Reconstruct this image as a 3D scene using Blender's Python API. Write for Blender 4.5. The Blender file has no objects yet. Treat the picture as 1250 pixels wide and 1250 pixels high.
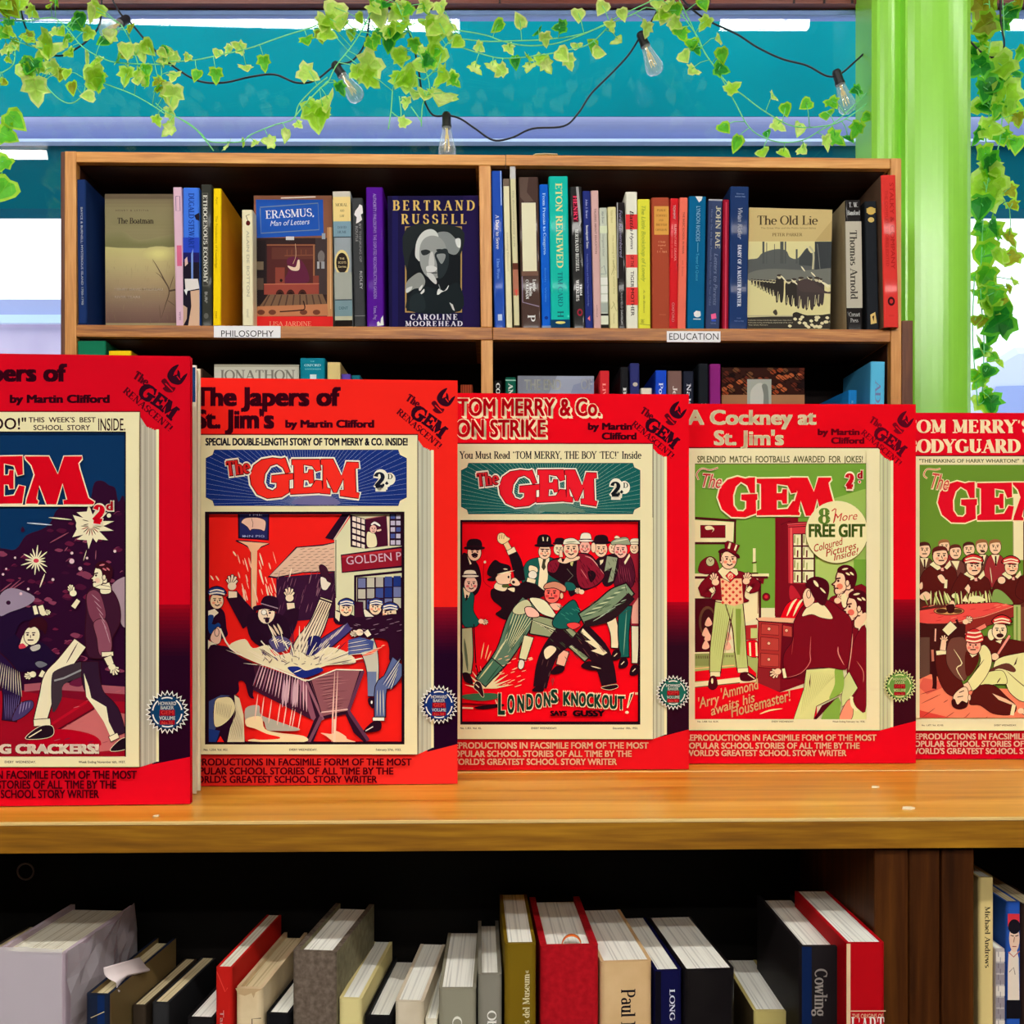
import bpy, bmesh, math, random
from mathutils import Matrix, Vector
from math import radians, sin, cos, pi, tan, atan2, hypot

# ------------------------------------------------------------------ camera, sky, lights, exposure
S = bpy.context.scene
COL = S.collection
random.seed(7)
EYE = 1.131                 # camera height (m); the counter top is 0.131 lower
F, CX, CY = 1250.0, 625.0, 728.0
cam = bpy.data.cameras.new('camera')
cam.sensor_width = 36.0
cam.lens = 36.0
cam.shift_y = 103.0 / 1250.0
cam.clip_start = 0.05
camo = bpy.data.objects.new('camera', cam)
camo.location = (0, 0, EYE)
camo.rotation_euler = (pi / 2, 0, 0)
COL.objects.link(camo)
S.camera = camo
S.view_settings.view_transform = 'Standard'
S.view_settings.look = 'None'
S.view_settings.gamma = 1.0
S.view_settings.use_curve_mapping = False
S.view_settings.exposure = -0.1
w = bpy.data.worlds.new('World')
S.world = w
w.use_nodes = True
bg = w.node_tree.nodes['Background']
bg.inputs[0].default_value = (0.86, 0.93, 1.0, 1)
bg.inputs[1].default_value = 3.2
TUBE_L = 118.0              # radiance of the fluorescent tubes
TUBE_L2 = 46.0              # tubes near the window, dimmed to keep the bookcase darker

# ------------------------------------------------------------------ helpers
def lin(c):
    c = c / 255.0
    return c / 12.92 if c <= 0.04045 else ((c + 0.055) / 1.055) ** 2.4
MATS = {}
def mat(rgb, rough=0.5, spec=0.35, name=None, metal=0.0, coat=0.0):
    key = (tuple(rgb), rough, spec, metal, coat)
    if key in MATS: return MATS[key]
    m = bpy.data.materials.new(name or 'paint')
    m.use_nodes = True
    b = m.node_tree.nodes['Principled BSDF']
    b.inputs['Base Color'].default_value = (lin(rgb[0]), lin(rgb[1]), lin(rgb[2]), 1)
    b.inputs['Roughness'].default_value = rough
    b.inputs['Specular IOR Level'].default_value = spec
    b.inputs['Metallic'].default_value = metal
    b.inputs['Coat Weight'].default_value = coat
    MATS[key] = m
    return m
def nodemat(name):
    m = bpy.data.materials.new(name); m.use_nodes = True
    nt = m.node_tree
    return m, nt, nt.nodes['Principled BSDF']
def ramp(nt, fac, stops):
    r = nt.nodes.new('ShaderNodeValToRGB')
    e = r.color_ramp.elements
    e[0].position, e[1].position = stops[0][0], stops[-1][0]
    e[0].color = tuple(lin(v) for v in stops[0][1]) + (1,)
    e[1].color = tuple(lin(v) for v in stops[-1][1]) + (1,)
    for p, c in stops[1:-1]:
        x = e.new(p); x.color = tuple(lin(v) for v in c) + (1,)
    nt.links.new(fac, r.inputs[0])
    return r.outputs[0]
def wood(name, c1, c2, c3, axis='x', scale=1.0, rough=0.4, spec=0.4, fine=1.0):
    """wood grain running along axis, in the object's own coordinates"""
    m, nt, b = nodemat(name)
    tc = nt.nodes.new('ShaderNodeTexCoord'); mp = nt.nodes.new('ShaderNodeMapping')
    s = {'x': (2.2, 38, 38), 'z': (38, 38, 2.2), 'y': (38, 2.2, 38)}[axis]
    mp.inputs['Scale'].default_value = tuple(v * scale for v in s)
    nt.links.new(tc.outputs['Object'], mp.inputs[0])
    n1 = nt.nodes.new('ShaderNodeTexNoise'); n1.inputs['Scale'].default_value = 1.0
    n1.inputs['Detail'].default_value = 6; n1.inputs['Roughness'].default_value = 0.62; n1.inputs['Distortion'].default_value = 0.8
    nt.links.new(mp.outputs[0], n1.inputs[0])
    n2 = nt.nodes.new('ShaderNodeTexNoise'); n2.inputs['Scale'].default_value = 6.0 * fine; n2.inputs['Detail'].default_value = 3
    nt.links.new(mp.outputs[0], n2.inputs[0])
    mx = nt.nodes.new('ShaderNodeMath'); mx.operation = 'MULTIPLY_ADD'
    nt.links.new(n2.outputs[0], mx.inputs[0]); mx.inputs[1].default_value = 0.35
    ml = nt.nodes.new('ShaderNodeMath'); ml.operation = 'MULTIPLY'; ml.inputs[1].default_value = 0.65
    nt.links.new(n1.outputs[0], ml.inputs[0]); nt.links.new(ml.outputs[0], mx.inputs[2])
    col = ramp(nt, mx.outputs[0], [(0.34, c1), (0.5, c2), (0.66, c3)])
    nt.links.new(col, b.inputs['Base Color'])
    b.inputs['Roughness'].default_value = rough; b.inputs['Specular IOR Level'].default_value = spec
    return m
def pages_mat(name, c1, c2, sx=900):
    m, nt, b = nodemat(name)
    tc = nt.nodes.new('ShaderNodeTexCoord'); mp = nt.nodes.new('ShaderNodeMapping')
    mp.inputs['Scale'].default_value = (sx, 6, 3)
    nt.links.new(tc.outputs['Object'], mp.inputs[0])
    n = nt.nodes.new('ShaderNodeTexNoise'); n.inputs['Scale'].default_value = 1; n.inputs['Detail'].default_value = 3
    nt.links.new(mp.outputs[0], n.inputs[0])
    nt.links.new(ramp(nt, n.outputs[0], [(0.3, c1), (0.5, c2), (0.72, c2)]), b.inputs['Base Color'])
    b.inputs['Roughness'].default_value = 0.9; b.inputs['Specular IOR Level'].default_value = 0.1
    return m
def mottled(name, c1, c2, scale=30, rough=0.6, spec=0.3, stops=None):
    m, nt, b = nodemat(name)
    tc = nt.nodes.new('ShaderNodeTexCoord')
    n = nt.nodes.new('ShaderNodeTexNoise'); n.inputs['Scale'].default_value = scale; n.inputs['Detail'].default_value = 5
    nt.links.new(tc.outputs['Object'], n.inputs[0])
    nt.links.new(ramp(nt, n.outputs[0], stops or [(0.35, c1), (0.65, c2)]), b.inputs['Base Color'])
    b.inputs['Roughness'].default_value = rough; b.inputs['Specular IOR Level'].default_value = spec
    return m
PAGES = pages_mat('page_edges', (196, 186, 158), (240, 236, 218))
PAGES_OLD = pages_mat('aged_page_edges', (170, 150, 110), (222, 206, 165))
PAGES_W = pages_mat('white_page_edges', (205, 205, 198), (247, 247, 238))

def link(name, me, m=None, parent=None):
    o = bpy.data.objects.new(name, me)
    COL.objects.link(o)
    if m is not None:
        for x in (m if isinstance(m, (list, tuple)) else [m]): me.materials.append(x)
    if parent is not None: o.parent = parent
    return o
def tag(o, label=None, cat=None, group=None, kind=None):
    if label: o['label'] = label
    if cat: o['category'] = cat
    if group: o['group'] = group
    if kind: o['kind'] = kind
    return o
def empty(name, M, label=None, cat=None, group=None, kind=None):
    o = bpy.data.objects.new(name, None); COL.objects.link(o)
    o.empty_display_size = 0.02
    o.matrix_basis = M
    return tag(o, label, cat, group, kind)
def pydata(name, V, Fc, m=None, parent=None, smooth=False, mi=None):
    me = bpy.data.meshes.new(name)
    me.from_pydata(V, [], Fc); me.update()
    if mi: me.polygons.foreach_set('material_index', mi)
    if smooth: me.polygons.foreach_set('use_smooth', [True] * len(me.polygons))
    return link(name, me, m, parent)
class MB:
    """collects shapes into one mesh"""
    def __init__(s): s.V = []; s.F = []; s.M = []
    def add(s, V, Fc, mi=0):
        n = len(s.V); s.V += [tuple(v) for v in V]; s.F += [[i + n for i in f] for f in Fc]; s.M += [mi] * len(Fc); return s
    def box(s, a, b, mi=0):
        (x0, y0, z0), (x1, y1, z1) = a, b
        return s.add([(x0, y0, z0), (x1, y0, z0), (x1, y1, z0), (x0, y1, z0), (x0, y0, z1), (x1, y0, z1), (x1, y1, z1), (x0, y1, z1)],
                     [(0, 3, 2, 1), (4, 5, 6, 7), (0, 1, 5, 4), (1, 2, 6, 5), (2, 3, 7, 6), (3, 0, 4, 7)], mi)
    def prism(s, poly, z0, z1, mi=0, ax='z'):
        """polygon extruded along z (ax z) or along y (ax y, polygon in x,z)"""
        n = len(poly)
        if ax == 'z': V = [(x, y, z0) for x, y in poly] + [(x, y, z1) for x, y in poly]
        elif ax == 'y': V = [(x, z0, y) for x, y in poly] + [(x, z1, y) for x, y in poly]
        else: V = [(z0, x, y) for x, y in poly] + [(z1, x, y) for x, y in poly]
        return s.add(V, [list(range(n))[::-1], list(range(n, 2 * n))] + [(i, (i + 1) % n, n + (i + 1) % n, n + i) for i in range(n)], mi)
    def tube(s, pts, r, n=6, mi=0):
        pts = [Vector(p) for p in pts]
        V = []; Fc = []
        for i, p in enumerate(pts):
            t = (pts[min(i + 1, len(pts) - 1)] - pts[max(i - 1, 0)]).normalized()
            a = t.cross(Vector((0.13, 1, 0.21))).normalized(); b = t.cross(a)
            rr = r[i] if isinstance(r, list) else r
            for k in range(n):
                q = 2 * pi * k / n
                V.append(p + a * (rr * cos(q)) + b * (rr * sin(q)))
        for i in range(len(pts) - 1):
            for k in range(n):
                Fc.append((i * n + k, i * n + (k + 1) % n, (i + 1) * n + (k + 1) % n, (i + 1) * n + k))
        Fc.append(list(range(n))[::-1]); Fc.append([(len(pts) - 1) * n + k for k in range(n)])
        return s.add(V, Fc, mi)
    def lathe(s, prof, M, n=16, mi=0):
        """profile (r, h) spun round the local z axis, then moved by M"""
        V = []; Fc = []
        for r, h in prof:
            for k in range(n):
                q = 2 * pi * k / n
                V.append(M @ Vector((r * cos(q), r * sin(q), h)))
        for i in range(len(prof) - 1):
            for k in range(n):
                Fc.append((i * n + k, i * n + (k + 1) % n, (i + 1) * n + (k + 1) % n, (i + 1) * n + k))
        return s.add(V, Fc, mi)
    def build(s, name, m, parent=None, smooth=False, bevel=0, seg=2, kind=None):
        o = pydata(name, s.V, s.F, m, parent, smooth, s.M)
        bm = bmesh.new(); bm.from_mesh(o.data); bmesh.ops.recalc_face_normals(bm, faces=bm.faces); bm.to_mesh(o.data); bm.free()
        if bevel:
            b = o.modifiers.new('bevel', 'BEVEL'); b.width = bevel; b.segments = seg; b.limit_method = 'ANGLE'
        if kind: o['kind'] = kind
        return o
def smooth_path(pts, sub=4, closed=False):
    n = len(pts); out = []
    if n < 3: return list(pts)
    rng = range(n if closed else n - 1)
    for i in rng:
        p0 = pts[(i - 1) % n] if closed or i > 0 else pts[i]
        p1 = pts[i]; p2 = pts[(i + 1) % n]
        p3 = pts[(i + 2) % n] if closed or i + 2 < n else p2
        for k in range(sub):
            t = k / sub
            out.append(tuple(0.5 * (2 * b + (c - a) * t + (2 * a - 5 * b + 4 * c - d) * t * t + (3 * b - a - 3 * c + d) * t ** 3) for a, b, c, d in zip(p0, p1, p2, p3)))
    if not closed: out.append(tuple(pts[-1]))
    return out
def W(px, py, Y):
    return Vector(((px - CX) / F * Y, Y, EYE + (CY - py) / F * Y))

class Frame:
    """a place with a front plane y=0, turned a little about the vertical"""
    def __init__(s, origin, yaw):
        s.o = Vector(origin); s.yaw = radians(yaw)
        s.M = Matrix.Translation(s.o) @ Matrix.Rotation(s.yaw, 4, 'Z')
        s.I = s.M.inverted()
    def at(s, px, py, d=0.0):
        """where the sight line of a pixel meets the plane y=d: local (x, z)"""
        c = s.I @ Vector((0, 0, EYE)); r = s.I.to_3x3() @ Vector(((px - CX) / F, 1, (CY - py) / F))
        p = c + r * ((d - c.y) / r.y)
        return p.x, p.z

# ------------------------------------------------------------------ lettering
TXT = {}
def text_mesh(body, bold=0.0, shear=0.0, space=1.0):
    key = (body, bold, shear, space)
    if key in TXT: return TXT[key]
    c = bpy.data.curves.new('t', 'FONT'); c.body = body; c.offset = 0; c.shear = shear; c.space_character = space
    c.resolution_u = 3
    o = bpy.data.objects.new('t', c); COL.objects.link(o)
    me = o.to_mesh()
    V = [(v.co.x, v.co.y) for v in me.vertices]; Fc = [tuple(p.vertices) for p in me.polygons]
    o.to_mesh_clear(); bpy.data.objects.remove(o); bpy.data.curves.remove(c)
    if bold > .006:
        n = len(V); V0, F0 = V, Fc; V, Fc = [], []; q = bold * .95
        for k, (dx, dy) in enumerate(((-q, -q * .6), (q, -q * .6), (-q, q * .6), (q, q * .6), (0, 0))):
            V += [(x + dx, y + dy) for x, y in V0]; Fc += [tuple(i + k * n for i in f) for f in F0]
    TXT[key] = (V, Fc)
    return TXT[key]
CAP = max(v[1] for v in text_mesh('H')[0])
# a serifed alphabet drawn as pen strokes: l line (T thick / t thin), a arc, s serif
GL = {}
def _g(ch, adv, spec):
    st = []
    for q in spec.split(';'):
        p = q.split()
        if p: st.append((p[0], [float(v) for v in p[1:] if v not in ('T', 't')], p[-1] if p[-1] in ('T', 't') else 'T'))
    GL[ch] = (adv, st)
_g(' ', .32, '')
_g('A', .76, 'l .37 1 .07 0 t;l .36 1 .66 0 T;l .17 .34 .56 .34 t;s .07 0;s .66 0')
_g('B', .68, 'l .16 0 .16 1 T;s .14 0;s .14 1;l .16 1 .34 1 t;l .16 .53 .36 .53 t;l .16 0 .36 0 t;a .34 .765 .2 .235 90 -90;a .36 .265 .24 .265 90 -90')
_g('C', .72, 'a .4 .5 .34 .5 48 312;l .63 .98 .63 .72 t')
_g('D', .78, 'l .16 0 .16 1 T;s .14 0;s .14 1;l .16 1 .34 1 t;l .16 0 .34 0 t;a .34 .5 .37 .5 90 -90')
_g('E', .66, 'l .16 0 .16 1 T;s .14 0;s .14 1;l .16 1 .56 1 t;l .16 0 .58 0 t;l .16 .52 .44 .52 t;l .56 1 .56 .8 t;l .58 0 .58 .22 t;l .44 .42 .44 .62 t')
_g('F', .62, 'l .16 0 .16 1 T;s .16 0;s .14 1;l .16 1 .56 1 t;l .16 .52 .44 .52 t;l .56 1 .56 .8 t;l .44 .42 .44 .62 t')
_g('G', .8, 'a .4 .5 .34 .5 48 320;l .63 .98 .63 .74 t;l .66 .1 .66 .42 T;s .66 .42')
_g('H', .82, 'l .16 0 .16 1 T;l .66 0 .66 1 T;l .16 .52 .66 .52 t;s .16 0;s .16 1;s .66 0;s .66 1')
_g('I', .36, 'l .18 0 .18 1 T;s .18 0;s .18 1')
_g('J', .5, 'l .34 .2 .34 1 T;s .34 1;a .2 .2 .14 .2 0 -170')
_g('K', .76, 'l .16 0 .16 1 T;s .16 0;s .16 1;l .62 1 .2 .45 t;l .32 .58 .66 0 T;s .62 1;s .66 0')
_g('L', .62, 'l .16 0 .16 1 T;s .16 1;s .14 0;l .16 0 .56 0 t;l .56 0 .56 .24 t')
_g('M', .95, 'l .14 0 .14 1 t;l .16 1 .46 .05 T;l .46 .05 .78 1 t;l .78 0 .78 1 T;s .14 0;s .14 1;s .78 0;s .78 1')
_g('N', .82, 'l .15 0 .15 1 t;l .15 1 .66 0 T;l .66 0 .66 1 t;s .15 0;s .12 1;s .66 1')
_g('O', .8, 'a .4 .5 .34 .5 0 360')
_g('P', .66, 'l .16 0 .16 1 T;s .16 0;s .14 1;l .16 1 .34 1 t;l .16 .46 .34 .46 t;a .34 .73 .23 .27 90 -90')
_g('R', .74, 'l .16 0 .16 1 T;s .16 0;s .14 1;l .16 1 .34 1 t;l .16 .5 .34 .5 t;a .34 .75 .21 .25 90 -90;l .36 .5 .64 0 T;s .66 0')
_g('S', .6, 'a .3 .75 .2 .25 40 270;a .3 .25 .22 .25 90 -140;l .5 .96 .5 .74 t;l .08 .06 .08 .28 t')
_g('T', .68, 'l .34 0 .34 1 T;s .34 0;l .06 1 .62 1 t;l .06 1 .06 .78 t;l .62 1 .62 .78 t')
_g('U', .8, 'l .16 .3 .16 1 T;l .64 .3 .64 1 t;a .4 .3 .24 .3 180 360;s .16 1;s .64 1')
_g('V', .74, 'l .08 1 .37 0 T;l .37 0 .66 1 t;s .08 1;s .66 1')
_g('W', 1.0, 'l .08 1 .3 0 T;l .3 0 .5 1 t;l .5 1 .72 0 T;l .72 0 .92 1 t;s .08 1;s .5 1;s .92 1')
_g('X', .72, 'l .1 1 .62 0 T;l .62 1 .1 0 t;s .1 0;s .1 1;s .62 0;s .62 1')
_g('Y', .72, 'l .08 1 .36 .48 T;l .64 1 .36 .48 t;l .36 0 .36 .48 T;s .08 1;s .64 1;s .36 0')
_g('Z', .64, 'l .08 1 .56 1 t;l .56 1 .08 0 T;l .08 0 .58 0 t')
_g('a', .52, 'a .24 .46 .16 .2 150 0;l .4 .46 .4 0 T;a .24 .19 .17 .19 40 330;l .4 .02 .5 .02 t')
_g('b', .58, 'l .14 0 .14 1 T;s .1 1;a .3 .33 .2 .33 140 -140')
_g('c', .5, 'a .28 .33 .2 .33 45 315')
_g('d', .6, 'l .44 0 .44 1 T;s .4 1;s .48 0;a .28 .33 .2 .33 40 320')
_g('e', .52, 'a .27 .33 .2 .33 0 315;l .08 .36 .46 .36 t')
_g('f', .36, 'l .17 0 .17 .82 T;s .17 0;a .3 .82 .13 .18 180 50;l .04 .64 .32 .64 t')
_g('g', .56, 'a .26 .42 .18 .24 0 360;a .26 -.12 .2 .16 0 360;l .42 .62 .52 .64 t')
_g('h', .62, 'l .14 0 .14 1 T;s .14 0;s .1 1;a .32 .4 .17 .26 170 0;l .49 0 .49 .4 T;s .49 0')
_g('i', .3, 'l .15 0 .15 .64 T;s .15 0;s .11 .64;l .15 .84 .15 .95 T')
_g('k', .6, 'l .14 0 .14 1 T;s .14 0;s .1 1;l .46 .64 .16 .3 t;l .26 .4 .5 0 T;s .5 0;s .46 .64')
_g('l', .3, 'l .15 0 .15 1 T;s .15 0;s .11 1')
_g('m', .92, 'l .14 0 .14 .64 T;s .14 0;s .1 .64;a .3 .4 .15 .25 170 0;l .45 0 .45 .4 T;s .45 0;a .61 .4 .15 .25 170 0;l .76 0 .76 .4 T;s .76 0')
_g('n', .62, 'l .14 0 .14 .64 T;s .14 0;s .1 .64;a .32 .4 .17 .25 170 0;l .49 0 .49 .4 T;s .49 0')
_g('o', .58, 'a .29 .33 .22 .33 0 360')
_g('p', .6, 'l .14 -.3 .14 .64 T;s .14 -.3;s .1 .64;a .32 .33 .2 .33 140 -140')
_g('q', .6, 'l .46 -.3 .46 .64 T;s .46 -.3;a .28 .33 .2 .33 40 320')
_g('r', .42, 'l .14 0 .14 .64 T;s .14 0;s .1 .64;a .29 .42 .15 .23 170 50')
_g('s', .44, 'a .22 .49 .13 .16 40 270;a .22 .17 .15 .17 90 -140')
_g('t', .38, 'l .16 .12 .16 .85 T;l .04 .64 .32 .64 t;a .27 .13 .11 .13 180 320')
_g('u', .62, 'l .14 .22 .14 .64 T;s .12 .64;a .3 .22 .16 .22 180 360;l .48 0 .48 .64 T;s .46 .64;s .52 0')
_g('v', .56, 'l .08 .64 .28 0 T;l .28 0 .48 .64 t;s .08 .64;s .48 .64')
_g('w', .8, 'l .08 .64 .24 0 T;l .24 0 .4 .64 t;l .4 .64 .56 0 T;l .56 0 .72 .64 t;s .08 .64;s .72 .64')
_g('y', .56, 'l .08 .64 .28 0 T;l .48 .64 .2 -.3 t;s .08 .64;s .48 .64')
_g('x', .56, 'l .1 .64 .46 0 T;l .46 .64 .1 0 t;s .1 .64;s .46 0')
_g(',', .28, 'l .14 .08 .08 -.14 T')
_g('.', .28, 'l .14 0 .14 .1 T')
_g("'", .24, 'l .12 1 .1 .76 t')
_g('!', .3, 'l .15 .3 .15 1 T;l .15 0 .15 .1 T')
_g('-', .36, 'l .06 .36 .3 .36 t')
_g('\u00b7', .4, 'l .2 .3 .2 .42 T')
_g('\u00ab', .5, 'l .26 .56 .1 .33 t;l .1 .33 .26 .1 t;l .44 .56 .28 .33 t;l .28 .33 .44 .1 t')
_g('2', .56, 'a .28 .72 .2 .28 175 -35;l .46 .58 .08 .06 T;l .06 .06 .5 .06 T;l .5 .04 .52 .24 t')
_g('8', .58, 'a .29 .75 .18 .25 0 360;a .29 .26 .22 .27 0 360')
_g('"', .4, 'l .12 1 .1 .76 t;l .26 1 .24 .76 t')
_g('?', .5, 'a .24 .76 .17 .24 170 -90;l .24 .28 .24 .5 t;l .24 0 .24 .1 T')
_g('&', .8, 'a .34 .76 .16 .24 0 360;a .32 .26 .24 .27 60 330;l .26 .6 .7 0 T')
_g('(', .3, 'a .3 .45 .2 .6 120 240'); _g(')', .3, 'a 0 .45 .2 .6 60 -60')
for _d, _s in (('0', 'a .28 .5 .2 .5 0 360'), ('1', 'l .26 0 .26 1 T;s .26 0;l .26 1 .12 .84 t'), ('3', 'a .26 .75 .17 .25 150 -90;a .26 .26 .2 .26 90 -150'),
               ('4', 'l .38 0 .38 1 T;l .38 1 .06 .3 t;l .06 .3 .52 .3 t'), ('5', 'l .14 1 .48 1 T;l .14 1 .14 .55 t;a .26 .3 .2 .3 120 -150'),
               ('9', 'a .28 .7 .2 .3 0 360;l .48 .7 .3 0 T'), ('7', 'l .08 1 .5 1 T;l .5 1 .22 0 t'), ('6', 'a .28 .3 .2 .3 0 360;l .08 .3 .34 1 t')):
    _g(_d, .56, _s)
def strip(pts, ws, cap=0.0):
    """a pen stroke through pts with half widths ws, as quads"""
    n = len(pts); L = []; R = []
    for i, (x, y) in enumerate(pts):
        a = pts[max(i - 1, 0)]; b = pts[min(i + 1, n - 1)]
        dx, dy = b[0] - a[0], b[1] - a[1]; q = hypot(dx, dy) or 1.0
        dx, dy = dx / q, dy / q
        ex = (-cap if i == 0 else cap if i == n - 1 else 0)
        x += dx * ex; y += dy * ex
        L.append((x - dy * ws[i], y + dx * ws[i])); R.append((x + dy * ws[i], y - dx * ws[i]))
    return L + R, [(i, i + 1, n + i + 1, n + i) for i in range(n - 1)]
def serif_mesh(body, T=.15, t=.05, out=0.0, shear=0.0, space=0.0, serif=.1):
    key = ('serif', body, T, t, out, shear, space, serif)
    if key in TXT: return TXT[key]
    V = []; Fc = []; x0 = 0.0
    def put(pts, ws, cap):
        v, f = strip(pts, ws, cap); n = len(V)
        V.extend((x + y * shear, y) for x, y in v); Fc.extend(tuple(i + n for i in q) for q in f)
    for ch in body:
        adv, st = GL.get(ch) or GL.get(ch.upper()) or GL[' ']
        for k, p, th in st:
            wd = (T if th == 'T' else t) / 2
            if k == 'l': put([(x0 + p[0], p[1]), (x0 + p[2], p[3])], [wd + out] * 2, out if th == 'T' else out + 0.0)
            elif k == 's':
                if serif: put([(x0 + p[0] - serif - T * .2, p[1]), (x0 + p[0] + serif + T * .2, p[1])], [t / 2 + out] * 2, out)
            else:
                cx, cy, rx, ry, a0, a1 = p; n = max(6, int(abs(a1 - a0) / 18))
                pts = []; ws = []
                for i in range(n + 1):
                    a = radians(a0 + (a1 - a0) * i / n)
                    pts.append((x0 + cx + rx * cos(a), cy + ry * sin(a))); ws.append((t + (T - t) * abs(cos(a)) ** 1.3) / 2 + out)
                put(pts, ws, out)
        x0 += adv + space + max(0, T - .15) * .6
    TXT[key] = (V, Fc)
    return TXT[key]

# ------------------------------------------------------------------ printing: flat inked shapes laid on a cover
class Print:
    STEP = 3.5e-6
    def __init__(s, to, y0=-2e-5, sgn=-1):
        """to: maps drawing coordinates to (x, z) on the printed face"""
        s.to = to; s.V = []; s.F = []; s.MI = []; s.mats = []; s.y = y0; s.o = (0, 0, 1.0); s.rough = .42; s.clip = None
        s.sgn = sgn
    def f(s, ox, oy, sc): s.o = (ox, oy, sc); return s
    def _m(s, col):
        m = mat(col, s.rough, .04, 'ink') if isinstance(col, tuple) else col
        if m not in s.mats: s.mats.append(m)
        return s.mats.index(m)
    def raw(s, V, Fc, col):
        s.y -= s.STEP
        n = len(s.V); ox, oy, sc = s.o
        for x, y in V:
            px, py = ox + x / sc, oy + y / sc
            if s.clip: px = min(max(px, s.clip[0]), s.clip[2]); py = min(max(py, s.clip[1]), s.clip[3])
            X, Z = s.to(px, py)
            s.V.append((X, s.y, Z))
        k = s._m(col)
        for q in Fc: s.F.append([i + n for i in q]); s.MI.append(k)
    def poly(s, pts, col, ol=None, ow=0):
        s.raw(pts, [list(range(len(pts)))], col)
        if ol: s.line(list(pts) + [pts[0]], ow, ol)
    def blob(s, pts, col, ol=None, ow=0, sub=4):
        s.poly(smooth_path(pts, sub, True), col, ol, ow)
    def rect(s, x0, y0, x1, y1, col, ol=None, ow=0): s.poly([(x0, y0), (x1, y0), (x1, y1), (x0, y1)], col, ol, ow)
    def ell(s, cx, cy, rx, ry, col, ol=None, ow=0, n=18, rot=0, a0=0, a1=360):
        c, q = cos(radians(rot)), sin(radians(rot)); P = []
        for i in range(n + (0 if a1 - a0 >= 360 else 1)):
            a = radians(a0 + (a1 - a0) * i / n)
            x, y = rx * cos(a), ry * sin(a)
            P.append((cx + x * c - y * q, cy + x * q + y * c))
        s.poly(P, col, ol, ow)
    def line(s, pts, wd, col, sub=0, taper=False):
        if sub: pts = smooth_path(pts, sub)
        elif taper and len(pts) == 2: (a, b), (c, d) = pts; pts = [(a + (c - a) * t, b + (d - b) * t) for t in (0, .2, .5, .8, 1)]
        n = len(pts)
        ws = [wd / 2 * (1 - abs(2 * i / max(1, n - 1) - 1) ** 2 * .8 if taper else 1) for i in range(n)]
        V, Fc = strip(pts, ws, 0 if taper else wd * .2)
        s.raw(V, Fc, col)
    def limb(s, pts, col, ol=(35, 5, 25), ow=3, sub=4):
        """tapering limb: points with widths; inked outline below"""
        p = smooth_path(pts, sub) if len(pts) > 2 else pts
        if ol:
            V, Fc = strip([(a, b) for a, b, c in p], [c / 2 + ow for a, b, c in p], ow); s.raw(V, Fc, ol)
        V, Fc = strip([(a, b) for a, b, c in p], [c / 2 for a, b, c in p], 0); s.raw(V, Fc, col)
    def hatch(s, x0, y0, x1, y1, n, dx, dy, wd, col, jit=.5):
        r = random.Random(int(x0 * 7 + y0))
        for i in range(n):
            x = x0 + (x1 - x0) * (i + r.uniform(-jit, jit)) / n; y = y0 + (y1 - y0) * r.random()
            k = r.uniform(.5, 1.1)
            s.line([(x, y), (x + dx * k, y + dy * k)], wd, col, taper=True)
    def _place(s, V, Fc, cap, col, x, y, h, w, rot, anchor, bend=0):
        x0 = min(v[0] for v in V); x1 = max(v[0] for v in V); L = (x1 - x0) or 1
        k = h / cap; kx = (w / L) if w else k
        off = {'l': 0, 'c': .5, 'r': 1}[anchor] * L * kx
        c, q = cos(radians(rot)), sin(radians(rot)); P = []
        for a, b in V:
            u, v = (a - x0) * kx - off, -b * k
            if bend: v += bend * ((u + off) / (L * kx) * 2 - 1) ** 2
            P.append((x + u * c - v * q, y + u * q + v * c))
        s.raw(P, Fc, col)
    def text(s, body, x, y, h, col, w=None, bold=0.0, rot=0, anchor='l', shear=0.0, space=1.0, bend=0):
        """x, y: baseline start; h: cap height; w: total width"""
        V, Fc = text_mesh(body, bold, shear, space)
        s._place(V, Fc, CAP, col, x, y, h, w, rot, anchor, bend)
    def serif(s, body, x, y, h, col, w=None, T=.15, t=.05, out=0.0, rot=0, anchor='l', shear=0.0, space=0.0, serif=.1, bend=0):
        V, Fc = serif_mesh(body, T, t, out, shear, space, serif)
        s._place(V, Fc, 1.0, col, x, y, h, w, rot, anchor, bend)
    def emit(s, mb, base=0):
        """hand the inked shapes to a mesh builder whose first materials are its own"""
        for m in s.mats: pass
        n = len(mb.V); mb.V += s.V; mb.F += [[i + n for i in q] for q in s.F]; mb.M += [base + k for k in s.MI]
        return s.mats

# ------------------------------------------------------------------ the setting
def struct(o): o['kind'] = 'structure'; return o
I4 = Matrix.Identity(4)
CEIL = EYE + 1.86
WALLP = mottled('wall_paint', (78, 74, 70), (88, 84, 80), 3, .8)
struct(MB().box((-3.2, -5.6, -.1), (3.2, 2.45, 0)).build('floor', wood('floor_boards', (34, 24, 16), (48, 34, 22), (62, 46, 30), 'y')))
struct(MB().box((-3.2, -5.6, CEIL), (3.2, 2.45, CEIL + .1)).build('ceiling', mat((84, 84, 84), .9)))
struct(MB().box((-3.3, -5.6, 0), (-3.2, 2.45, CEIL)).build('wall_left', WALLP))
struct(MB().box((3.2, -5.6, 0), (3.3, 2.45, CEIL)).build('wall_right', WALLP))
struct(MB().box((-3.2, -5.7, 0), (3.2, -5.6, CEIL)).build('wall_rear', WALLP))
struct(MB().box((-3.2, 2.25, 0), (3.2, 2.4, .86)).build('wall_front', WALLP))
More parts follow.
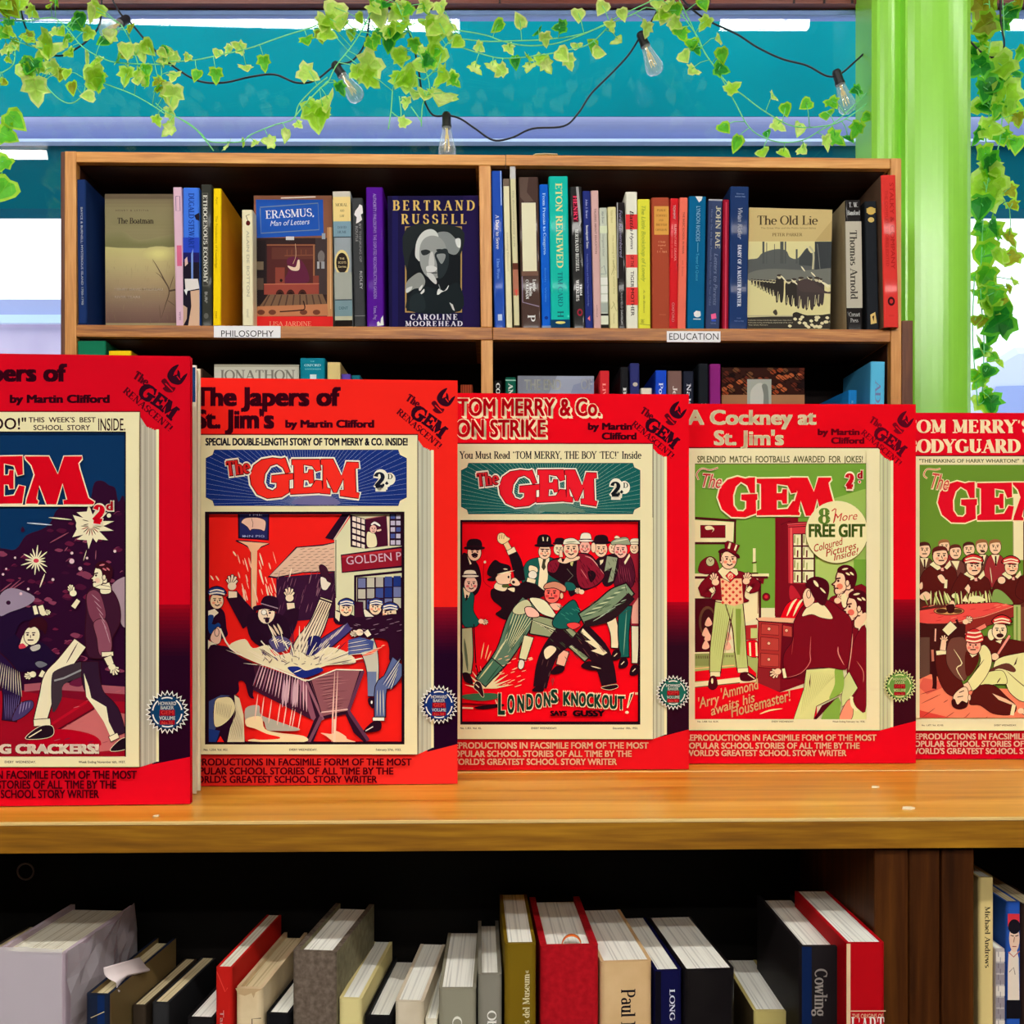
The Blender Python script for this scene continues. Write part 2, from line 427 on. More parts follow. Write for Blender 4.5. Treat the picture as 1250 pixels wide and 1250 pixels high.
# brown boarded beam above the window
bm_ = MB()
bm_.box((-3.2, 2.24, EYE + 1.297), (3.2, 2.295, CEIL))
for px_ in (866, 969, 1006, 1040, 610, 396): bm_.box((W(px_, 0, 2.24).x - .002, 2.236, EYE + 1.297), (W(px_, 0, 2.24).x + .002, 2.24, CEIL), 1)
struct(bm_.build('beam', [wood('beam_wood', (70, 26, 18), (104, 44, 30), (128, 62, 44), 'x', .6), mat((38, 14, 12))]))
# the big shop window: one pane, frame rails
wm = empty('window_1', Matrix.Translation((0, 2.27, .86)))
struct(wm)
def glass_mat(name, tint=(1, 1, 1), ior=1.5, boost=1.0):
    m = bpy.data.materials.new(name); m.use_nodes = True; nt = m.node_tree; nt.nodes.clear()
    out = nt.nodes.new('ShaderNodeOutputMaterial'); mix = nt.nodes.new('ShaderNodeMixShader')
    tr = nt.nodes.new('ShaderNodeBsdfTransparent'); gl = nt.nodes.new('ShaderNodeBsdfGlossy'); 
    # reflectance of a thin clear sheet, the same from both sides
    lw_ = nt.nodes.new('ShaderNodeLayerWeight'); lw_.inputs[0].default_value = .5; pw_ = nt.nodes.new('ShaderNodeMath'); pw_.operation = 'POWER'; pw_.inputs[1].default_value = 4.0
    fr = nt.nodes.new('ShaderNodeMath'); fr.operation = 'MULTIPLY_ADD'; r0 = ((ior - 1) / (ior + 1)) ** 2; fr.inputs[1].default_value = boost; fr.inputs[2].default_value = r0; fr.use_clamp = True
    nt.links.new(lw_.outputs['Facing'], pw_.inputs[0]); nt.links.new(pw_.outputs[0], fr.inputs[0])
    tr.inputs[0].default_value = tuple(tint) + (1,); gl.inputs['Roughness'].default_value = 0.0
    nt.links.new(fr.outputs[0], mix.inputs[0]); nt.links.new(tr.outputs[0], mix.inputs[1]); nt.links.new(gl.outputs[0], mix.inputs[2])
    nt.links.new(mix.outputs[0], out.inputs[0])
    return m
GLASS = glass_mat('window_glass', (.97, .99, .98), 1.42)
Hh = EYE + 1.297 - .86
struct(MB().box((-3.2, 0, .03), (3.2, .006, Hh - .002)).build('pane', GLASS, wm))
RAIL = mat((120, 150, 205), .4)
struct(MB().box((-3.2, -.008, Hh - .012), (3.2, .02, Hh), 0).box((-3.2, -.02, 0), (3.2, .03, .03), 0).build('frame_rail', RAIL, wm, bevel=.002))
# green iron column between the window bays
GREEN = mottled('green_gloss_paint', (142, 216, 62), (149, 224, 70), 2.5, .3, .5)
ya = 2.115
x0, x1, x2 = W(1066, 0, ya + .02).x, W(1109, 0, ya).x, W(1186, 0, ya).x
prof = [(x0, ya + .13), (x0, ya + .03), (x0 + .008, ya + .02)]
for i in range(7):                                    # a shallow rounded flute
    t = i / 6; prof.append((x0 + .014 + (x1 - x0 - .026) * t, ya + .02 - .012 * sin(pi * t)))
prof += [(x1 - .008, ya + .022), (x1 - .005, ya + .004)]
for i in range(13):                                   # the wide rounded face
    t = i / 12; prof.append((x1 + (x2 - x1) * t, ya + .004 - .02 * sin(pi * t) ** .6))
prof += [(x2 + .002, ya + .02), (x2 + .002, ya + .11), (x1, ya + .13)]
GREEN.node_tree.nodes['Principled BSDF'].inputs['Coat Weight'].default_value = .5; GREEN.node_tree.nodes['Principled BSDF'].inputs['Coat Roughness'].default_value = .22
struct(MB().prism(prof, 0, CEIL - .001).build('pillar', GREEN, smooth=False))

# outside: teal fascia over the pavement, pale street behind
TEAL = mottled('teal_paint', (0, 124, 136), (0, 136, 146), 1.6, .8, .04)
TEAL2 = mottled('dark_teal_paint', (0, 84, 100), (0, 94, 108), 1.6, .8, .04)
YF = 3.7
def zf(py, Y=YF): return EYE + (CY - py) / F * Y
fe = empty('exterior_fascia', Matrix.Translation((0, YF, 0))); struct(fe)
struct(MB().box((-6, 0, zf(142)), (6, .12, zf(-120))).build('panel', TEAL, fe))
cove = [(.2, zf(142))]
for i in range(13):                                   # bullnose: its lower half faces the bright pavement
    a = radians(3 + 67 * i / 12); cove.append((-.005 + .14 * (1 - cos(a)), zf(142) - (zf(142) - zf(168)) * sin(a) / sin(radians(70))))
cove += [(.2, zf(168))]
LAV = mat((164, 170, 214), .5, .2)
struct(MB().prism(cove, -6, 6, ax='x').build('cove', LAV, fe, smooth=False))
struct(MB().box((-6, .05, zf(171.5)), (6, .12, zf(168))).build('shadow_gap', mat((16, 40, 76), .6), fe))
struct(MB().box((-6, -.015, zf(175)), (6, .12, zf(171.5))).build('bead', mat((196, 214, 246), .4), fe))
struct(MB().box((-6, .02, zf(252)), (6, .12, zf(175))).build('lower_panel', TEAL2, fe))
struct(MB().box((-14, 2.5, -.12), (14, 14, -.02)).build('street', mottled('pavement', (205, 196, 212), (222, 214, 226), 2, .8)))
struct(MB().box((-14, 9.5, -.02), (14, 9.9, 7)).build('exterior_wall', mottled('white_render', (240, 240, 238), (250, 250, 248), .8, .9)))
lw = empty('exterior_parapet', Matrix.Translation((0, 5.2, 0))); struct(lw)
def zp(py): return EYE + (CY - py) / F * 5.2
struct(MB().box((-6, 0, -.02), (-1.2, .2, zp(396))).build('wall', mottled('lilac_render', (206, 184, 214), (220, 200, 224), 4, .9), lw))
struct(MB().box((-6, -.03, zp(396)), (-1.2, .23, zp(386))).build('coping', mat((214, 232, 246), .6), lw))
struct(MB().box((-6, .02, zp(386)), (-1.2, .18, zp(364))).build('rail_band', mat((176, 176, 216), .6), lw))
# pale van parked in the street
van = empty('van', Matrix.Translation((3.55, 6.2, -.02)), 'pale lilac van parked in the street beyond the green column', 'van')
pv = [(-1.3, .35), (-1.32, 1.2), (-1.1, 1.45), (-.72, 2.55), (-.5, 2.68), (3.1, 2.72), (3.2, 2.5), (3.2, .35)]
MB().prism(pv, 0, 1.9, ax='y').build('body', mat((196, 200, 236), .3, .5), van, bevel=.06)
MB().prism([(-.98, 1.5), (-.62, 2.42), (.3, 2.45), (.3, 1.5)], -.012, 0, ax='y').build('window', mat((148, 160, 206), .15, .6), van)
MB().prism([(-1.3, .35), (3.2, .35), (3.2, .62), (-1.3, .62)], -.014, 0, ax='y').build('bumper', mat((60, 58, 84), .6), van)
for xw in (-.6, 2.3):
    mw = MB().prism([(.34 * cos(2 * pi * k / 24) + xw, .34 * sin(2 * pi * k / 24) + .34) for k in range(24)], -.05, .18, ax='y')
    mw.prism([(.18 * cos(2 * pi * k / 20) + xw, .18 * sin(2 * pi * k / 20) + .34) for k in range(20)], -.06, -.05, 1, ax='y')
    mw.build('wheel', [mat((24, 24, 28), .8), mat((170, 172, 180), .4)], van)

# fluorescent lamps on the ceiling
def lit(name, L):
    m = bpy.data.materials.new(name); m.use_nodes = True
    n = m.node_tree; n.nodes.clear(); o = n.nodes.new('ShaderNodeOutputMaterial'); e = n.nodes.new('ShaderNodeEmission')
    e.inputs[0].default_value = (1.0, .965, .9, 1); e.inputs[1].default_value = L; n.links.new(e.outputs[0], o.inputs[0])
    return m
EM, EM2 = lit('lit_tube', TUBE_L), lit('dim_lit_tube', TUBE_L2)
HOUS = mat((150, 150, 148), .5)
def ceiling_light(x, y, L, yaw, label, big=1.0):
    t = empty('ceiling_light', Matrix.Translation((x, y, CEIL)) @ Matrix.Rotation(radians(yaw), 4, 'Z'), label, 'ceiling light', 'fluorescent lights on the ceiling')
    MB().box((-L / 2 - .03, -.035, -.05), (L / 2 + .03, .035, 0)).build('housing', HOUS, t, bevel=.004)
    for sx in (-1, 1): MB().box((sx * L / 2 - .012, -.016, -.105), (sx * L / 2 + .012, .016, -.05)).build('lamp_holder', HOUS, t)
    MB().tube([(-L / 2 + .012, 0, -.085), (L / 2 - .012, 0, -.085)], .0165 * big, 10).build('tube', EM if y < 0 else EM2, t)
ceiling_light(-.85, 1.39, 1.4, -2.6, 'long bright tube light over the bay of the bookcase with the portrait cover')
ceiling_light(.78, 1.37, .30, 0, 'short bright tube light nearest the green column')
ceiling_light(-2.45, .43, 1.2, 0, 'tube light on the ceiling beside the shop side wall')
ceiling_light(2.05, 1.37, 1.2, 0, 'tube light over the window bay beyond the green column')
for yy, nm, bg_ in ((-1.15, 'first', 1.2), (-2.1, 'second', .85), (-3.0, 'third', .6)):
    for xx, sd in ((-1.35, 'window end'), (.25, 'middle'), (1.85, 'far end')):
        ceiling_light(xx, yy, 1.45, 0, 'tube light in the %s row behind the viewer, %s' % (nm, sd), bg_)

# ------------------------------------------------------------------ books
def mix(a, b, t): return tuple(int(x + (y - x) * t) for x, y in zip(a, b))
def tone(c, k): return tuple(max(0, min(255, int(v * k))) for v in c)
CREAM = (236, 226, 190); WHITE = (240, 240, 232); BLACK = (22, 20, 22); GOLD = (214, 176, 84)
def corner_cover(Wd, D, t, r, n=4):
    """plan of a case binding open at the back: spine on y=0"""
    o = [(-Wd / 2, D)]
    for i in range(n + 1):
        a = pi + pi / 2 * i / n; o.append((-Wd / 2 + r + r * cos(a), r + r * sin(a)))
    for i in range(n + 1):
        a = 1.5 * pi + pi / 2 * i / n; o.append((Wd / 2 - r + r * cos(a), r + r * sin(a)))
    o += [(Wd / 2, D), (Wd / 2 - t, D), (Wd / 2 - t, t + .001), (-Wd / 2 + t, t + .001), (-Wd / 2 + t, D)]
    return o
def deco(P, items, Wd, Ht):
    """ink on a spine; u across, v down, both 0..1"""
    for it in items:
        k = it[0]
        if k == 'r': P.rect(it[1] * Wd, it[2] * Ht, it[3] * Wd, it[4] * Ht, it[5])
        elif k == 'e': P.ell(it[1] * Wd, it[2] * Ht, it[3] * Wd, it[4] * Ht, it[5])
        elif k in ('t', 's', 'i', 'f'):               # lettering running down the spine
            _, body, v0, v1, u0, u1, col = it[:7]
            a = dict(rot=90, w=(v1 - v0) * Ht)
            if k == 't': P.text(body, u0 * Wd, v0 * Ht, (u1 - u0) * Wd, col, bold=.012, **a)
            elif k == 'i': P.text(body, u0 * Wd, v0 * Ht, (u1 - u0) * Wd, col, bold=.012, shear=.25, **a)
            elif k == 'f': P.serif(body, u0 * Wd, v0 * Ht, (u1 - u0) * Wd, col, T=.24, t=.09, **a)
            else: P.serif(body, u0 * Wd, v0 * Ht, (u1 - u0) * Wd, col, T=.17, t=.07, **a)
        elif k == 'u':                                # lettering running up the spine
            _, body, v0, v1, u0, u1, col = it[:7]
            P.serif(body, u1 * Wd, v1 * Ht, (u1 - u0) * Wd, col, T=.17, t=.07, rot=-90, w=(v1 - v0) * Ht)
        elif k in ('h', 'H'):                         # lettering across the spine
            _, body, u0, u1, v, hh, col = it[:7]
            fn = P.text if k == 'h' else P.serif
            fn(body, u0 * Wd, v * Ht, hh * Ht, col, w=(u1 - u0) * Wd)
        elif k == 'p': P.poly([(a * Wd, b * Ht) for a, b in it[1]], it[2])
        elif k == 'l': P.line([(a * Wd, b * Ht) for a, b in it[1]], it[2] * Wd, it[3])
def shelf_book(fr, xl, xr, yt, zb, col, label, group, items=(), d=.004, depth=.15, lean=None, pages=PAGES, t=.0022, rough=.62,
               name='book', yaw=0.0, hard=True, m=None, sides=None, coat=0.0):
    """spine-out book: top corners xl, xr at pixel height yt, foot on the shelf zb; lean: pixel x of the foot's left corner"""
    (x0, z1), (x1, _) = fr.at(xl, yt, d), fr.at(xr, yt, d)
    Wd = max(x1 - x0 - .0005, .004); Ht = z1 - zb
    ang = 0.0
    if lean is not None:
        xb, _ = fr.at(lean, CY - (zb - EYE) * F / (fr.o.y + d), d)
        ang = atan2((x0 - xb), Ht)
    Ht = Ht / cos(ang) - abs(sin(ang)) * Wd * .5
    xm = (x0 + x1) / 2 - sin(ang) * Ht
    M = fr.M @ Matrix.Translation((xm, d, zb + abs(sin(ang)) * Wd / 2 + .0006)) @ Matrix.Rotation(ang, 4, 'Y') @ Matrix.Rotation(radians(-yaw), 4, 'Z')
    t = min(t, Wd * .16)
    root = empty(name, M, label, 'book', group)
    mb = MB()
    cm = m or mat(col, rough, .06, 'cover', coat=coat * .12)
    mats = [cm, sides or cm]
    plan = corner_cover(Wd, depth, t, min(.0035, Wd * .22))
    mb.prism(plan, 0, Ht)
    if sides is not None:
        for k, f_ in enumerate(mb.F):
            cxs = [mb.V[i] for i in f_]
            if len(f_) == 4 and min(v[1] for v in cxs) > .002: mb.M[k] = 1
    if items:
        P = Print(lambda u, v: (u - Wd / 2, Ht - v), y0=-3e-5); P.rough = rough
        deco(P, items, Wd, Ht)
        mats += P.emit(mb, 2)
    mb.build('cover', mats, root)
    g = .003 if hard else .0002
    MB().box((-Wd / 2 + t, t + .001, g), (Wd / 2 - t, depth - g, Ht - g)).build('page_block', pages, root)
    return root
def faced_book(fr, xl, xr, yt, zb, d, thick, col, label, group, draw=None, lean=None, name='book', spine=None, yawadd=0.0, pages=PAGES, rough=.6, ht=None, wd=None, back=None):
    """book standing with its front cover to the viewer; draw(P) inks the cover in photograph pixels"""
    (x0, z1), (x1, _) = fr.at(xl, yt, d), fr.at(xr, yt, d)
    Wd = wd or (x1 - x0); Ht = ht or (z1 - zb)
    if wd: x0 = x1 - wd
    ang = 0.0
    if lean is not None:
        xb, _ = fr.at(lean, CY - (zb - EYE) * F / (fr.o.y + d), d)
        ang = atan2((x0 - xb), Ht)
    xm = (x0 + x1) / 2 - sin(ang) * Ht
    M = fr.M @ Matrix.Translation((xm, d, zb + abs(sin(ang)) * Wd / 2 + .0004)) @ Matrix.Rotation(ang, 4, 'Y')
    root = empty(name, M, label, 'book', group)
    I = Matrix.Rotation(-ang, 3, 'Y'); oz = zb + abs(sin(ang)) * Wd / 2 + .0004
    def to(px, py):
        x, z = fr.at(px, py, d)
        q = I @ Vector((x - xm, 0, z - oz))
        return min(max(q.x, -Wd / 2), Wd / 2), min(max(q.z, 0), Ht)
    tb = .0016
    cm = mat(col, rough, .05, 'cover')
    mb = MB().box((-Wd / 2, 0, 0), (Wd / 2, tb, Ht))
    mats = [cm]
    if draw:
        P = Print(to); P.rough = rough
        P.W, P.H = Wd, Ht
        draw(P)
        mats = mats + P.emit(mb, 1)
    mb.build('front_cover', mats, root)
    bc = mat(back, rough, .12, 'cover') if back else cm
    MB().box((-Wd / 2, thick - tb, 0), (Wd / 2, thick, Ht)).build('back_cover', bc, root)
    MB().box((-Wd / 2, tb, 0), (-Wd / 2 + tb, thick - tb, Ht)).build('spine', mat(spine or col, rough, .12, 'cover'), root)
    MB().box((-Wd / 2 + tb, tb, .0015), (Wd / 2 - .0015, thick - tb, Ht - .0015)).build('page_block', pages, root)
    return root

# ------------------------------------------------------------------ the bookcase by the window
BK = Frame((0, 1.875, 0), 1.05)
OAK = wood('oak_front', (172, 104, 34), (212, 144, 62), (232, 172, 90), 'x', 1.0, .42)
OAKV = wood('oak_upright', (168, 102, 36), (206, 140, 66), (228, 168, 92), 'z', 1.0, .42)
OAKS = wood('oak_shelf_edge', (120, 64, 14), (174, 106, 34), (214, 150, 70), 'x', 1.4, .42)
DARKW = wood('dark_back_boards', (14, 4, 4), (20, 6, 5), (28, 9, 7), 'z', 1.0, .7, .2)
MOUL = wood('dark_moulding', (62, 28, 14), (92, 46, 20), (120, 66, 30), 'z', 1.0, .5)
bc = empty('bookcase', BK.M, 'tall oak bookcase with two bays standing in front of the shop window', 'bookcase')
DB = .205
def pxprism(fr, quad, d0, d1):
    return MB().prism([fr.at(px, py, d0) for px, py in quad], d0, d1, ax='y')
def zat(py, px=625, d=0.0): return BK.at(px, py, d)[1]
X = lambda px, py=400: BK.at(px, py)[0]
z_top = zat(186, 330); z_sh = zat(398.8); z_sh2 = EYE + .185
bev = .0012
MB().box((X(79), 0, .0), (X(93), DB, zat(184.5, 85))).build('side_panel', OAKV, bc, bevel=bev)
MB().box((X(72.5), .004, .0), (X(79) - .0002, DB, zat(183.5, 76))).build('edge_moulding', MOUL, bc, bevel=.0025)
MB().box((X(1087.5), 0, .0), (X(1100.5), DB, zat(193, 1094))).build('side_panel', OAKV, bc, bevel=bev)
MB().box((X(1100.5) + .0002, -.002, .0), (X(1114), DB + .02, zat(391.5, 1107))).build('base_panel', MOUL, bc, bevel=bev)
pxprism(BK, [(93, 185), (617, 189), (617, 202), (93, 198)], 0, DB).build('top_board', OAK, bc, bevel=bev)
pxprism(BK, [(617.5, 188.8), (1087, 193.2), (1087, 206), (617.5, 201.8)], 0, DB).build('top_board', OAK, bc, bevel=bev)
pxprism(BK, [(93, 396.3), (601, 399.5), (601, 415), (93, 411)], 0, DB - .012).build('shelf', OAKS, bc, bevel=bev)
pxprism(BK, [(601.4, 399.6), (1087, 402.2), (1087, 417.5), (601.4, 415)], 0, DB - .012).build('shelf', OAKS, bc, bevel=bev)
pxprism(BK, [(584.5, 202), (599, 202), (601, 399.3), (587, 399.3)], 0, DB - .012).build('divider', OAKV, bc, bevel=bev)
pxprism(BK, [(587, 415.3), (601.5, 415.3), (602.5, 599), (588, 599)], 0, DB - .012).build('divider', OAKV, bc, bevel=bev)
for zz in (z_sh2 - .022, EYE - .14, EYE - .47, EYE - .80, .08):
    MB().box((X(93), 0, zz), (X(1087), DB - .012, zz + .022)).build('shelf', OAKS, bc, bevel=bev)
MB().box((X(93), DB - .011, .08), (X(1087), DB, zat(199))).build('back_panel', DARKW, bc)
MB().box((X(93), .01, 0), (X(1087), .03, .08)).build('plinth', OAKS, bc)
INN = wood('shaded_inner_wood', (40, 16, 8), (60, 27, 12), (78, 38, 18), 'x', 1.0, .5)
li = MB()  # added thin dark sheets: interior shade put into their colour
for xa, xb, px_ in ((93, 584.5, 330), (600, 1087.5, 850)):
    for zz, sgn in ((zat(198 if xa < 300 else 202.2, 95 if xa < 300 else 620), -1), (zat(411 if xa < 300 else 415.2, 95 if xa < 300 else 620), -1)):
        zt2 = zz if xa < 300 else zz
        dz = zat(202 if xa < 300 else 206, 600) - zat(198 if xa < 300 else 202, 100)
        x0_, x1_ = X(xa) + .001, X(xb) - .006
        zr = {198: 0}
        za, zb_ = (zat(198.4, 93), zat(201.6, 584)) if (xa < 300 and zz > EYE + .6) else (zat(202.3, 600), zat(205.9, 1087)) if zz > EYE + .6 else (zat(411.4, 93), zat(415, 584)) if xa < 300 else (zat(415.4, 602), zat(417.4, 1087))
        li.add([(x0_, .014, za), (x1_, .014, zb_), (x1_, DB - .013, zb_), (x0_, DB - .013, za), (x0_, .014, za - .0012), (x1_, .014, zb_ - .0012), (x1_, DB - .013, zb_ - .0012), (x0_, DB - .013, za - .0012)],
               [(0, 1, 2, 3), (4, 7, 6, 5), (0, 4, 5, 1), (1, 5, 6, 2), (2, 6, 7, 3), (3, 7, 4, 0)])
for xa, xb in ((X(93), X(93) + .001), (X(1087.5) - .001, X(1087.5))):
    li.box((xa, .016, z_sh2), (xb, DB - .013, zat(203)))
li.build('shade_lining', INN, bc)
# shelf name cards
def card(x0, y0, x1, y1, body, tx0, tx1, ty, th, label):
    a, b = BK.at(x0, y1, -.002), BK.at(x1, y0, -.002)
    M = BK.M @ Matrix.Translation(((a[0] + b[0]) / 2, -.002, a[1]))
    P = Print(lambda px, py: (BK.at(px, py, -.002)[0] - (a[0] + b[0]) / 2, BK.at(px, py, -.002)[1] - a[1]))
    P.text(body, tx0, ty, th, (40, 38, 42), w=tx1 - tx0, bold=.004)
    mb = MB().box(((a[0] - b[0]) / 2, 0, 0), ((b[0] - a[0]) / 2, .0012, b[1] - a[1]))
    o = mb.build('shelf_label', [mat((238, 238, 240), .5)] + P.emit(mb, 1))
    o.matrix_basis = M
    tag(o, label, 'shelf label', 'white name cards on the shelf edge')
card(261, 398, 342.5, 412, 'PHILOSOPHY', 270, 334, 411, 7.6, 'white card lettered PHILOSOPHY on the shelf edge')
card(814, 404.5, 879.5, 417.5, 'EDUCATION', 817, 877, 414.8, 8, 'white card lettered EDUCATION on the shelf edge')

ZS = zat(398.2, 350) + .0005         # top of the upper shelf, first bay
ZS2 = zat(401.2, 850) + .0005
Z3 = z_sh2 + .0005
GA, GB = 'books on the top shelf over the PHILOSOPHY card', 'books on the top shelf over the EDUCATION card'
GC = 'books on the lower shelf half hidden by red volumes'
WH = (230, 232, 230)
# --- first bay, spine-out
ba = lambda *a, **k: shelf_book(BK, a[0], a[1], a[2], zat(a[3], (a[0] + a[1]) / 2, k.get('d', .004)) if a[3] else ZS, a[4], a[5], GA, **k)
ba(93.2, 104.5, 219.6, 0, (24, 50, 104), 'navy blue hardback with white spine lettering against the bookcase end', lean=95,
   items=[('t', 'BAYCE & BURNELL: MYSTERIOUS ISLAND 1700-1790', .19, .86, .42, .64, WH), ('r', 0, .985, 1, 1, (16, 30, 70))])
ba(210.7, 221.8, 229, 0, (222, 184, 204), 'thin pale pink paperback with a deep pink spine label', lean=214.5, hard=False,
   items=[('r', .3, .42, .85, .57, (214, 104, 140)), ('l', [(.32, .065), (.78, .065), (.78, .17), (.32, .17), (.32, .065)], .06, (90, 70, 120)), ('t', 'verso', .9, .96, .4, .7, (160, 110, 150))])
ba(223, 243.3, 229.5, 0, (62, 118, 226), 'bright blue spine turning to a dark street scene below', lean=223.5, hard=False,
   items=[('r', 0, .36, 1, .47, (40, 70, 190)), ('r', 0, .47, 1, .54, (34, 30, 96)), ('r', 0, .54, 1, 1, (30, 24, 40)), ('p', [(.1, .66), (.9, .66), (1, .73), (.15, .75)], (226, 220, 216)),
          ('p', [(.45, .75), (1, .74), (1, 1), (.3, 1), (.5, .86)], (214, 178, 150)), ('p', [(0, .85), (.25, .87), (.22, .95), (0, 1)], (196, 160, 140)), ('p', [(.05, .74), (.3, .73), (.2, .78)], WH),
          ('p', [(.1, .52), (.25, .5), (.3, .55), (.12, .57)], (226, 190, 180)), ('p', [(.5, .48), (.62, .44), (.62, .66), (.5, .66)], (120, 150, 220)), ('p', [(.7, .2), (1, .18), (1, .24), (.8, .23)], (30, 24, 40)),
          ('s', 'DUGALD STEWART', .04, .44, .36, .68, (20, 50, 140))])
ba(245, 258.6, 225.5, 0, (52, 54, 48), 'dark grey spine with a long pale outlined title', lean=246, coat=.3,
   items=[('r', .12, .06, .66, .72, (96, 96, 88)), ('r', .18, .065, .6, .715, (58, 58, 54)), ('f', 'ETHOGENOUS ECONOMY', .075, .7, .22, .56, (206, 206, 196)), ('t', 'BURP', .76, .84, .3, .55, WH), ('e', .42, .93, .22, .02, (96, 96, 92))])
ba(260.2, 270.2, 230.5, 0, (250, 214, 10), 'yellow paperback standing forward with its ochre cover showing', lean=259.6, hard=False, depth=.165, d=-.0, sides=mat((226, 156, 22), .5),
   items=[('t', 'Ayer', .06, .12, .35, .6, (196, 150, 10)), ('t', 'The Foundations of Knowledge', .2, .58, .3, .55, (196, 160, 10)), ('t', 'mac', .9, .95, .35, .6, (180, 120, 10))])
ba(294.8, 308.5, 256.5, 0, (236, 228, 190), 'short cream paperback with a cherry printed at the top', lean=295.6, hard=False, d=.0,
   items=[('e', .58, .115, .2, .022, (92, 26, 24)), ('l', [(.58, .1), (.4, .05), (.7, .04)], .06, (70, 50, 40)), ('t', 'ALAIN DE BOTTON', .18, .75, .42, .68, (190, 186, 160)), ('t', 'novel', .86, .93, .4, .65, (196, 190, 160))])
ba(406, 427.6, 234, 0, (152, 162, 168), 'old grey hardback with an oval badge and yellow title panel', lean=409, rough=.6, pages=PAGES_OLD,
   items=[('r', 0, 0, 1, .04, (206, 200, 186)), ('r', 0, .04, 1, .222, (238, 212, 140)), ('H', 'MORAL', .14, .82, .11, .022, (110, 86, 50)), ('H', 'AND', .38, .64, .15, .016, (110, 86, 50)), ('H', 'LAW', .38, .64, .19, .018, (110, 86, 50)),
          ('r', 0, .222, 1, .335, (124, 156, 172)), ('H', 'DAVID', .25, .75, .275, .018, (70, 84, 96)), ('H', 'HUME', .25, .75, .31, .018, (70, 84, 96)), ('r', 0, .335, 1, .342, (54, 62, 70)),
          ('e', .46, .53, .43, .098, (226, 206, 140)), ('e', .46, .53, .34, .076, (44, 36, 32)), ('h', 'THE', .32, .6, .505, .014, (220, 200, 150)), ('h', 'SCOTS', .24, .7, .535, .016, (220, 200, 150)), ('h', 'Series', .24, .7, .565, .016, (220, 200, 150)),
          ('r', 0, .6, 1, .8, (164, 168, 158)), ('r', 0, .8, 1, .808, (54, 62, 70)), ('r', 0, .808, 1, .925, (120, 148, 156)), ('h', 'DENT', .24, .76, .875, .02, (40, 84, 96)), ('r', 0, .925, 1, .955, (190, 188, 160)), ('r', 0, .955, 1, 1, (30, 24, 20))])
ba(429.2, 442.8, 242, 0, (62, 64, 66), 'charcoal paperback with a white splash at the top', lean=432.5, hard=False,
   items=[('p', [(.3, .1), (.6, .07), (.7, .05), (.95, .06), (1, .12), (.8, .13), (.92, .17), (.6, .19), (.35, .2), (.42, .15), (.2, .13)], (236, 232, 232)), ('t', 'BY THINKING OF', .2, .5, .6, .8, (170, 170, 170)), ('t', 'ROUTLE', .22, .34, .28, .5, (190, 190, 190)), ('t', 'RIDLEY', .57, .71, .58, .82, WH), ('r', 0, .915, 1, .92, (140, 140, 140))])
ba(446.5, 467.5, 229, 0, (84, 14, 150), 'vivid purple spine with small white lettering and a torn corner', lean=447.6, hard=False, coat=.2,
   items=[('t', 'AUTHORITY / PHILOSOPHY: THE DISPUTED RECONSTRUCTION GARDEN', .045, .8, .42, .6, (206, 190, 236)), ('t', 'Yates, Peg', .85, .95, .42, .6, (206, 190, 236)), ('p', [(.6, .97), (.7, .96), (.8, .98), (.85, .94), (.96, .92), (1, .99), (.62, .995)], WH)])
# --- first bay, covers to the front
def d_boat(P):
    P.f(85, 220, 6.578)
    c = [(128, 116, 88), (150, 140, 104), (150, 142, 104), (140, 132, 96), (132, 126, 90)]
    gr = lambda cs, t: mix(cs[int(t * (len(cs) - 1) * .999)], cs[int(t * (len(cs) - 1) * .999) + 1], t * (len(cs) - 1) * .999 % 1)
    for i in range(16): P.rect(275, 108 + i * 27, 870, 108 + (i + 1) * 27 + 2, gr(c, i / 15))
    P.rect(275, 110, 870, 150, (112, 98, 78))
    lo = [(196, 188, 126), (190, 178, 124), (180, 166, 120), (168, 150, 112), (154, 134, 104), (140, 118, 96), (124, 100, 86), (108, 84, 76)]
    for i in range(36): P.rect(275, 532 + i * 17, 870, 532 + (i + 1) * 17 + 2, gr(lo, i / 35))
    for i in range(8): P.blob([(270, 430 + i * 12), (420, 400 + i * 14), (560, 480 + i * 5), (870, 430 + i * 11), (870, 534), (270, 534)], mix((140, 134, 96), (122, 120, 80), i / 7))
    for i in range(7): P.ell(720, 590, 150 - i * 18, 60 - i * 7, mix((192, 182, 124), (212, 206, 134), i / 6))
    r = random.Random(6)
    for i in range(60):
        x, y = r.uniform(290, 830), r.uniform(640, 1120); P.line([(x, y), (x + r.uniform(-8, 8), y + r.uniform(20, 70))], r.uniform(3, 8), mix(gr(lo, (y - 532) / 640), (96, 80, 66), r.uniform(.05, .22)), 0, True)
    br = (88, 72, 58)
    P.line([(735, 1110), (770, 1000), (800, 890), (760, 800), (700, 690), (665, 635)], 9, br, 4, True)
    P.line([(800, 890), (850, 880)], 14, br); P.line([(790, 860), (740, 780), (690, 740)], 5, br, 4, True); P.line([(800, 880), (840, 760)], 5, br, 0, True)
    P.line([(780, 960), (850, 1010)], 5, br, 0, True); P.line([(730, 1110), (720, 1000)], 4, br, 0, True)
    P.text('HENRY & LETITIA', 370, 250, 13, (96, 84, 66), w=265, space=1.4)
    P.serif('The Boatman', 385, 348, 44, (62, 54, 44), w=290, T=.17, t=.07)
    P.text('HENRY DAVID THOREAU', 362, 886, 18, (222, 206, 186), w=385, bold=.01)
    P.text('RIVER YEARS', 362, 948, 18, (222, 206, 186), w=205, bold=.01)
faced_book(BK, 128, 215, 237, ZS, .05, .028, (150, 138, 104), 'olive tan cover with a bare branch and pale horizon', GA, d_boat, lean=129)
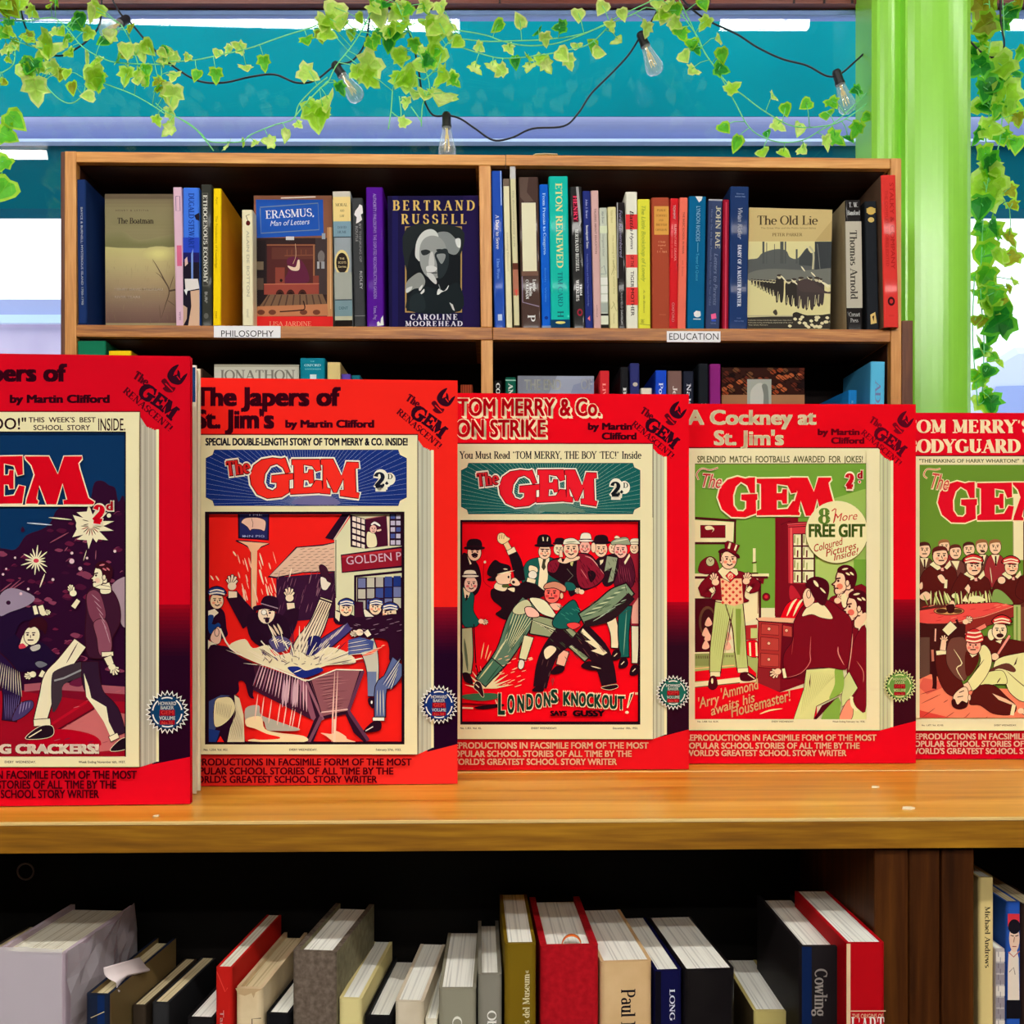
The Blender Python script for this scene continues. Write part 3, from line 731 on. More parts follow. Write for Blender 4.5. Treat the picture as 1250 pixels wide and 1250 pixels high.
def d_erasmus(P):
    P.f(300, 230, 6.944)
    P.rect(40, 60, 780, 1200, (136, 88, 66))
    P.rect(60, 420, 700, 1090, (52, 36, 36))
    P.rect(690, 330, 780, 1090, (196, 144, 96)); P.line([(715, 330), (720, 1020)], 8, (226, 186, 136)); P.line([(745, 330), (745, 1020)], 5, (150, 96, 62))
    P.rect(70, 440, 170, 980, (38, 30, 32)); P.rect(90, 620, 150, 690, (120, 104, 84)); P.rect(80, 760, 150, 860, (86, 70, 60))
    P.rect(590, 420, 690, 900, (66, 54, 54)); P.blob([(612, 560), (640, 525), (668, 560), (660, 620), (620, 620)], (120, 112, 110)); P.rect(605, 620, 625, 680, (170, 170, 170)); P.rect(640, 620, 668, 680, (156, 156, 160))
    P.rect(180, 470, 585, 830, (84, 42, 40)); P.rect(220, 500, 570, 600, (98, 54, 46)); P.line([(180, 480), (585, 480)], 10, (150, 96, 66)); P.line([(578, 480), (578, 800)], 14, (156, 104, 72))
    P.line([(330, 570), (570, 565)], 8, (130, 78, 56))
    for x in (350, 390, 470, 510): P.line([(x, 520), (x, 565)], 8, (120, 70, 50))
    P.blob([(350, 600), (420, 580), (480, 620), (530, 720), (520, 800), (330, 800), (360, 700)], (96, 36, 62))
    P.line([(420, 470), (425, 570), (400, 640)], 5, (190, 150, 120), 3)
    P.blob([(355, 655), (420, 668), (440, 610), (456, 612), (452, 690), (390, 694)], (228, 200, 176))
    P.rect(250, 670, 330, 810, (136, 66, 54)); P.rect(570, 740, 620, 830, (130, 64, 52)); P.ell(300, 780, 12, 14, (40, 24, 24))
    P.rect(155, 810, 620, 900, (150, 70, 58)); P.line([(155, 812), (620, 808)], 8, (190, 112, 86))
    for x, r in ((290, 36), (380, 36), (480, 36)):
        P.ell(x, 905, r, 48, (66, 34, 30)); P.ell(x, 915, r * .6, 40, (46, 24, 24))
    P.poly([(190, 900), (650, 895), (690, 985), (110, 1010)], (120, 92, 70))
    for i in range(9): P.line([(200 + i * 52, 905), (150 + i * 62, 1000)], 12, (84, 60, 50))
    P.poly([(100, 1000), (690, 980), (700, 1080), (70, 1085)], (186, 122, 84))
    for x in (130, 225, 490, 600): P.ell(x, 1050, 32, 22, (110, 62, 46))
    P.line([(290, 1045), (440, 1035), (500, 1020), (488, 955)], 10, (50, 26, 26), 3)
    P.rect(60, 1085, 790, 1200, (218, 42, 40))
    P.serif('LISA JARDINE', 200, 1165, 36, (226, 150, 120), w=355, T=.14, t=.06)
    P.poly([(85, 95), (655, 95), (660, 400), (95, 420)], (34, 84, 176)); P.line([(122, 170), (130, 380), (622, 350), (612, 125), (122, 160)], 8, (108, 130, 150))
    P.serif('ERASMUS,', 170, 255, 64, (226, 230, 236), w=410, T=.15, t=.06, rot=-3)
    P.text('Man of Letters', 208, 320, 44, (216, 224, 236), w=335, shear=.3, rot=-3)
    P.rect(340, 408, 410, 438, (206, 206, 206)); P.line([(300, 82), (590, 72)], 10, (238, 226, 214))
    P.rect(645, 380, 675, 430, (150, 160, 170))
faced_book(BK, 309.8, 405.3, 239, ZS, .03, .035, (124, 78, 58), 'brown painted-interior cover with a blue title panel and red foot', GA, d_erasmus, lean=311)
def d_portrait(P):
    P.f(470, 230, 6.944)
    P.rect(20, 60, 800, 1190, (24, 18, 62)); P.rect(60, 60, 110, 1190, (30, 26, 84)); P.rect(660, 60, 800, 1190, (32, 20, 70))
    P.serif('BERTRAND', 66, 184, 80, (224, 190, 104), w=695, T=.2, t=.07, space=.3)
    P.serif('RUSSELL', 138, 298, 78, (224, 190, 104), w=552, T=.2, t=.07, space=.3)
    P.rect(170, 322, 652, 1052, (178, 144, 84)); P.rect(182, 334, 640, 1040, (22, 26, 30))
    P.blob([(182, 334), (640, 334), (640, 560), (560, 520), (400, 420), (230, 520), (182, 700)], (34, 40, 42))
    # an old man with white hair, hand at his chin
    P.blob([(200, 1040), (230, 880), (330, 830), (480, 860), (620, 800), (640, 1040)], (26, 34, 38))
    P.blob([(440, 380), (530, 370), (600, 430), (640, 490), (600, 560), (530, 540), (480, 450)], (132, 138, 138))
    P.blob([(596, 432), (638, 428), (638, 500), (610, 490)], (222, 226, 224))
    P.blob([(255, 560), (268, 450), (320, 370), (390, 345), (440, 375), (450, 430), (370, 420), (320, 480), (300, 610), (272, 600)], (206, 210, 206))
    P.blob([(300, 480), (340, 420), (410, 400), (480, 430), (520, 510), (515, 600), (490, 720), (440, 760), (360, 750), (310, 680), (292, 580)], (150, 154, 152))
    P.blob([(420, 560), (470, 520), (530, 520), (540, 640), (500, 740), (450, 760), (440, 640)], (40, 48, 52))
    P.blob([(440, 560), (505, 555), (510, 590), (480, 640), (450, 600)], (140, 146, 146))
    P.blob([(305, 530), (350, 518), (385, 535), (360, 560), (320, 566)], (44, 48, 50)); P.blob([(432, 520), (480, 515), (520, 545), (470, 550)], (38, 44, 46))
    P.blob([(380, 560), (405, 540), (420, 640), (400, 665), (370, 650)], (196, 198, 196))
    P.blob([(350, 664), (400, 655), (440, 675), (420, 705), (360, 712)], (212, 214, 212)); P.line([(365, 716), (440, 716)], 9, (40, 44, 46))
    P.blob([(352, 720), (400, 722), (436, 780), (430, 812), (380, 770)], (206, 208, 206))
    P.blob([(182, 800), (240, 740), (300, 715), (340, 780), (320, 840), (250, 850), (182, 885)], (142, 146, 142))
    P.blob([(182, 850), (230, 830), (220, 860), (182, 886)], (206, 208, 206)); P.blob([(286, 850), (318, 815), (315, 845), (295, 868)], (216, 216, 214)); P.blob([(298, 890), (330, 852), (332, 878), (302, 900)], (222, 222, 220))
    P.blob([(440, 895), (455, 850), (500, 870), (540, 820), (525, 860), (480, 880), (455, 900)], (226, 228, 226)); P.line([(455, 815), (470, 860)], 6, (150, 156, 156))
    P.poly([(545, 965), (575, 985), (592, 1038), (575, 1030)], (206, 210, 206)); P.blob([(220, 920), (300, 890), (340, 960), (330, 1038), (215, 1038)], (34, 44, 48))
    P.serif('CAROLINE', 214, 1112, 44, (222, 222, 236), w=398, T=.22, t=.08, space=.2)
    P.serif('MOOREHEAD', 172, 1166, 40, (222, 222, 236), w=486, T=.22, t=.08, space=.2)
faced_book(BK, 473, 584, 239.5, ZS, .02, .042, (24, 18, 60), 'dark indigo cover with a grey portrait of an old man', GA, d_portrait, lean=475)
# --- second bay, spine-out
bb = lambda *a, **k: shelf_book(BK, a[0], a[1], a[2], ZS2, a[4], a[5], GB, **k)
bb(599.2, 612.8, 209, 0, (34, 78, 178), 'tall royal blue hardback against the oak divider', lean=603.4, coat=.4,
   items=[('s', 'A Duty to Serve', .28, .5, .34, .62, WH), ('s', 'Elma Wynn', .56, .69, .36, .6, (120, 160, 226)), ('r', .34, .915, .72, .955, (196, 214, 240)), ('r', .84, 0, .93, .22, (170, 196, 236))])
bb(614, 621.6, 218.5, 0, (232, 226, 186), 'thin cream paperback beside the tall royal blue hardback', lean=618, hard=False, items=[('r', 0, 0, 1, .05, (120, 104, 90)), ('t', 'Schooling Education', .36, .62, .4, .62, (196, 190, 150))])
bb(622.2, 629.2, 203, 0, (220, 214, 170), 'thin tall spine cream above and brown below', lean=627.6, hard=False,
   items=[('r', 0, 0, 1, .08, (206, 206, 204)), ('t', 'The illustrated county guide', .15, .5, .35, .6, (170, 164, 130)), ('r', 0, .6, 1, .64, (96, 50, 38)), ('r', 0, .64, 1, .8, (176, 116, 92)), ('p', [(.3, .77), (.8, .76), (.6, .81)], (220, 80, 70)), ('r', 0, .985, 1, 1, (60, 50, 40))])
bb(633, 657.2, 216.5, 0, (74, 54, 48), 'brown spine in clear wrapping with a large blank cream label', lean=636.5, coat=.6,
   items=[('p', [(.05, 0), (.5, 0), (.4, .1), (.75, .16), (.3, .17), (.05, .13)], (96, 78, 70)), ('r', .12, .17, .84, .625, (234, 230, 196)), ('r', .06, .625, .9, .655, (120, 88, 74)), ('f', 'Lyttle', .68, .76, .62, .78, WH), ('f', 'A Berlin', .7, .79, .44, .58, WH), ('f', 'COLEMAN', .68, .81, .26, .4, WH),
          ('l', [(.08, .66), (.08, .83), (.92, .86)], .05, (150, 136, 160)), ('s', 'P', .915, .96, .34, .7, WH)])
bb(658, 669.4, 225.5, 0, (14, 96, 210), 'slim bright blue spine next to the wide turquoise one', lean=661.5, items=[('s', 'From Prussia to Congress', .06, .49, .36, .64, (186, 220, 246)), ('t', 'Smith . Willis', .58, .82, .4, .56, (90, 160, 236)), ('e', .5, .93, .2, .012, (20, 50, 140)), ('r', 0, .985, 1, 1, (120, 150, 190))])
bb(669.6, 693.2, 215.5, 0, (18, 190, 172), 'wide turquoise hardback with large pale yellow capitals', lean=672.5, coat=.2,
   items=[('s', 'ETON RENEWED', .045, .605, .36, .68, (226, 226, 150)), ('s', 'TIM CARD', .63, .86, .4, .64, (20, 110, 120)), ('s', 'H', .89, .93, .36, .66, (26, 90, 100)), ('r', 0, .945, 1, 1, (14, 62, 100)), ('e', .5, .965, .26, .009, (226, 226, 130))])
bb(695.8, 710.3, 228.2, 0, (40, 40, 40), 'glossy black spine with a crimson word at its head', lean=700, coat=.8,
   items=[('r', .22, .06, .62, .25, (80, 10, 30)), ('f', 'HENRY', .065, .245, .25, .58, (226, 60, 96)), ('p', [(.5, 0), (.72, 0), (.9, .25), (.72, .28)], (170, 170, 170)), ('f', 'BERTRAND RUSSELL', .3, .6, .34, .6, (216, 220, 216)), ('t', 'The Conquest of', .36, .54, .72, .86, (140, 140, 140)), ('f', 'TRIM', .69, .77, .62, .8, WH), ('f', 'WEEKLIES', .66, .81, .3, .54, WH), ('e', .58, .89, .24, .026, (160, 40, 60)), ('e', .58, .89, .13, .014, (40, 40, 40))])
bb(711, 720.8, 233.5, 0, (36, 48, 122), 'navy spine with a small coral mark at its foot', lean=714.5, hard=False, items=[('s', 'John J. Bruce', .06, .2, .36, .6, (180, 186, 226)), ('s', 'Immigrant Sons', .25, .42, .36, .62, WH), ('t', 'Potential Relations and School Classroom Knowledge', .46, .84, .36, .54, (156, 170, 220)), ('p', [(.3, .93), (.6, .91), (.62, .95)], (236, 120, 120))])
bb(721, 730.6, 233, 0, (214, 174, 170), 'dusty pink paperback spine', lean=724.8, hard=False, items=[('t', 'TALKING ABOUT EDUCATION', .13, .46, .4, .64, (120, 84, 84)), ('t', 'edited', .83, .92, .4, .56, (160, 120, 120))])
bb(731.4, 741, 254, 0, (200, 208, 190), 'short pale grey paperback with white blocks down its spine', lean=733.5, hard=False,
   items=[('t', 'Alain Brown', .03, .13, .3, .6, (120, 130, 130)), ('r', 0, .15, 1, .21, (220, 230, 196)), ('t', 'Disorganised School', .22, .4, .35, .6, (140, 150, 140)), ('l', [(.2, .5), (.5, .48), (.8, .55), (.1, .55)], .08, (120, 140, 140)), ('r', .05, .58, .95, .64, (232, 236, 226)), ('r', .05, .65, .95, .71, (232, 236, 226)), ('r', .05, .72, .95, .78, (232, 236, 226)), ('r', .05, .79, .95, .87, (170, 180, 170)), ('r', 0, .88, 1, .895, (20, 20, 20)), ('r', 0, .9, 1, .97, (226, 230, 206)), ('r', 0, .97, 1, 1, (36, 34, 30))])
bb(741.5, 752.2, 253, 0, (230, 222, 164), 'short cream yellow paperback with faint ink sketches', lean=744.5, hard=False, items=[('t', 'Robin Hood', .03, .13, .36, .6, (196, 186, 120)), ('t', 'The making of the public school boy', .23, .72, .5, .7, (196, 188, 130)), ('l', [(.3, .56), (.6, .5), (.5, .44), (.8, .52)], .06, (176, 170, 116)), ('l', [(.2, .84), (.6, .8), (.4, .78), (.8, .86)], .06, (176, 170, 116)), ('t', 'Hodson', .88, .96, .4, .6, (196, 186, 130))])
bb(752.6, 762.6, 247.5, 0, (34, 28, 28), 'leaning glossy black spine with white italic lettering', lean=754.6, coat=.6, items=[('i', 'Ford Remembered', .06, .44, .3, .66, (196, 190, 226)), ('t', 'CRANFIELD DAVISON', .7, .97, .36, .6, (220, 220, 220)), ('l', [(.08, 0), (.04, .6)], .1, (190, 190, 190))])
bb(763.4, 778, 234.5, 0, (236, 236, 218), 'white spine with three red blocks and handwritten title', lean=764.5, hard=False,
   items=[('r', 0, .165, 1, .275, (226, 58, 60)), ('r', 0, .46, 1, .555, (232, 74, 70)), ('r', 0, .7, 1, .83, (230, 66, 62)), ('i', 'Battle', .14, .29, .36, .68, (50, 30, 30)), ('i', 'Hymn', .3, .42, .4, .66, (40, 40, 40)), ('t', 'OF THE', .465, .55, .4, .66, (90, 20, 24)), ('t', 'TIGER', .58, .7, .4, .66, (50, 50, 48)), ('t', 'MOTHER', .71, .91, .4, .68, (60, 30, 30))])
bb(778.4, 793.6, 243.5, 0, (228, 228, 68), 'lemon yellow paperback with faint green handwriting', lean=779.4, hard=False, items=[('i', 'The Little Bookshop of Lonely', .05, .64, .3, .62, (168, 190, 70)), ('i', 'A. de Botton', .7, .88, .4, .56, (176, 180, 70)), ('t', 'Smedley', .93, .96, .2, .5, (150, 150, 60)), ('l', [(.1, .965), (.95, .975)], .05, (150, 150, 60))])
bb(795.2, 817.2, 241.5, 0, (170, 74, 50), 'wide rust brown cloth hardback with a gold title panel', lean=796, rough=.7, pages=PAGES_OLD,
   items=[('r', .14, .066, .96, .284, (224, 164, 78)), ('H', 'PUBLIC', .3, .82, .105, .016, (150, 84, 40)), ('H', 'SCHOOLS', .24, .86, .145, .016, (150, 84, 40)), ('H', 'AND', .4, .66, .18, .014, (150, 84, 40)), ('H', 'BRITISH', .24, .86, .215, .016, (150, 84, 40)), ('H', 'OPINION', .22, .86, .255, .016, (150, 84, 40)),
          ('H', 'A Study', .34, .78, .345, .014, (226, 160, 120)), ('H', 'inspired', .34, .78, .37, .012, (226, 160, 120)), ('H', 'by', .48, .62, .395, .012, (226, 160, 120)), ('H', 'E. C. Mack', .3, .86, .42, .014, (226, 160, 120)), ('h', 'METHUEN', .4, .76, .9, .01, (206, 120, 90))])
bb(818, 828.8, 242.5, 0, (214, 30, 38), 'bright red spine with white lettering', lean=816.5, hard=False, coat=.3, items=[('t', 'TOMMY', .05, .16, .34, .62, WH), ('t', 'ELEMENTARY DRAMA', .2, .48, .52, .76, (250, 190, 180)), ('t', 'THE QUESTION OF ORDER', .2, .46, .2, .34, (246, 150, 140)), ('t', 'OXFORD', .8, .95, .32, .6, (250, 200, 196))])
bb(829.4, 840, 241.5, 0, (242, 116, 94), 'coral pink spine beside the bright red one', lean=826.8, hard=False, items=[('t', 'THE BASIC SCHOOL IN INDIA', .11, .43, .42, .64, (150, 66, 56)), ('t', 'ed. Evans', .48, .6, .42, .6, (206, 96, 80))])
bb(841, 862.4, 240, 0, (0, 98, 146), 'wide petrol blue hardback with a white pelican mark at its foot', lean=838.6,
   items=[('p', [(.36, 0), (.78, .0), (.72, .03), (.58, .045)], WH), ('t', 'LYNDON RHODES', .075, .34, .44, .66, (170, 216, 236)), ('t', 'Trevor Le Queux', .43, .64, .46, .62, (90, 180, 216)), ('l', [(.55, .35), (.55, .42)], .03, (120, 196, 226)), ('p', [(.35, .885), (.5, .865), (.75, .87), (.78, .9), (.62, .915), (.5, .9)], WH), ('e', .58, .895, .2, .02, WH), ('r', .35, .925, .78, .932, WH)])
bb(864.8, 882.2, 243.5, 0, (54, 68, 106), 'slate blue jacket with large pale capitals and a pink mark', lean=861.2,
   items=[('r', 0, 0, 1, .012, (170, 170, 176)), ('s', 'JOHN RAE', .05, .38, .56, .88, (206, 200, 170)), ('i', 'Letters to Parents', .42, .82, .5, .76, (150, 160, 190)), ('t', 'How to Get the Best Possible Education for Your Child', .08, .82, .2, .32, (130, 140, 176)), ('p', [(.35, .89), (.7, .88), (.75, .92), (.4, .93)], (236, 100, 150)), ('r', .4, .93, .72, .945, (60, 90, 200)), ('h', 'FONTANA', .35, .72, .965, .01, (130, 140, 176))])
bb(882.6, 890.4, 244, 0, (150, 14, 42), 'thin dark red spine with a lighter stripe', lean=881.6, items=[('r', .4, .02, .62, 1, (206, 70, 96))])
bb(891.4, 914.6, 228, 0, (28, 54, 104), 'tall navy hardback just before the sand coloured cover', lean=889.6, coat=.3,
   items=[('h', 'Diaries', .34, .74, .055, .008, (150, 170, 206)), ('h', 'MERRION PRESS', .26, .8, .075, .008, (150, 170, 206)), ('i', 'Vivian Ridler', .15, .37, .42, .66, (226, 230, 240)), ('f', 'DIARY OF A MASTER PRINTER', .41, .845, .44, .62, (216, 222, 236)), ('h', 'THE', .4, .64, .93, .008, (110, 130, 180)), ('h', 'PERPETUA PRESS', .28, .78, .95, .008, (110, 130, 180))])
bb(1031.4, 1051.2, 244.5, 0, (30, 26, 26), 'tall spine black at head and foot, grey in the middle', lean=1033.6, coat=.5, sides=mat((176, 160, 124), .5), depth=.14,
   items=[('r', 0, .165, 1, .835, (192, 186, 168)), ('H', 'T. W.', .24, .8, .055, .036, WH), ('H', 'Bamford', .14, .92, .115, .034, WH), ('s', 'Thomas Arnold', .235, .77, .28, .7, (70, 66, 60)), ('H', 'Cresset', .16, .84, .9, .032, (190, 190, 186)), ('H', 'Press', .24, .72, .945, .03, (190, 190, 186))])
bb(1055.4, 1070.4, 246, 0, (32, 36, 42), 'plain black hardback with gilt bands and a gilt emblem', lean=1058.6,
   items=[('e', .5, .075, .36, .03, GOLD), ('r', .14, .055, .88, .09, (206, 176, 96)), ('e', .5, .145, .26, .02, (214, 186, 110)), ('p', [(.28, .885), (.68, .865), (.8, .95), (.3, .96)], (226, 196, 120)), ('p', [(.42, .9), (.6, .89), (.54, .94)], (60, 40, 26))])
bb(1075.2, 1093.8, 214, 0, (226, 58, 52), 'tall bright red spine at the end beside the green column', lean=1079, coat=.5, d=-.012, sides=mat((110, 84, 66), .4), depth=.17,
   items=[('t', 'STALKY & COMPANY', .05, .62, .56, .82, (196, 36, 36)), ('t', 'THE COMPLETE STORIES EDITED', .1, .6, .24, .42, (204, 44, 42)), ('e', .52, .83, .24, .03, (56, 18, 24)), ('e', .52, .83, .12, .015, (206, 50, 50)), ('h', 'BODLEY', .34, .7, .93, .012, (196, 40, 40))])
def d_lie(P):
    P.f(905, 245, 6.25)
    P.rect(40, 55, 720, 310, (206, 184, 126)); P.poly([(560, 310), (690, 150), (720, 170), (720, 310)], (192, 168, 112))
    P.serif('The Old Lie', 122, 182, 66, (74, 60, 42), w=462, T=.15, t=.06)
    P.text('The Great War and the Public-School Ethos', 148, 215, 13, (120, 104, 72), w=420)
    P.serif('PETER PARKER', 236, 270, 22, (120, 98, 60), w=230, T=.17, t=.08)
    P.rect(30, 310, 720, 960, (222, 214, 156))
    P.blob([(30, 460), (120, 440), (160, 400), (260, 370), (340, 380), (370, 430), (430, 440), (500, 360), (540, 400), (720, 320), (720, 600), (30, 580)], (92, 96, 94))
    P.rect(560, 312, 720, 590, (62, 66, 68)); P.blob([(40, 560), (200, 520), (500, 530), (720, 520), (720, 640), (400, 600), (60, 610)], (116, 118, 110))
    for x, y, wd in ((160, 312, 16), (296, 312, 26), (330, 312, 12), (415, 370, 14), (190, 320, 6), (250, 330, 5)): P.rect(x, y, x + wd, 480, (84, 88, 86))
    P.poly([(440, 440), (500, 362), (545, 420), (545, 500), (440, 490)], (70, 74, 74)); P.line([(520, 350), (550, 400), (545, 520)], 14, (190, 186, 150), 3); P.line([(490, 345), (545, 395)], 6, (214, 208, 170)); P.line([(580, 330), (600, 520)], 5, (120, 122, 116))
    r = random.Random(3)
    men = [(80 + i * 24, 600 + i * 2, 640 + i * 12) for i in range(8)] + [(290, 570, 770), (360, 610, 790), (400, 600, 800), (455, 590, 815), (520, 590, 825), (575, 590, 800), (600, 600, 790)]
    for x, y0, y1 in men:
        h = y1 - y0
        P.blob([(x - h * .12, y0 + h * .1), (x + h * .14, y0 + h * .1), (x + h * .17, y0 + h * .55), (x + h * .12, y1), (x + h * .03, y1), (x, y0 + h * .7), (x - h * .06, y1), (x - h * .13, y1), (x - h * .14, y0 + h * .5)], (54, 50, 46) if x < 430 else (70, 62, 60))
        P.ell(x, y0 + h * .05, h * .06 + 5, h * .07 + 3, (206, 198, 160)); P.ell(x, y0 + h * .0, h * .07 + 6, h * .03 + 3, (66, 60, 54))
        P.line([(x - h * .05, y0 + h * .62), (x - h * .08, y1 - 8)], 5, (196, 188, 150))
    for a, b in (((455, 500), (485, 540)), ((500, 580), (570, 660)), ((300, 570), (345, 620)), ((380, 600), (440, 650)), ((530, 545), (565, 580)), ((590, 600), (668, 668)), ((620, 620), (680, 660))): P.line([a, b], 11, (232, 226, 190), 0, True)
    P.blob([(430, 620), (520, 600), (640, 690), (690, 690), (690, 710), (560, 700), (450, 690)], (78, 66, 64))
    P.poly([(30, 890), (720, 870), (720, 980), (30, 980)], (60, 56, 50)); P.blob([(390, 870), (420, 850), (480, 870), (560, 880), (690, 865), (700, 930), (430, 920)], (52, 48, 42))
    for i in range(26):
        x, y = 350 + r.random() * 330, 885 + r.random() * 85
        if x + y < 1270: continue
        P.blob([(x, y), (x + 14, y - 12), (x + 30, y), (x + 16, y + 12)], (226, 218, 176))
    P.blob([(240, 850), (262, 830), (275, 860), (262, 875)], (70, 64, 54)); P.rect(30, 874, 390, 884, (196, 188, 150)); 
    for i, wd in enumerate((330, 340, 150)): P.text('Profoundly moving and brilliantly original study of the school' if i < 2 else 'The Daily Review', 52, 916 + i * 18, 8, (206, 200, 170), w=wd)
    P.line([(700, 60), (700, 960)], 4, (190, 180, 140))
faced_book(BK, 914.6, 1016, 255.5, ZS2, .012, .03, (206, 190, 136), 'sand coloured cover with a photograph of marching soldiers', GB, d_lie, lean=911.6)

# --- lower shelf: only the heads show above the red volumes
bl = lambda *a, **k: shelf_book(BK, a[0], a[1], a[2], Z3, a[3], a[4], GC, **k)
bl(94, 129, 416.5, (20, 118, 84), 'thick green spine beneath the navy blue hardback', depth=.15, sides=mat((16, 96, 66), .5), lean=96)
bl(132, 160, 428.5, (246, 206, 20), 'yellow spine beside the thick green one', sides=mat((206, 150, 20), .5), lean=134)
bl(236, 247, 450, (86, 66, 52), 'small brown spine behind the first two red volumes', d=.03)
bl(366, 396.5, 437.5, (10, 128, 150), 'teal spine with pale lettering beside the white face-out cover', lean=367,
   items=[('h', 'THE', .42, .58, .028, .008, (150, 220, 230)), ('H', 'OXFORD', .18, .84, .06, .016, (190, 236, 240)), ('h', 'COMPANION', .2, .84, .085, .009, (150, 220, 230)), ('r', .4, .12, .66, .16, (210, 236, 236))])
bl(399.2, 415.6, 442.5, (222, 200, 134), 'straw coloured spine beside the teal one', sides=mat((190, 164, 104), .6), pages=PAGES_OLD)
bl(416.4, 428, 457, (92, 74, 172), 'small violet spine beside the straw coloured one', d=.01)
bl(429, 440, 458.5, (18, 104, 120), 'small dark teal spine beside the violet one', d=.012)
bl(562, 577, 470, (150, 66, 34), 'rust striped spine by the oak divider', d=.02, items=[('r', .1 + .2 * i, 0, .18 + .2 * i, 1, (110, 40, 24)) for i in range(5)])
bl(602.8, 612.6, 465, (26, 24, 24), 'small black spine against the divider on the lower shelf', d=.008, items=[('f', 'CO', .02, .12, .3, .75, WH)])
bl(617, 629.8, 461, (14, 92, 74), 'small bottle green spine on the lower shelf', d=.006, items=[('r', 0, .02, 1, .03, (150, 200, 180)), ('f', 'ANY', .05, .2, .3, .7, (220, 230, 220))])
bl(732, 744, 453, (214, 44, 52), 'red spine beside the wide grey cover', lean=732.4, items=[('s', 'LIVES', .1, .3, .3, .6, (246, 160, 150))])
bl(757, 767.4, 448.5, (28, 28, 32), 'black spine with white lettering between red and navy ones', sides=mat((24, 24, 28), .4), items=[('f', 'BRIGHT', .16, .5, .36, .72, WH)])
bl(769, 780.8, 443.8, (48, 52, 112), 'navy spine with a pale round emblem', items=[('e', .55, .16, .26, .016, (200, 190, 170)), ('s', 'D', .24, .28, .3, .7, (220, 220, 230))])
bl(782, 796, 474, (232, 226, 206), 'low cream spine between the navy and blue ones', d=.01)
bl(800, 814, 452.5, (26, 74, 202), 'royal blue spine with white lettering on the lower shelf', sides=mat((18, 56, 170), .4), items=[('s', 'Pollution', .1, .42, .32, .66, (226, 234, 246))])
bl(815, 832.6, 453.2, (122, 92, 86), 'mauve brown spine with white lettering', items=[('s', 'Jerusalem', .12, .5, .36, .66, (226, 214, 206))])
bl(834, 847, 453.5, (30, 34, 50), 'blue black spine with a white name', items=[('s', 'Najibul', .1, .38, .34, .7, (226, 228, 236))])
bl(852.4, 865, 444.2, (24, 28, 34), 'black spine with large grey capitals on the lower shelf', sides=mat((20, 26, 30), .4), depth=.17, items=[('s', 'KNIFE', .3, .62, .34, .72, (190, 190, 184))])
bl(866.6, 880, 444.6, (136, 34, 118), 'magenta spine beside the black one with grey capitals', items=[('s', 'Education', .3, .66, .4, .62, (196, 110, 180))])
bl(1036, 1047, 476.5, (26, 124, 196), 'low blue book leaning in the last gap', yaw=-4, lean=1032, d=.006, items=[('t', 'series', .1, .3, .35, .6, (150, 210, 240))])
bl(1063, 1081, 441.8, (92, 190, 230), 'sky blue spine at the end of the lower shelf', lean=1060, sides=mat((70, 160, 206), .5), depth=.15, items=[('s', 'ADAMS', .14, .55, .34, .7, (120, 130, 180))])
def d_jon(P):
    P.rect(258, 444, 368, 640, (206, 204, 188)); P.rect(258, 444, 368, 448, (176, 170, 150))
    P.serif('JONATHON', 266, 464, 12, (128, 124, 112), w=94, T=.16, t=.07)
faced_book(BK, 261.5, 365, 445, Z3, .02, .03, (206, 204, 188), 'off-white cover with grey capitals, only its top showing', GC, d_jon)
def d_end(P):
    P.rect(630, 456, 726, 640, (160, 166, 186)); P.poly([(630, 456), (680, 456), (660, 500), (630, 500)], (130, 134, 148)); P.poly([(700, 470), (726, 462), (726, 500), (690, 500)], (140, 148, 176))
    P.text('THE END', 640, 475.5, 12, (206, 208, 200), w=45, bold=.03); P.text('OF', 709, 475, 12, (186, 190, 200), w=14, bold=.03)
faced_book(BK, 632, 725, 459, Z3, .015, .03, (150, 156, 176), 'grey cover lettered THE END in pale capitals', GC, d_end)
def d_pat(P):
    P.rect(876, 445, 990, 640, (52, 24, 18))
    r = random.Random(5)
    for i in range(60):
        x, y = 882 + r.random() * 100, 450 + r.random() * 32
        c = r.choice([(150, 66, 34), (96, 40, 26), (184, 96, 54), (30, 14, 14), (110, 70, 44)])
        P.blob([(x - 4, y), (x, y - 3), (x + 4, y), (x, y + 3)], c); P.line([(x - 5, y - 3), (x + 4, y + 4)], .9, (24, 12, 12))
    P.rect(876, 482, 990, 640, (170, 120, 84))
    P.rect(912, 463, 941.5, 640, (176, 180, 168)); P.blob([(918, 500), (916, 480), (922, 470), (930, 468), (936, 478), (934, 500)], (206, 206, 196)); P.blob([(930, 470), (937, 472), (938, 500), (932, 500), (932, 482)], (130, 134, 126))
faced_book(BK, 881, 982, 449, Z3, .045, .02, (60, 30, 22), 'brown patterned cover with a small grey portrait inset', GC, d_pat)
# pale torn leaf lying on the bookcase
tl = MB().prism([(0, 0), (.012, .006), (.02, .004), (.034, .008), (.046, .004), (.044, -.012), (.02, -.016), (.004, -.012)], 0, .0012).build('fallen_leaf', mat((226, 226, 176), .7))
tl.matrix_basis = Matrix.Translation(W(651, 188.6, 1.885) + Vector((0, .012, .0035))) @ Matrix.Rotation(radians(14), 4, 'X')
tag(tl, 'pale dry leaf lying on the bookcase top', 'leaf')

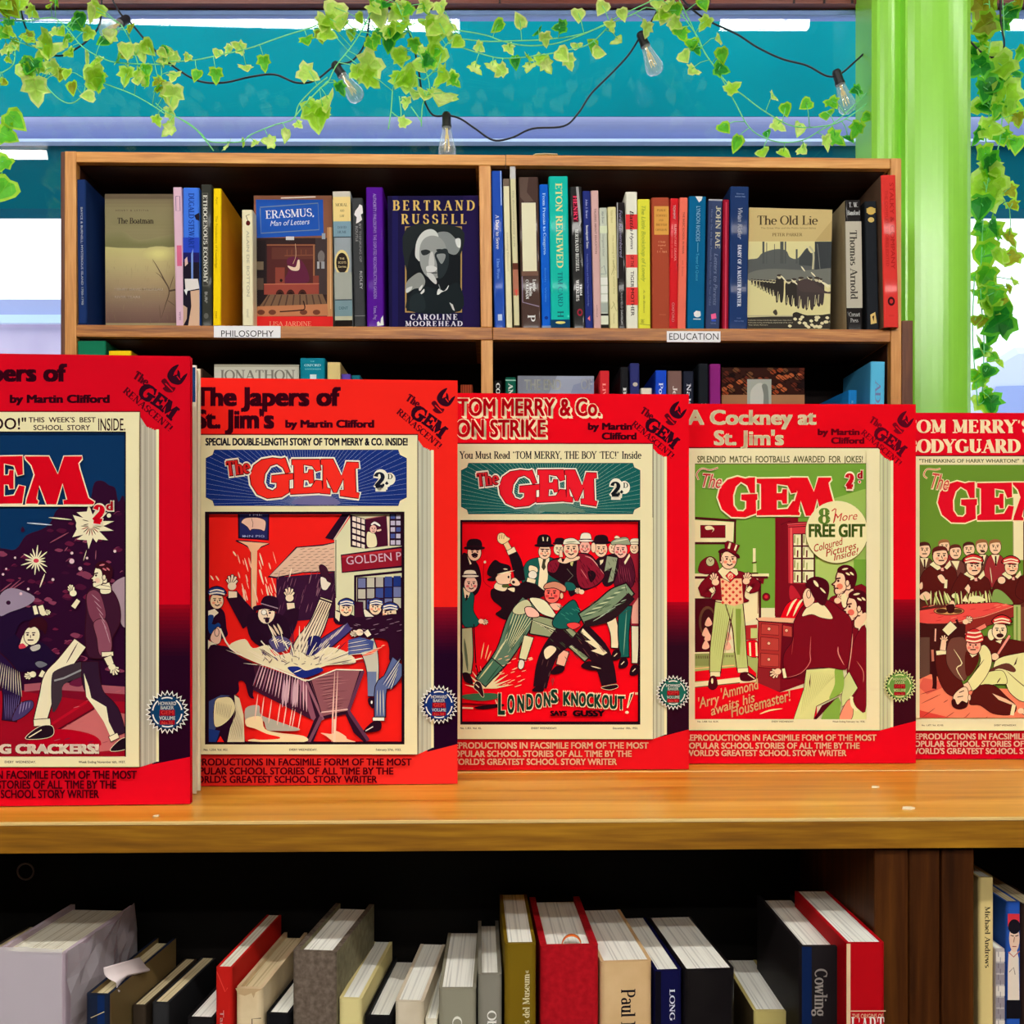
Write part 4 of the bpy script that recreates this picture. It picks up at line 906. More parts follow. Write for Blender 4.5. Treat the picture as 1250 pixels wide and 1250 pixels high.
# ------------------------------------------------------------------ the low bookcases whose tops form the display ledge
ZT = EYE - .131
CF = Frame((0, .5993, 0), 1.37)
LEDGE = wood('ledge_top_boards', (184, 116, 22), (222, 158, 48), (240, 184, 82), 'x', .9, .3, .45, .5)
LEDGEF = wood('ledge_front_edge', (104, 62, 0), (140, 92, 4), (174, 122, 18), 'x', 1.5, .5)
WORN_LIT = mat((226, 190, 120), .5)  # worn edge wood, with the bevel's highlight put into its colour
UPR = wood('dark_upright', (40, 17, 2), (66, 32, 6), (92, 52, 14), 'z', 1.0, .5, .15)
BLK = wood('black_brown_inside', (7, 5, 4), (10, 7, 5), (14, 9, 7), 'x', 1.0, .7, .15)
lc = empty('low_bookcase', CF.M, 'low oak bookcase whose top carries the red volumes, books packed below', 'bookcase')
cx = lambda px, py, d=0: CF.at(px, py, d)[0]
TH = .0178
mb = MB().box((-1.0, 0, ZT - TH), (1.0, .1625, ZT)).box((-1.0, -.0004, ZT - .0016), (1.0, .0012, ZT + .0003), 1).box((-1.0, -.0002, ZT - TH), (1.0, .0003, ZT - .0016), 2)
mb.build('top_board', [LEDGE, WORN_LIT, LEDGEF], lc, bevel=.0006)
u0, u1, u2, u3 = (cx(p, 1036, .004) for p in (1067, 1110, 1149, 1190))
for a, b, dd in ((u0, u1, .004), (u1, u2, .0045), (u2, u3, .004)):
    MB().box((a + .0003, dd, 0), (b - .0003, .15, ZT - TH - .0012)).build('upright', [UPR], lc, bevel=.0012)
for sx in (-1, 1): MB().box((sx * 1.0 - .0 if sx < 0 else .978, .003, 0), (-.978 if sx < 0 else 1.0, .15, ZT - TH - .0005)).build('side_panel', UPR, lc, bevel=.001)
ZB = EYE - .47
for zz in (ZB, EYE - .80, .06):
    MB().box((-.977, .006, zz - .018), (u0, .1485, zz)).build('shelf', BLK, lc); MB().box((u3, .006, zz - .018), (.977, .1485, zz)).build('shelf', BLK, lc)
MB().box((-1.0, .1505, 0), (1.0, .1615, ZT - TH - .0005)).build('back_panel', BLK, lc)
rg = MB(); a_, b_ = CF.at(31, 1064, .1495)
rg.tube([(a_ + .0058 * cos(k * pi / 8), .1498, b_ + .0058 * sin(k * pi / 8)) for k in range(17)], .0007, 6)
rg.build('peg_ring', mat((120, 100, 90), .4), lc)
fc = empty('low_bookcase', CF.M @ Matrix.Translation((0, .1645, 0)), 'second low bookcase backing onto the first, carrying the three red volumes beyond the seam', 'bookcase')
mb = MB().box((-1.0, 0, ZT - TH), (1.0, .215, ZT)).box((-1.0, -.0002, ZT - .0012), (1.0, .0008, ZT + .0002), 1)
mb.build('top_board', [LEDGE, WORN_LIT], fc, bevel=.0006)
for sx in (-1, .978): MB().box((sx, .003, 0), (sx + .022, .2, ZT - TH - .0005)).build('side_panel', UPR, fc)
MB().box((-.977, .004, 0), (.977, .014, ZT - TH - .0005)).build('back_panel', BLK, fc)
for zz in (.3, .65): MB().box((-.977, .0145, zz), (.977, .2, zz + .018)).build('shelf', BLK, fc)

# flecks of paper lying on the ledge
def fleck(px, py, wpx, hpx, label):
    Y = .131 * F / (py - CY); c = W(px, py, Y); s = wpx * Y / F
    o = MB().prism([(-s / 2, -s * .3), (s * .1, -s * .42), (s / 2, -s * .1), (s * .35, s * .3), (-s * .2, s * .4)], 0, .0008).build('paper_scrap', mat((240, 226, 190), .7))
    o.matrix_basis = Matrix.Translation((c.x, c.y, ZT + .0002)); tag(o, label, 'paper scrap', 'paper scraps on the ledge')
fleck(191, 997, 7, 5, 'tiny pale paper scrap on the ledge below the first red volume')
fleck(1108, 987.5, 17, 3, 'long pale paper scrap on the ledge near the front edge')
fleck(1068, 961.5, 10, 2, 'thin pale paper scrap just in front of the seam')

# ------------------------------------------------------------------ books packed below the ledge, seen from above
GD = 'books packed on the shelf below the ledge'
def lower(xl, xr, yt, col, label, items=(), yaw=0.0, d=.032, depth=.105, pages=PAGES_W, hard=False, lean=None, zb=None, **k):
    if callable(items):          # v(py): how far down the spine a pixel row lies
        z1 = CF.at(xl, yt, d)[1]; Hs = z1 - ZB
        items = items(lambda py: (z1 - CF.at(xl, py, d)[1]) / Hs)
    return shelf_book(CF, xl, xr, yt, zb if zb is not None else ZB + .0005, col, label, GD, items, d=d, depth=depth, pages=pages, hard=hard, yaw=yaw, **k)
CLEAR = glass_mat('clear_film', (.93, .93, .95), 1.45)
b = lower(-14, 80, 1166, (196, 178, 190), 'thick pale hardback in crumpled clear plastic wrapping', yaw=5, pages=PAGES, d=.035, depth=.10, hard=True, t=.003)
# the crumpled wrapping of that hardback, a part of it
pw = [c for c in b.children if c.name.startswith('cover')][0]
xs = [v.co.x for v in pw.data.vertices]; zs = [v.co.z for v in pw.data.vertices]; x0, x1, zt = min(xs), max(xs), max(zs)
r_ = random.Random(4); V = []; Fc = []
nx, ny = 9, 12
for j in range(ny + 1):
    for i in range(nx + 1):
        t = i / nx
        V.append((x1 + .001 + .0035 * r_.random() + .003 * sin(t * pi), .0005 + t * .095, zt - .10 + j / ny * (.10 + .004 * r_.random())))
for j in range(ny):
    for i in range(nx): Fc.append((j * (nx + 1) + i, j * (nx + 1) + i + 1, (j + 1) * (nx + 1) + i + 1, (j + 1) * (nx + 1) + i))
FILM = bpy.data.materials.new('crumpled_film'); FILM.use_nodes = True
nt = FILM.node_tree; pb = nt.nodes['Principled BSDF']; tr = nt.nodes.new('ShaderNodeBsdfTransparent'); mx = nt.nodes.new('ShaderNodeMixShader'); mx.inputs[0].default_value = .42
pb.inputs['Base Color'].default_value = (.72, .69, .74, 1); pb.inputs['Roughness'].default_value = .22
nt.links.new(tr.outputs[0], mx.inputs[1]); nt.links.new(pb.outputs[0], mx.inputs[2]); nt.links.new(mx.outputs[0], nt.nodes['Material Output'].inputs[0])
pydata('plastic_wrap', V, Fc, FILM, b)
V = []; Fc = []
for j in range(5):
    for i in range(9):
        V.append((x0 + (x1 - x0) * i / 8, -.0012 - .0012 * r_.random(), zt - .07 + .0735 * j / 4 + (.0015 * r_.random() if j == 4 else 0)))
for j in range(4):
    for i in range(8): Fc.append((j * 9 + i, j * 9 + i + 1, (j + 1) * 9 + i + 1, (j + 1) * 9 + i))
pydata('plastic_wrap', V, Fc, FILM, b, True)
b = lower(102.5, 134, 1216, (26, 34, 54), 'low navy hardback with a curled paper flap rising from its top', yaw=5, hard=True, pages=PAGES_OLD, sides=mat((120, 100, 60), .6), items=[('r', .52, 0, .82, 1, (18, 40, 86)), ('l', [(.25, .062), (.8, .045)], .03, (220, 200, 150))])
# curled slip
bpy.context.view_layer.update()
Iv = b.matrix_basis.inverted(); V = []; Fc = []
for row, Y in ((((127, 1181), (128, 1189), (134, 1195), (142, 1199), (143, 1206), (146, 1211)), .637), (((148, 1175), (149, 1181), (152, 1187), (156, 1190), (152, 1196), (150, 1203)), .652), (((170, 1168.5), (173, 1172), (178, 1179), (183, 1185), (166, 1190), (154, 1196)), .668)):
    sm = smooth_path(list(row), 3)
    V += [tuple(Iv @ W(px, py, Y)) for px, py in sm]
nr = len(sm)
for j in range(2):
    for i in range(nr - 1): Fc.append((j * nr + i, j * nr + i + 1, (j + 1) * nr + i + 1, (j + 1) * nr + i))
o = pydata('paper_flap', V, Fc, mat((222, 208, 208), .6), b, True); o.modifiers.new('thick', 'SOLIDIFY').thickness = .0004
lower(160, 178, 1229, (58, 48, 38), 'dim brown spine beside the navy hardback with the curled flap', yaw=6, d=.06, depth=.085, pages=PAGES_OLD)
lower(184, 206, 1226, (44, 44, 46), 'dim grey spine deep in the shade beside the brown one', yaw=6, d=.062, depth=.083, pages=PAGES_OLD)
lower(226, 261, 1245, (26, 24, 26), 'black spine low down just before the bright red paperback', yaw=5, pages=PAGES_W)
lower(262, 283.6, 1183, (190, 30, 24), 'bright red paperback with small white lettering, beside the cream paper jacket', yaw=5, pages=PAGES, items=lambda v: [('t', "Tanizaki's", v(1235), v(1290), .3, .52, (236, 200, 190)), ('l', [(.1, .01), (.6, .06), (.75, .05)], .05, (220, 70, 60))])
lower(286.5, 321, 1208, (214, 190, 148), 'book in a worn cream paper jacket with a torn head', yaw=5, hard=True, pages=PAGES_OLD, m=mottled('worn_cream_paper', (206, 180, 138), (226, 204, 164), 40), items=lambda v: [('l', [(.62, .5), (.62, v(1245)), (.95, v(1244))], .03, (60, 40, 40)), ('p', [(.0, 0), (.1, .015), (.35, .02), (.6, .012), (.68, .025), (.75, .01), (1, 0)], (190, 160, 120))])
lower(323, 354, 1239.5, (20, 20, 24), 'low black spine between the cream jacket and grey linen book', yaw=6)
lower(355, 411.5, 1164, (104, 90, 78), 'thick grey linen hardback taller than its neighbours', yaw=7, hard=True, t=.0034, m=mottled('grey_linen', (88, 76, 66), (116, 102, 90), 300, .9, .1), sides=mottled('grey_green_linen', (112, 106, 84), (132, 126, 100), 200, .9, .1), depth=.1)
lower(412.5, 442, 1221, (222, 208, 146), 'plain pale yellow spine beside the grey linen book', yaw=5)
lower(443.5, 479, 1242.5, (18, 18, 20), 'low black hardback with pale boards by the yellow spine', yaw=5, hard=True, pages=PAGES_W)
lower(481, 517.5, 1224.5, (214, 200, 176), 'plain cream spine leaning by the two grey ones', yaw=5, m=mottled('cream_paper', (204, 190, 164), (222, 210, 188), 30))
lower(518.5, 534, 1246, (224, 218, 196), 'narrow cream sliver between plain cream and grey spines', yaw=3)
lower(534.8, 581.5, 1208.5, (142, 138, 120), 'wide grey spine with a large white C', yaw=1, items=lambda v: [('s', 'Collected', v(1242), v(1330), .38, .62, (232, 230, 218))])
lower(583, 613, 1191, (132, 128, 116), 'narrow grey hardback with a large white O', yaw=-.5, hard=True, t=.0026, items=lambda v: [('s', 'Oblomov', v(1235), v(1300), .4, .76, (236, 234, 226))])
lower(615.5, 655, 1153.5, (118, 94, 18), 'olive brown spine with cream lettering running upward', yaw=-1, items=lambda v: [('u', 'Las obras maestras del Museum\u00ab', v(1186), v(1330), .58, .78, (216, 204, 160))])
rb = lower(659.5, 731.5, 1157, (170, 10, 24), 'thick red cloth hardback with an orange ribbon loop', yaw=-1.5, hard=True, t=.0042, m=mottled('red_cloth', (158, 6, 20), (182, 14, 28), 260, .85, .15))
zt_ = max(v.co.z for v in [c for c in rb.children if c.name.startswith('cover')][0].data.vertices)
V = []; Fc = []
for i in range(11):
    a = pi * i / 10; x = .002 + .0062 * cos(a); z = zt_ - .0025 + .0062 * sin(a)
    V += [(x, .009, z), (x + .0005, .013, z)]
for i in range(10): Fc.append((2 * i, 2 * i + 1, 2 * i + 3, 2 * i + 2))
pydata('ribbon', V, Fc, mat((226, 110, 40), .5), rb, True).modifiers.new('thick', 'SOLIDIFY').thickness = .0004
lower(733, 797, 1175.5, (212, 176, 126), 'wide tan spine with large dark serif lettering', yaw=-3.5, m=mottled('tan_paper', (206, 168, 118), (222, 188, 140), 25), items=lambda v: [('s', 'Paul Nash', v(1209), v(1288), .4, .66, (30, 24, 30))])
lower(799, 833.6, 1186.5, (16, 16, 62), 'navy spine with small spaced white capitals below the ledge', yaw=-3.5, items=lambda v: [('r', 0, 0, .22, 1, (14, 12, 22)), ('s', 'LONG \u00b7 OLIVER', v(1209), v(1312), .54, .72, (214, 216, 230))])
lower(834.6, 898.5, 1185.5, (24, 20, 24), 'thick black shiny paperback with fanned white pages', yaw=-3.5, coat=.5, m=mottled('scuffed_black', (18, 14, 18), (26, 22, 26), 30, .3, .5, [(.4, (16, 13, 16)), (.62, (26, 23, 24)), (.75, (64, 60, 54))]))
lower(920, 967, 1236, (196, 180, 112), 'small pale olive spine lower than its neighbours', yaw=1, depth=.09, sides=mat((84, 68, 40), .6))
lower(977, 1029.5, 1157, (30, 26, 28), 'black hardback with a blue stripe and grey lettering', yaw=1, hard=True, coat=.4, d=.0, items=lambda v: [('r', .03, 0, .26, 1, (14, 32, 72)), ('s', 'Cowling', v(1184), v(1242), .34, .62, (150, 142, 136))])
lower(1033, 1081.5, 1153.5, (178, 8, 20), 'red paperback with a cream edge stripe standing before the dark upright', yaw=1, d=-.017, items=lambda v: [('r', 0, 0, .1, 1, (226, 190, 150)), ('r', .1, v(1235.2), 1, v(1236.4), (226, 190, 150)), ('h', 'THE ORIGINS OF', .14, .94, v(1244.5), .009, (226, 190, 150)), ('H', "L'ART", .12, .96, v(1268), .042, (240, 236, 226)), ('H', 'MODERNE', .12, .96, v(1276), .04, (240, 236, 226))])
lower(1194.5, 1213.6, 1072.5, (232, 208, 140), 'tall cream yellow paperback beside the dark upright', yaw=3, depth=.1, d=.04, items=lambda v: [('s', 'Michael Andrews', v(1108), v(1183), .42, .74, (70, 56, 40))])
lower(1214.8, 1227.4, 1160, (190, 180, 178), 'short pale spine printed with grey brickwork', yaw=3, d=.038, depth=.1, items=lambda v: [('r', .05, v(1163 + 14 * i), .95, v(1175 + 14 * i), (150, 140, 146) if i % 3 else (226, 216, 206)) for i in range(9)] + [('l', [(.5 if i % 2 else .3, v(1163 + 7 * i)), (.5 if i % 2 else .3, v(1169 + 7 * i))], .05, (96, 88, 92)) for i in range(16)])
lower(1228.2, 1246.4, 1102.5, (38, 82, 170), 'blue paperback with a man in a dark beret on its spine', yaw=3, d=.042, depth=.1, pages=PAGES_OLD,
      items=lambda v: [('r', .1, v(1116.75), .9, v(1132.42), (206, 50, 60)), ('p', [(.1, v(1188)), (.15, v(1165.2)), (.4, v(1159.5)), (.7, v(1159.5)), (.85, v(1170.9)), (.9, v(1222.2)), (.1, v(1222.2))], (230, 214, 196)), ('e', .55, v(1146.67), .36, v(17.1) - v(0), (232, 196, 170)), ('e', .55, v(1132.42), .42, v(9.12) - v(0), (26, 22, 30)), ('r', .13, v(1131), .95, v(1136.13), (26, 22, 30)),
             ('l', [(.3, v(1142.97)), (.5, v(1144.11))], .06, (40, 20, 20)), ('l', [(.62, v(1144.11)), (.82, v(1142.97))], .06, (40, 20, 20)), ('l', [(.56, v(1145.25)), (.5, v(1151.52))], .05, (150, 96, 80)), ('l', [(.42, v(1156.65)), (.68, v(1156.65))], .06, (160, 60, 60)), ('l', [(.15, v(1163.78)), (.5, v(1169.47)), (.9, v(1162.35))], .08, (196, 120, 110)), ('l', [(.2, v(1188)), (.5, v(1182.3)), (.6, v(1190.85))], .05, (120, 96, 90)),
             ('r', 0, v(1222.2), 1, v(1245), (22, 20, 26)), ('t', 'WYNDHAM', v(1262), v(1330), .4, .7, (220, 224, 236))])
lower(1247.4, 1275, 1106, (52, 36, 30), 'dark brown spine cut by the frame edge beside the blue one', yaw=3, d=.042, depth=.1, pages=PAGES_OLD)
lower(-66, -16, 1190, (60, 50, 44), 'dark hardback at the frame edge beside the plastic wrapped one', yaw=6, d=.045, depth=.09, pages=PAGES_OLD)

# ------------------------------------------------------------------ the five red volumes and their printed covers
INK = (52, 8, 22); SKIN = (238, 214, 178); PAPER = (236, 226, 180)
_G1 = dict(
 G=[(500, 182), (528, 262), (505, 268), (490, 235), (455, 212), (415, 225), (385, 270), (378, 320), (395, 355), (430, 368), (455, 350), (455, 320), (425, 318), (425, 282), (545, 270), (545, 300), (522, 305), (522, 375), (480, 400), (400, 408), (345, 385), (310, 330), (303, 280), (325, 225), (370, 192), (430, 182), (480, 188)],
 E=[(540, 192), (695, 190), (702, 250), (676, 256), (655, 225), (604, 218), (604, 268), (630, 268), (636, 248), (658, 248), (662, 322), (640, 324), (632, 304), (604, 305), (602, 350), (650, 347), (674, 308), (706, 310), (712, 376), (530, 385), (530, 357), (552, 352), (552, 222), (540, 220)],
 M=[(704, 190), (770, 188), (818, 285), (850, 205), (915, 208), (915, 236), (895, 242), (900, 374), (918, 380), (915, 408), (812, 394), (812, 364), (836, 362), (830, 295), (790, 376), (776, 376), (734, 290), (736, 350), (755, 356), (755, 384), (700, 380), (716, 350), (716, 222), (704, 218)])
_G2 = dict(
 G=[(350, 430), (380, 428), (380, 508), (355, 508), (340, 470), (308, 452), (282, 475), (268, 520), (270, 570), (290, 598), (320, 600), (335, 585), (335, 548), (310, 542), (310, 515), (392, 512), (392, 540), (384, 545), (386, 610), (330, 630), (260, 628), (212, 590), (190, 530), (202, 480), (240, 440), (290, 425), (330, 435)],
 E=[(388, 435), (590, 432), (592, 505), (564, 510), (545, 470), (490, 462), (490, 508), (515, 508), (520, 488), (542, 488), (542, 562), (520, 562), (515, 545), (490, 545), (490, 592), (545, 588), (572, 548), (602, 552), (588, 620), (388, 622), (388, 600), (410, 590), (410, 462), (388, 456)],
 M=[(250, 215), (475, 215), (560, 385), (620, 215), (790, 215), (790, 240), (755, 280), (765, 330), (850, 610), (910, 650), (900, 672), (615, 672), (615, 632), (650, 625), (605, 470), (545, 672), (455, 672), (385, 490), (355, 620), (375, 640), (370, 666), (255, 666), (265, 620), (340, 390), (310, 300), (255, 240)])
def glyph(P, pts, box, fill, out, ow, ink=None, iw=0):
    """a big slab letter fitted into box"""
    xs = [p[0] for p in pts]; ys = [p[1] for p in pts]
    x0, y0, x1, y1 = box; a, b, c, d = min(xs), min(ys), max(xs), max(ys)
    q = [(x0 + (x - a) / (c - a) * (x1 - x0), y0 + (y - b) / (d - b) * (y1 - y0)) for x, y in pts]
    return q
def masthead(P, kind, boxes, fill, out, ow, ink=None, iw=0):
    Q = [(k, glyph(P, kind[k], bx, fill, out, ow)) for k, bx in boxes]
    if ink:
        for k, q in Q: P.line(q + [q[0]], ow * 2, out); P.poly(q, out)
        for k, q in Q: P.line(q + [q[0]], iw * 2, ink)
    else:
        for k, q in Q: P.line(q + [q[0]], ow * 2, out)
    for k, q in Q: P.poly(q, fill)
def template(P, c):
    P.f(0, 0, 1)
    R, T, B, L = c['R'] + 6, c['T'] - 6, c['B'] + 6, c['L']
    pr, sr, pt, pb, st, sb, tr, db = c['pr'], c['sr'], c['pt'], c['pb'], c['st'], c['sb'], c['tr'], c['db']
    P.rect(L, T, R, B, c['red'])
    dk = c.get('dark', (34, 0, 26)); top = c.get('dtop', (150, 0, 22))
    n = 14; y1 = tr + (pb - tr) * .34
    P.rect(sr - 8, y1 - 1, R, B, dk)
    for i in range(n): P.rect(sr - 8, tr + (y1 - tr) * i / n, R, tr + (y1 - tr) * (i + 1) / n + .3, mix(top, dk, (i / (n - 1)) ** .8))
    P.poly([(L, pb), (pr, pb), (R, db - (R - c['R']) * .2), (R, B), (L, B)], c.get('redlo', c['red']))
    # printed page block beside the panel
    P.poly([(pr - 1, pt + 4), (pr + (sr - pr) * .35, st - 4), (pr + (sr - pr) * .75, st), (sr, st), (sr, sb), (pr - 1, pb + .6)], c.get('pg', (196, 190, 166)))
    for i, (t, wd, col) in enumerate(((.14, .9, (222, 214, 186)), (.28, 1.6, (160, 152, 134)), (.45, 1.0, (206, 200, 174)), (.58, 1.3, (176, 168, 146)), (.7, .8, (216, 208, 180)))):
        x = pr + (sr - pr) * t
        P.line([(x, st + 1 - (1 - t) * 8), (x, pb - (pb - sb) * t)], wd, mix(col, c.get('pg', (196, 190, 166)), .3))
    P.line([(sr - 1.8, st), (sr - 1.8, sb)], 3.2, PAPER)
    P.rect(L, pt, pr, pb, PAPER); P.line([(L, pt - .8), (pr, pt - .6)], 1.4, (96, 0, 14)); P.line([(pr, pt), (pr, pb)], 1.0, (90, 60, 50))
    P.line([(L, pb + .4), (pr, pb + .4)], .9, (110, 30, 20))
def badge(P, c):
    """the corner device: a slanted masthead and a small flame bird"""
    R, T, k = c['R'], c['T'], c['k']
    ink = c.get('logo', (84, 0, 20)); dk = c.get('logo2', (44, 0, 22))
    def xy(x, y): return R + (x - 1140) / 12.5 * k, T + (y - 65) / 12.5 * k
    P.f(0, 0, 1)
    x, y = xy(345, 345); P.serif('The', x, y, 8.6 * k, ink, w=18 * k, T=.3, t=.14, rot=33)
    c40, s40 = cos(radians(37)), sin(radians(37))
    P.o = (0, 0, 1)
    gx, gy = xy(450, 490)
    def rot(pts, sx, sy): return [(gx + (px * sx) * c40 - (py * sy) * s40, gy + (px * sx) * s40 + (py * sy) * c40) for px, py in pts]
    for ch in 'GEM':
        q = _G1[ch]; P.poly(rot([((px - 303) / 615, (py - 300) / 220) for px, py in q], 50 * k, 18.5 * k), dk)
    x, y = xy(205, 545); P.serif('RENASCENT!', x, y, 7.2 * k, ink, w=68 * k, T=.22, t=.1, rot=40.5)
    def pp(*a): return [xy(px, py) for px, py in a]
    P.blob(pp((985, 170), (900, 200), (840, 270), (825, 340), (870, 410), (940, 445), (1010, 440), (1070, 370), (1105, 290), (1050, 320), (1010, 360), (1000, 280), (970, 240), (960, 300), (930, 310), (920, 280)), dk)
    P.blob(pp((790, 360), (830, 400), (880, 470), (940, 490), (900, 550), (820, 550), (760, 500), (790, 470), (740, 400)), ink)
    P.line(pp((800, 430), (850, 480), (900, 530)), 1.3 * k, c['red']); P.line(pp((960, 330), (1000, 380)), 1.1 * k, c['red']); P.line(pp((990, 210), (940, 270), (915, 320)), 1.2 * k, c['red'], 3)
def seal(P, cx, cy, r, col, no, wh=(238, 236, 226)):
    P.f(0, 0, 1)
    star = lambda ra, rb, n=26: [(cx + (ra if i % 2 == 0 else rb) * sin(pi * i / n), cy - (ra if i % 2 == 0 else rb) * cos(pi * i / n)) for i in range(2 * n)]
    P.poly(star(r, r * .8), wh); P.poly(star(r * .9, r * .74), (20, 8, 26) if col[1] < 100 else (30, 30, 20)); P.ell(cx, cy, r * .76, r * .76, col, n=28)
    for i in range(6):
        a0 = i * 60 + 8; P.line([(cx + r * .66 * cos(radians(a0 + j * 7)), cy + r * .66 * sin(radians(a0 + j * 7))) for j in range(7)], r * .06, wh)
    P.rect(cx - r * .34, cy - r * .1, cx + r * .34, cy + r * .56, (150, 6, 24)); P.rect(cx - r * .38, cy + r * .16, cx + r * .38, cy + r * .36, col)
    for s_, y, h, wd, cc in (('HOWARD', -.32, .15, .8, wh), ('BAKER', -.13, .15, .6, wh), ('GEM', .1, .17, .56, (226, 70, 66)), ('VOLUME', .34, .15, .72, wh), (no, .55, .14, .5, (226, 80, 70))):
        P.text(s_, cx, cy + y * r, h * r, cc, w=wd * r, bold=.03, anchor='c')
def foot(P, c, x0, ys, ws, col):
    P.f(0, 0, 1)
    for s_, y, wd in zip(('REPRODUCTIONS IN FACSIMILE FORM OF THE MOST', 'POPULAR SCHOOL STORIES OF ALL TIME BY THE', "WORLD'S GREATEST SCHOOL STORY WRITER"), ys, ws):
        P.text(s_, x0, y, c['fh'], col, w=wd - x0, bold=.032)
def small(P, x0, xm, x1, y, h, a, bb_, cc, col=(60, 40, 40)):
    P.f(0, 0, 1)
    if a: P.text(a, x0, y, h, col, bold=.02)
    P.text(bb_, xm, y, h, col, bold=.02, anchor='c'); P.text(cc, x1, y, h, col, bold=.02, anchor='r')
def banner(P, x0, y0, x1, y1, col, ray, cut=8):
    """notched banner with rays from its lower middle"""
    pts = [(x0 + cut, y0), (x1 - cut, y0), (x1 - cut * .8, y0 + cut * .6), (x1, y0 + cut), (x1, y1 - cut), (x1 - cut * .8, y1 - cut * .6), (x1 - cut, y1), (x0 + cut, y1), (x0 + cut * .8, y1 - cut * .6), (x0, y1 - cut), (x0, y0 + cut), (x0 + cut * .8, y0 + cut * .6)]
    P.poly(pts, mix(col, (0, 0, 20), .6)); P.f(*P.o)
    ins = 1.6
    P.poly([(x + (ins if x < (x0 + x1) / 2 else -ins), y + (ins if y < (y0 + y1) / 2 else -ins)) for x, y in pts], col)
    cxx, cyy = (x0 + x1) / 2, y0 + (y1 - y0) * .92
    a0, b0, a1, b1 = x0 + 3, y0 + 3, x1 - 3, y1 - 3
    for i in range(74):
        a = radians(-196 + 212 * i / 73)
        dx, dy = cos(a), sin(a); t = 1e9
        if dx > 1e-6: t = min(t, (a1 - cxx) / dx)
        if dx < -1e-6: t = min(t, (a0 - cxx) / dx)
        if dy > 1e-6: t = min(t, (b1 - cyy) / dy)
        if dy < -1e-6: t = min(t, (b0 - cyy) / dy)
        xx, yy = cxx + dx * t, cyy + dy * t
        if (xx < x0 + cut and (yy < y0 + cut or yy > y1 - cut)) or (xx > x1 - cut and (yy < y0 + cut or yy > y1 - cut)): t *= .96
        P.line([(cxx + dx * 14, cyy + dy * 6), (cxx + dx * t, cyy + dy * t)], .75, ray)
def face(P, x, y, r, turn=0, skin=SKIN, hair=(52, 16, 26), cheek=None, tilt=0, ink=INK, smile=True):
    """a small printed face: turn -1 .. 1"""
    P.ell(x, y, r * 1.1, r * 1.3, ink, rot=tilt)
    P.ell(x, y, r, r * 1.2, skin, rot=tilt)
    s = turn * r * .35
    if hair: P.blob([(x - r * 1.1, y - r * .1), (x - r * 1.05, y - r * 1.0), (x - r * .2, y - r * 1.42), (x + r * .8, y - r * 1.2), (x + r * 1.1, y - r * .3), (x + r * .8, y - r * .75), (x + s, y - r * .8), (x - r * .8, y - r * .6)], hair)
    if cheek:
        for k in (-1, 1): P.ell(x + s + k * r * .55, y + r * .3, r * .24, r * .2, mix(skin, cheek, .6))
    for k in (-1, 1):
        P.ell(x + s + k * r * .38, y - r * .1, r * .15, r * .12, ink); P.line([(x + s + k * r * .2, y - r * .36), (x + s + k * r * .6, y - r * .38)], r * .13, ink)
    P.line([(x + s, y - r * .05), (x + s * 1.5 + r * .08, y + r * .3)], r * .1, ink)
    P.line([(x + s - r * .35, y + r * .56), (x + s, y + r * (.74 if smile else .56)), (x + s + r * .35, y + r * .56)], r * .17, ink)
PROF = [(.1, -1.0), (-.5, -.82), (-.7, -.3), (-.68, -.1), (-.82, .1), (-1.02, .26), (-.8, .36), (-.84, .5), (-.76, .6), (-.82, .72), (-.76, .98), (-.5, 1.14), (-.1, .98), (.12, .7), (.5, .62), (.66, -.2), (.45, -.85)]
def profile(P, x, y, r, d=-1, skin=SKIN, hair=(52, 16, 26), cheek=None, ink=INK, shine=None):
    """a printed head seen from the side; d -1 looks to the picture's start"""
    t = lambda pts: [(x - d * px * r, y + py * r) for px, py in pts]
    P.blob(t([(.0, .5), (.6, .3), (.9, 1.5), (-.1, 1.6)]), skin, ink, r * .1); P.blob(t(PROF), skin, ink, r * .1)
    if cheek: P.ell(*t([(-.38, .42)])[0], r * .26, r * .24, mix(skin, cheek, .7))
    P.line(t([(-.66, -.2), (-.34, -.26)]), r * .12, ink); P.ell(*t([(-.5, -.04)])[0], r * .1, r * .1, ink); P.line(t([(-.78, .55), (-.52, .58)]), r * .1, ink); P.line(t([(-.2, .9), (.1, .7), (.15, .4)]), r * .06, ink, 3)
    P.blob(t([(-.56, -.74), (-.5, -1.1), (0, -1.34), (.6, -1.2), (.98, -.7), (1.0, -.1), (.8, .5), (.55, .62), (.42, .2), (.1, .05), (.02, -.35), (-.15, -.6)]), hair)
    if shine:
        for a, b in (((-.2, -.95), (.3, -1.05)), ((.45, -.75), (.75, -.5)), ((.1, -.7), (.45, -.5))): P.line(t([a, b]), r * .16, shine, 0, True)
    P.ell(*t([(.24, .14)])[0], r * .17, r * .26, skin, ink, r * .07)
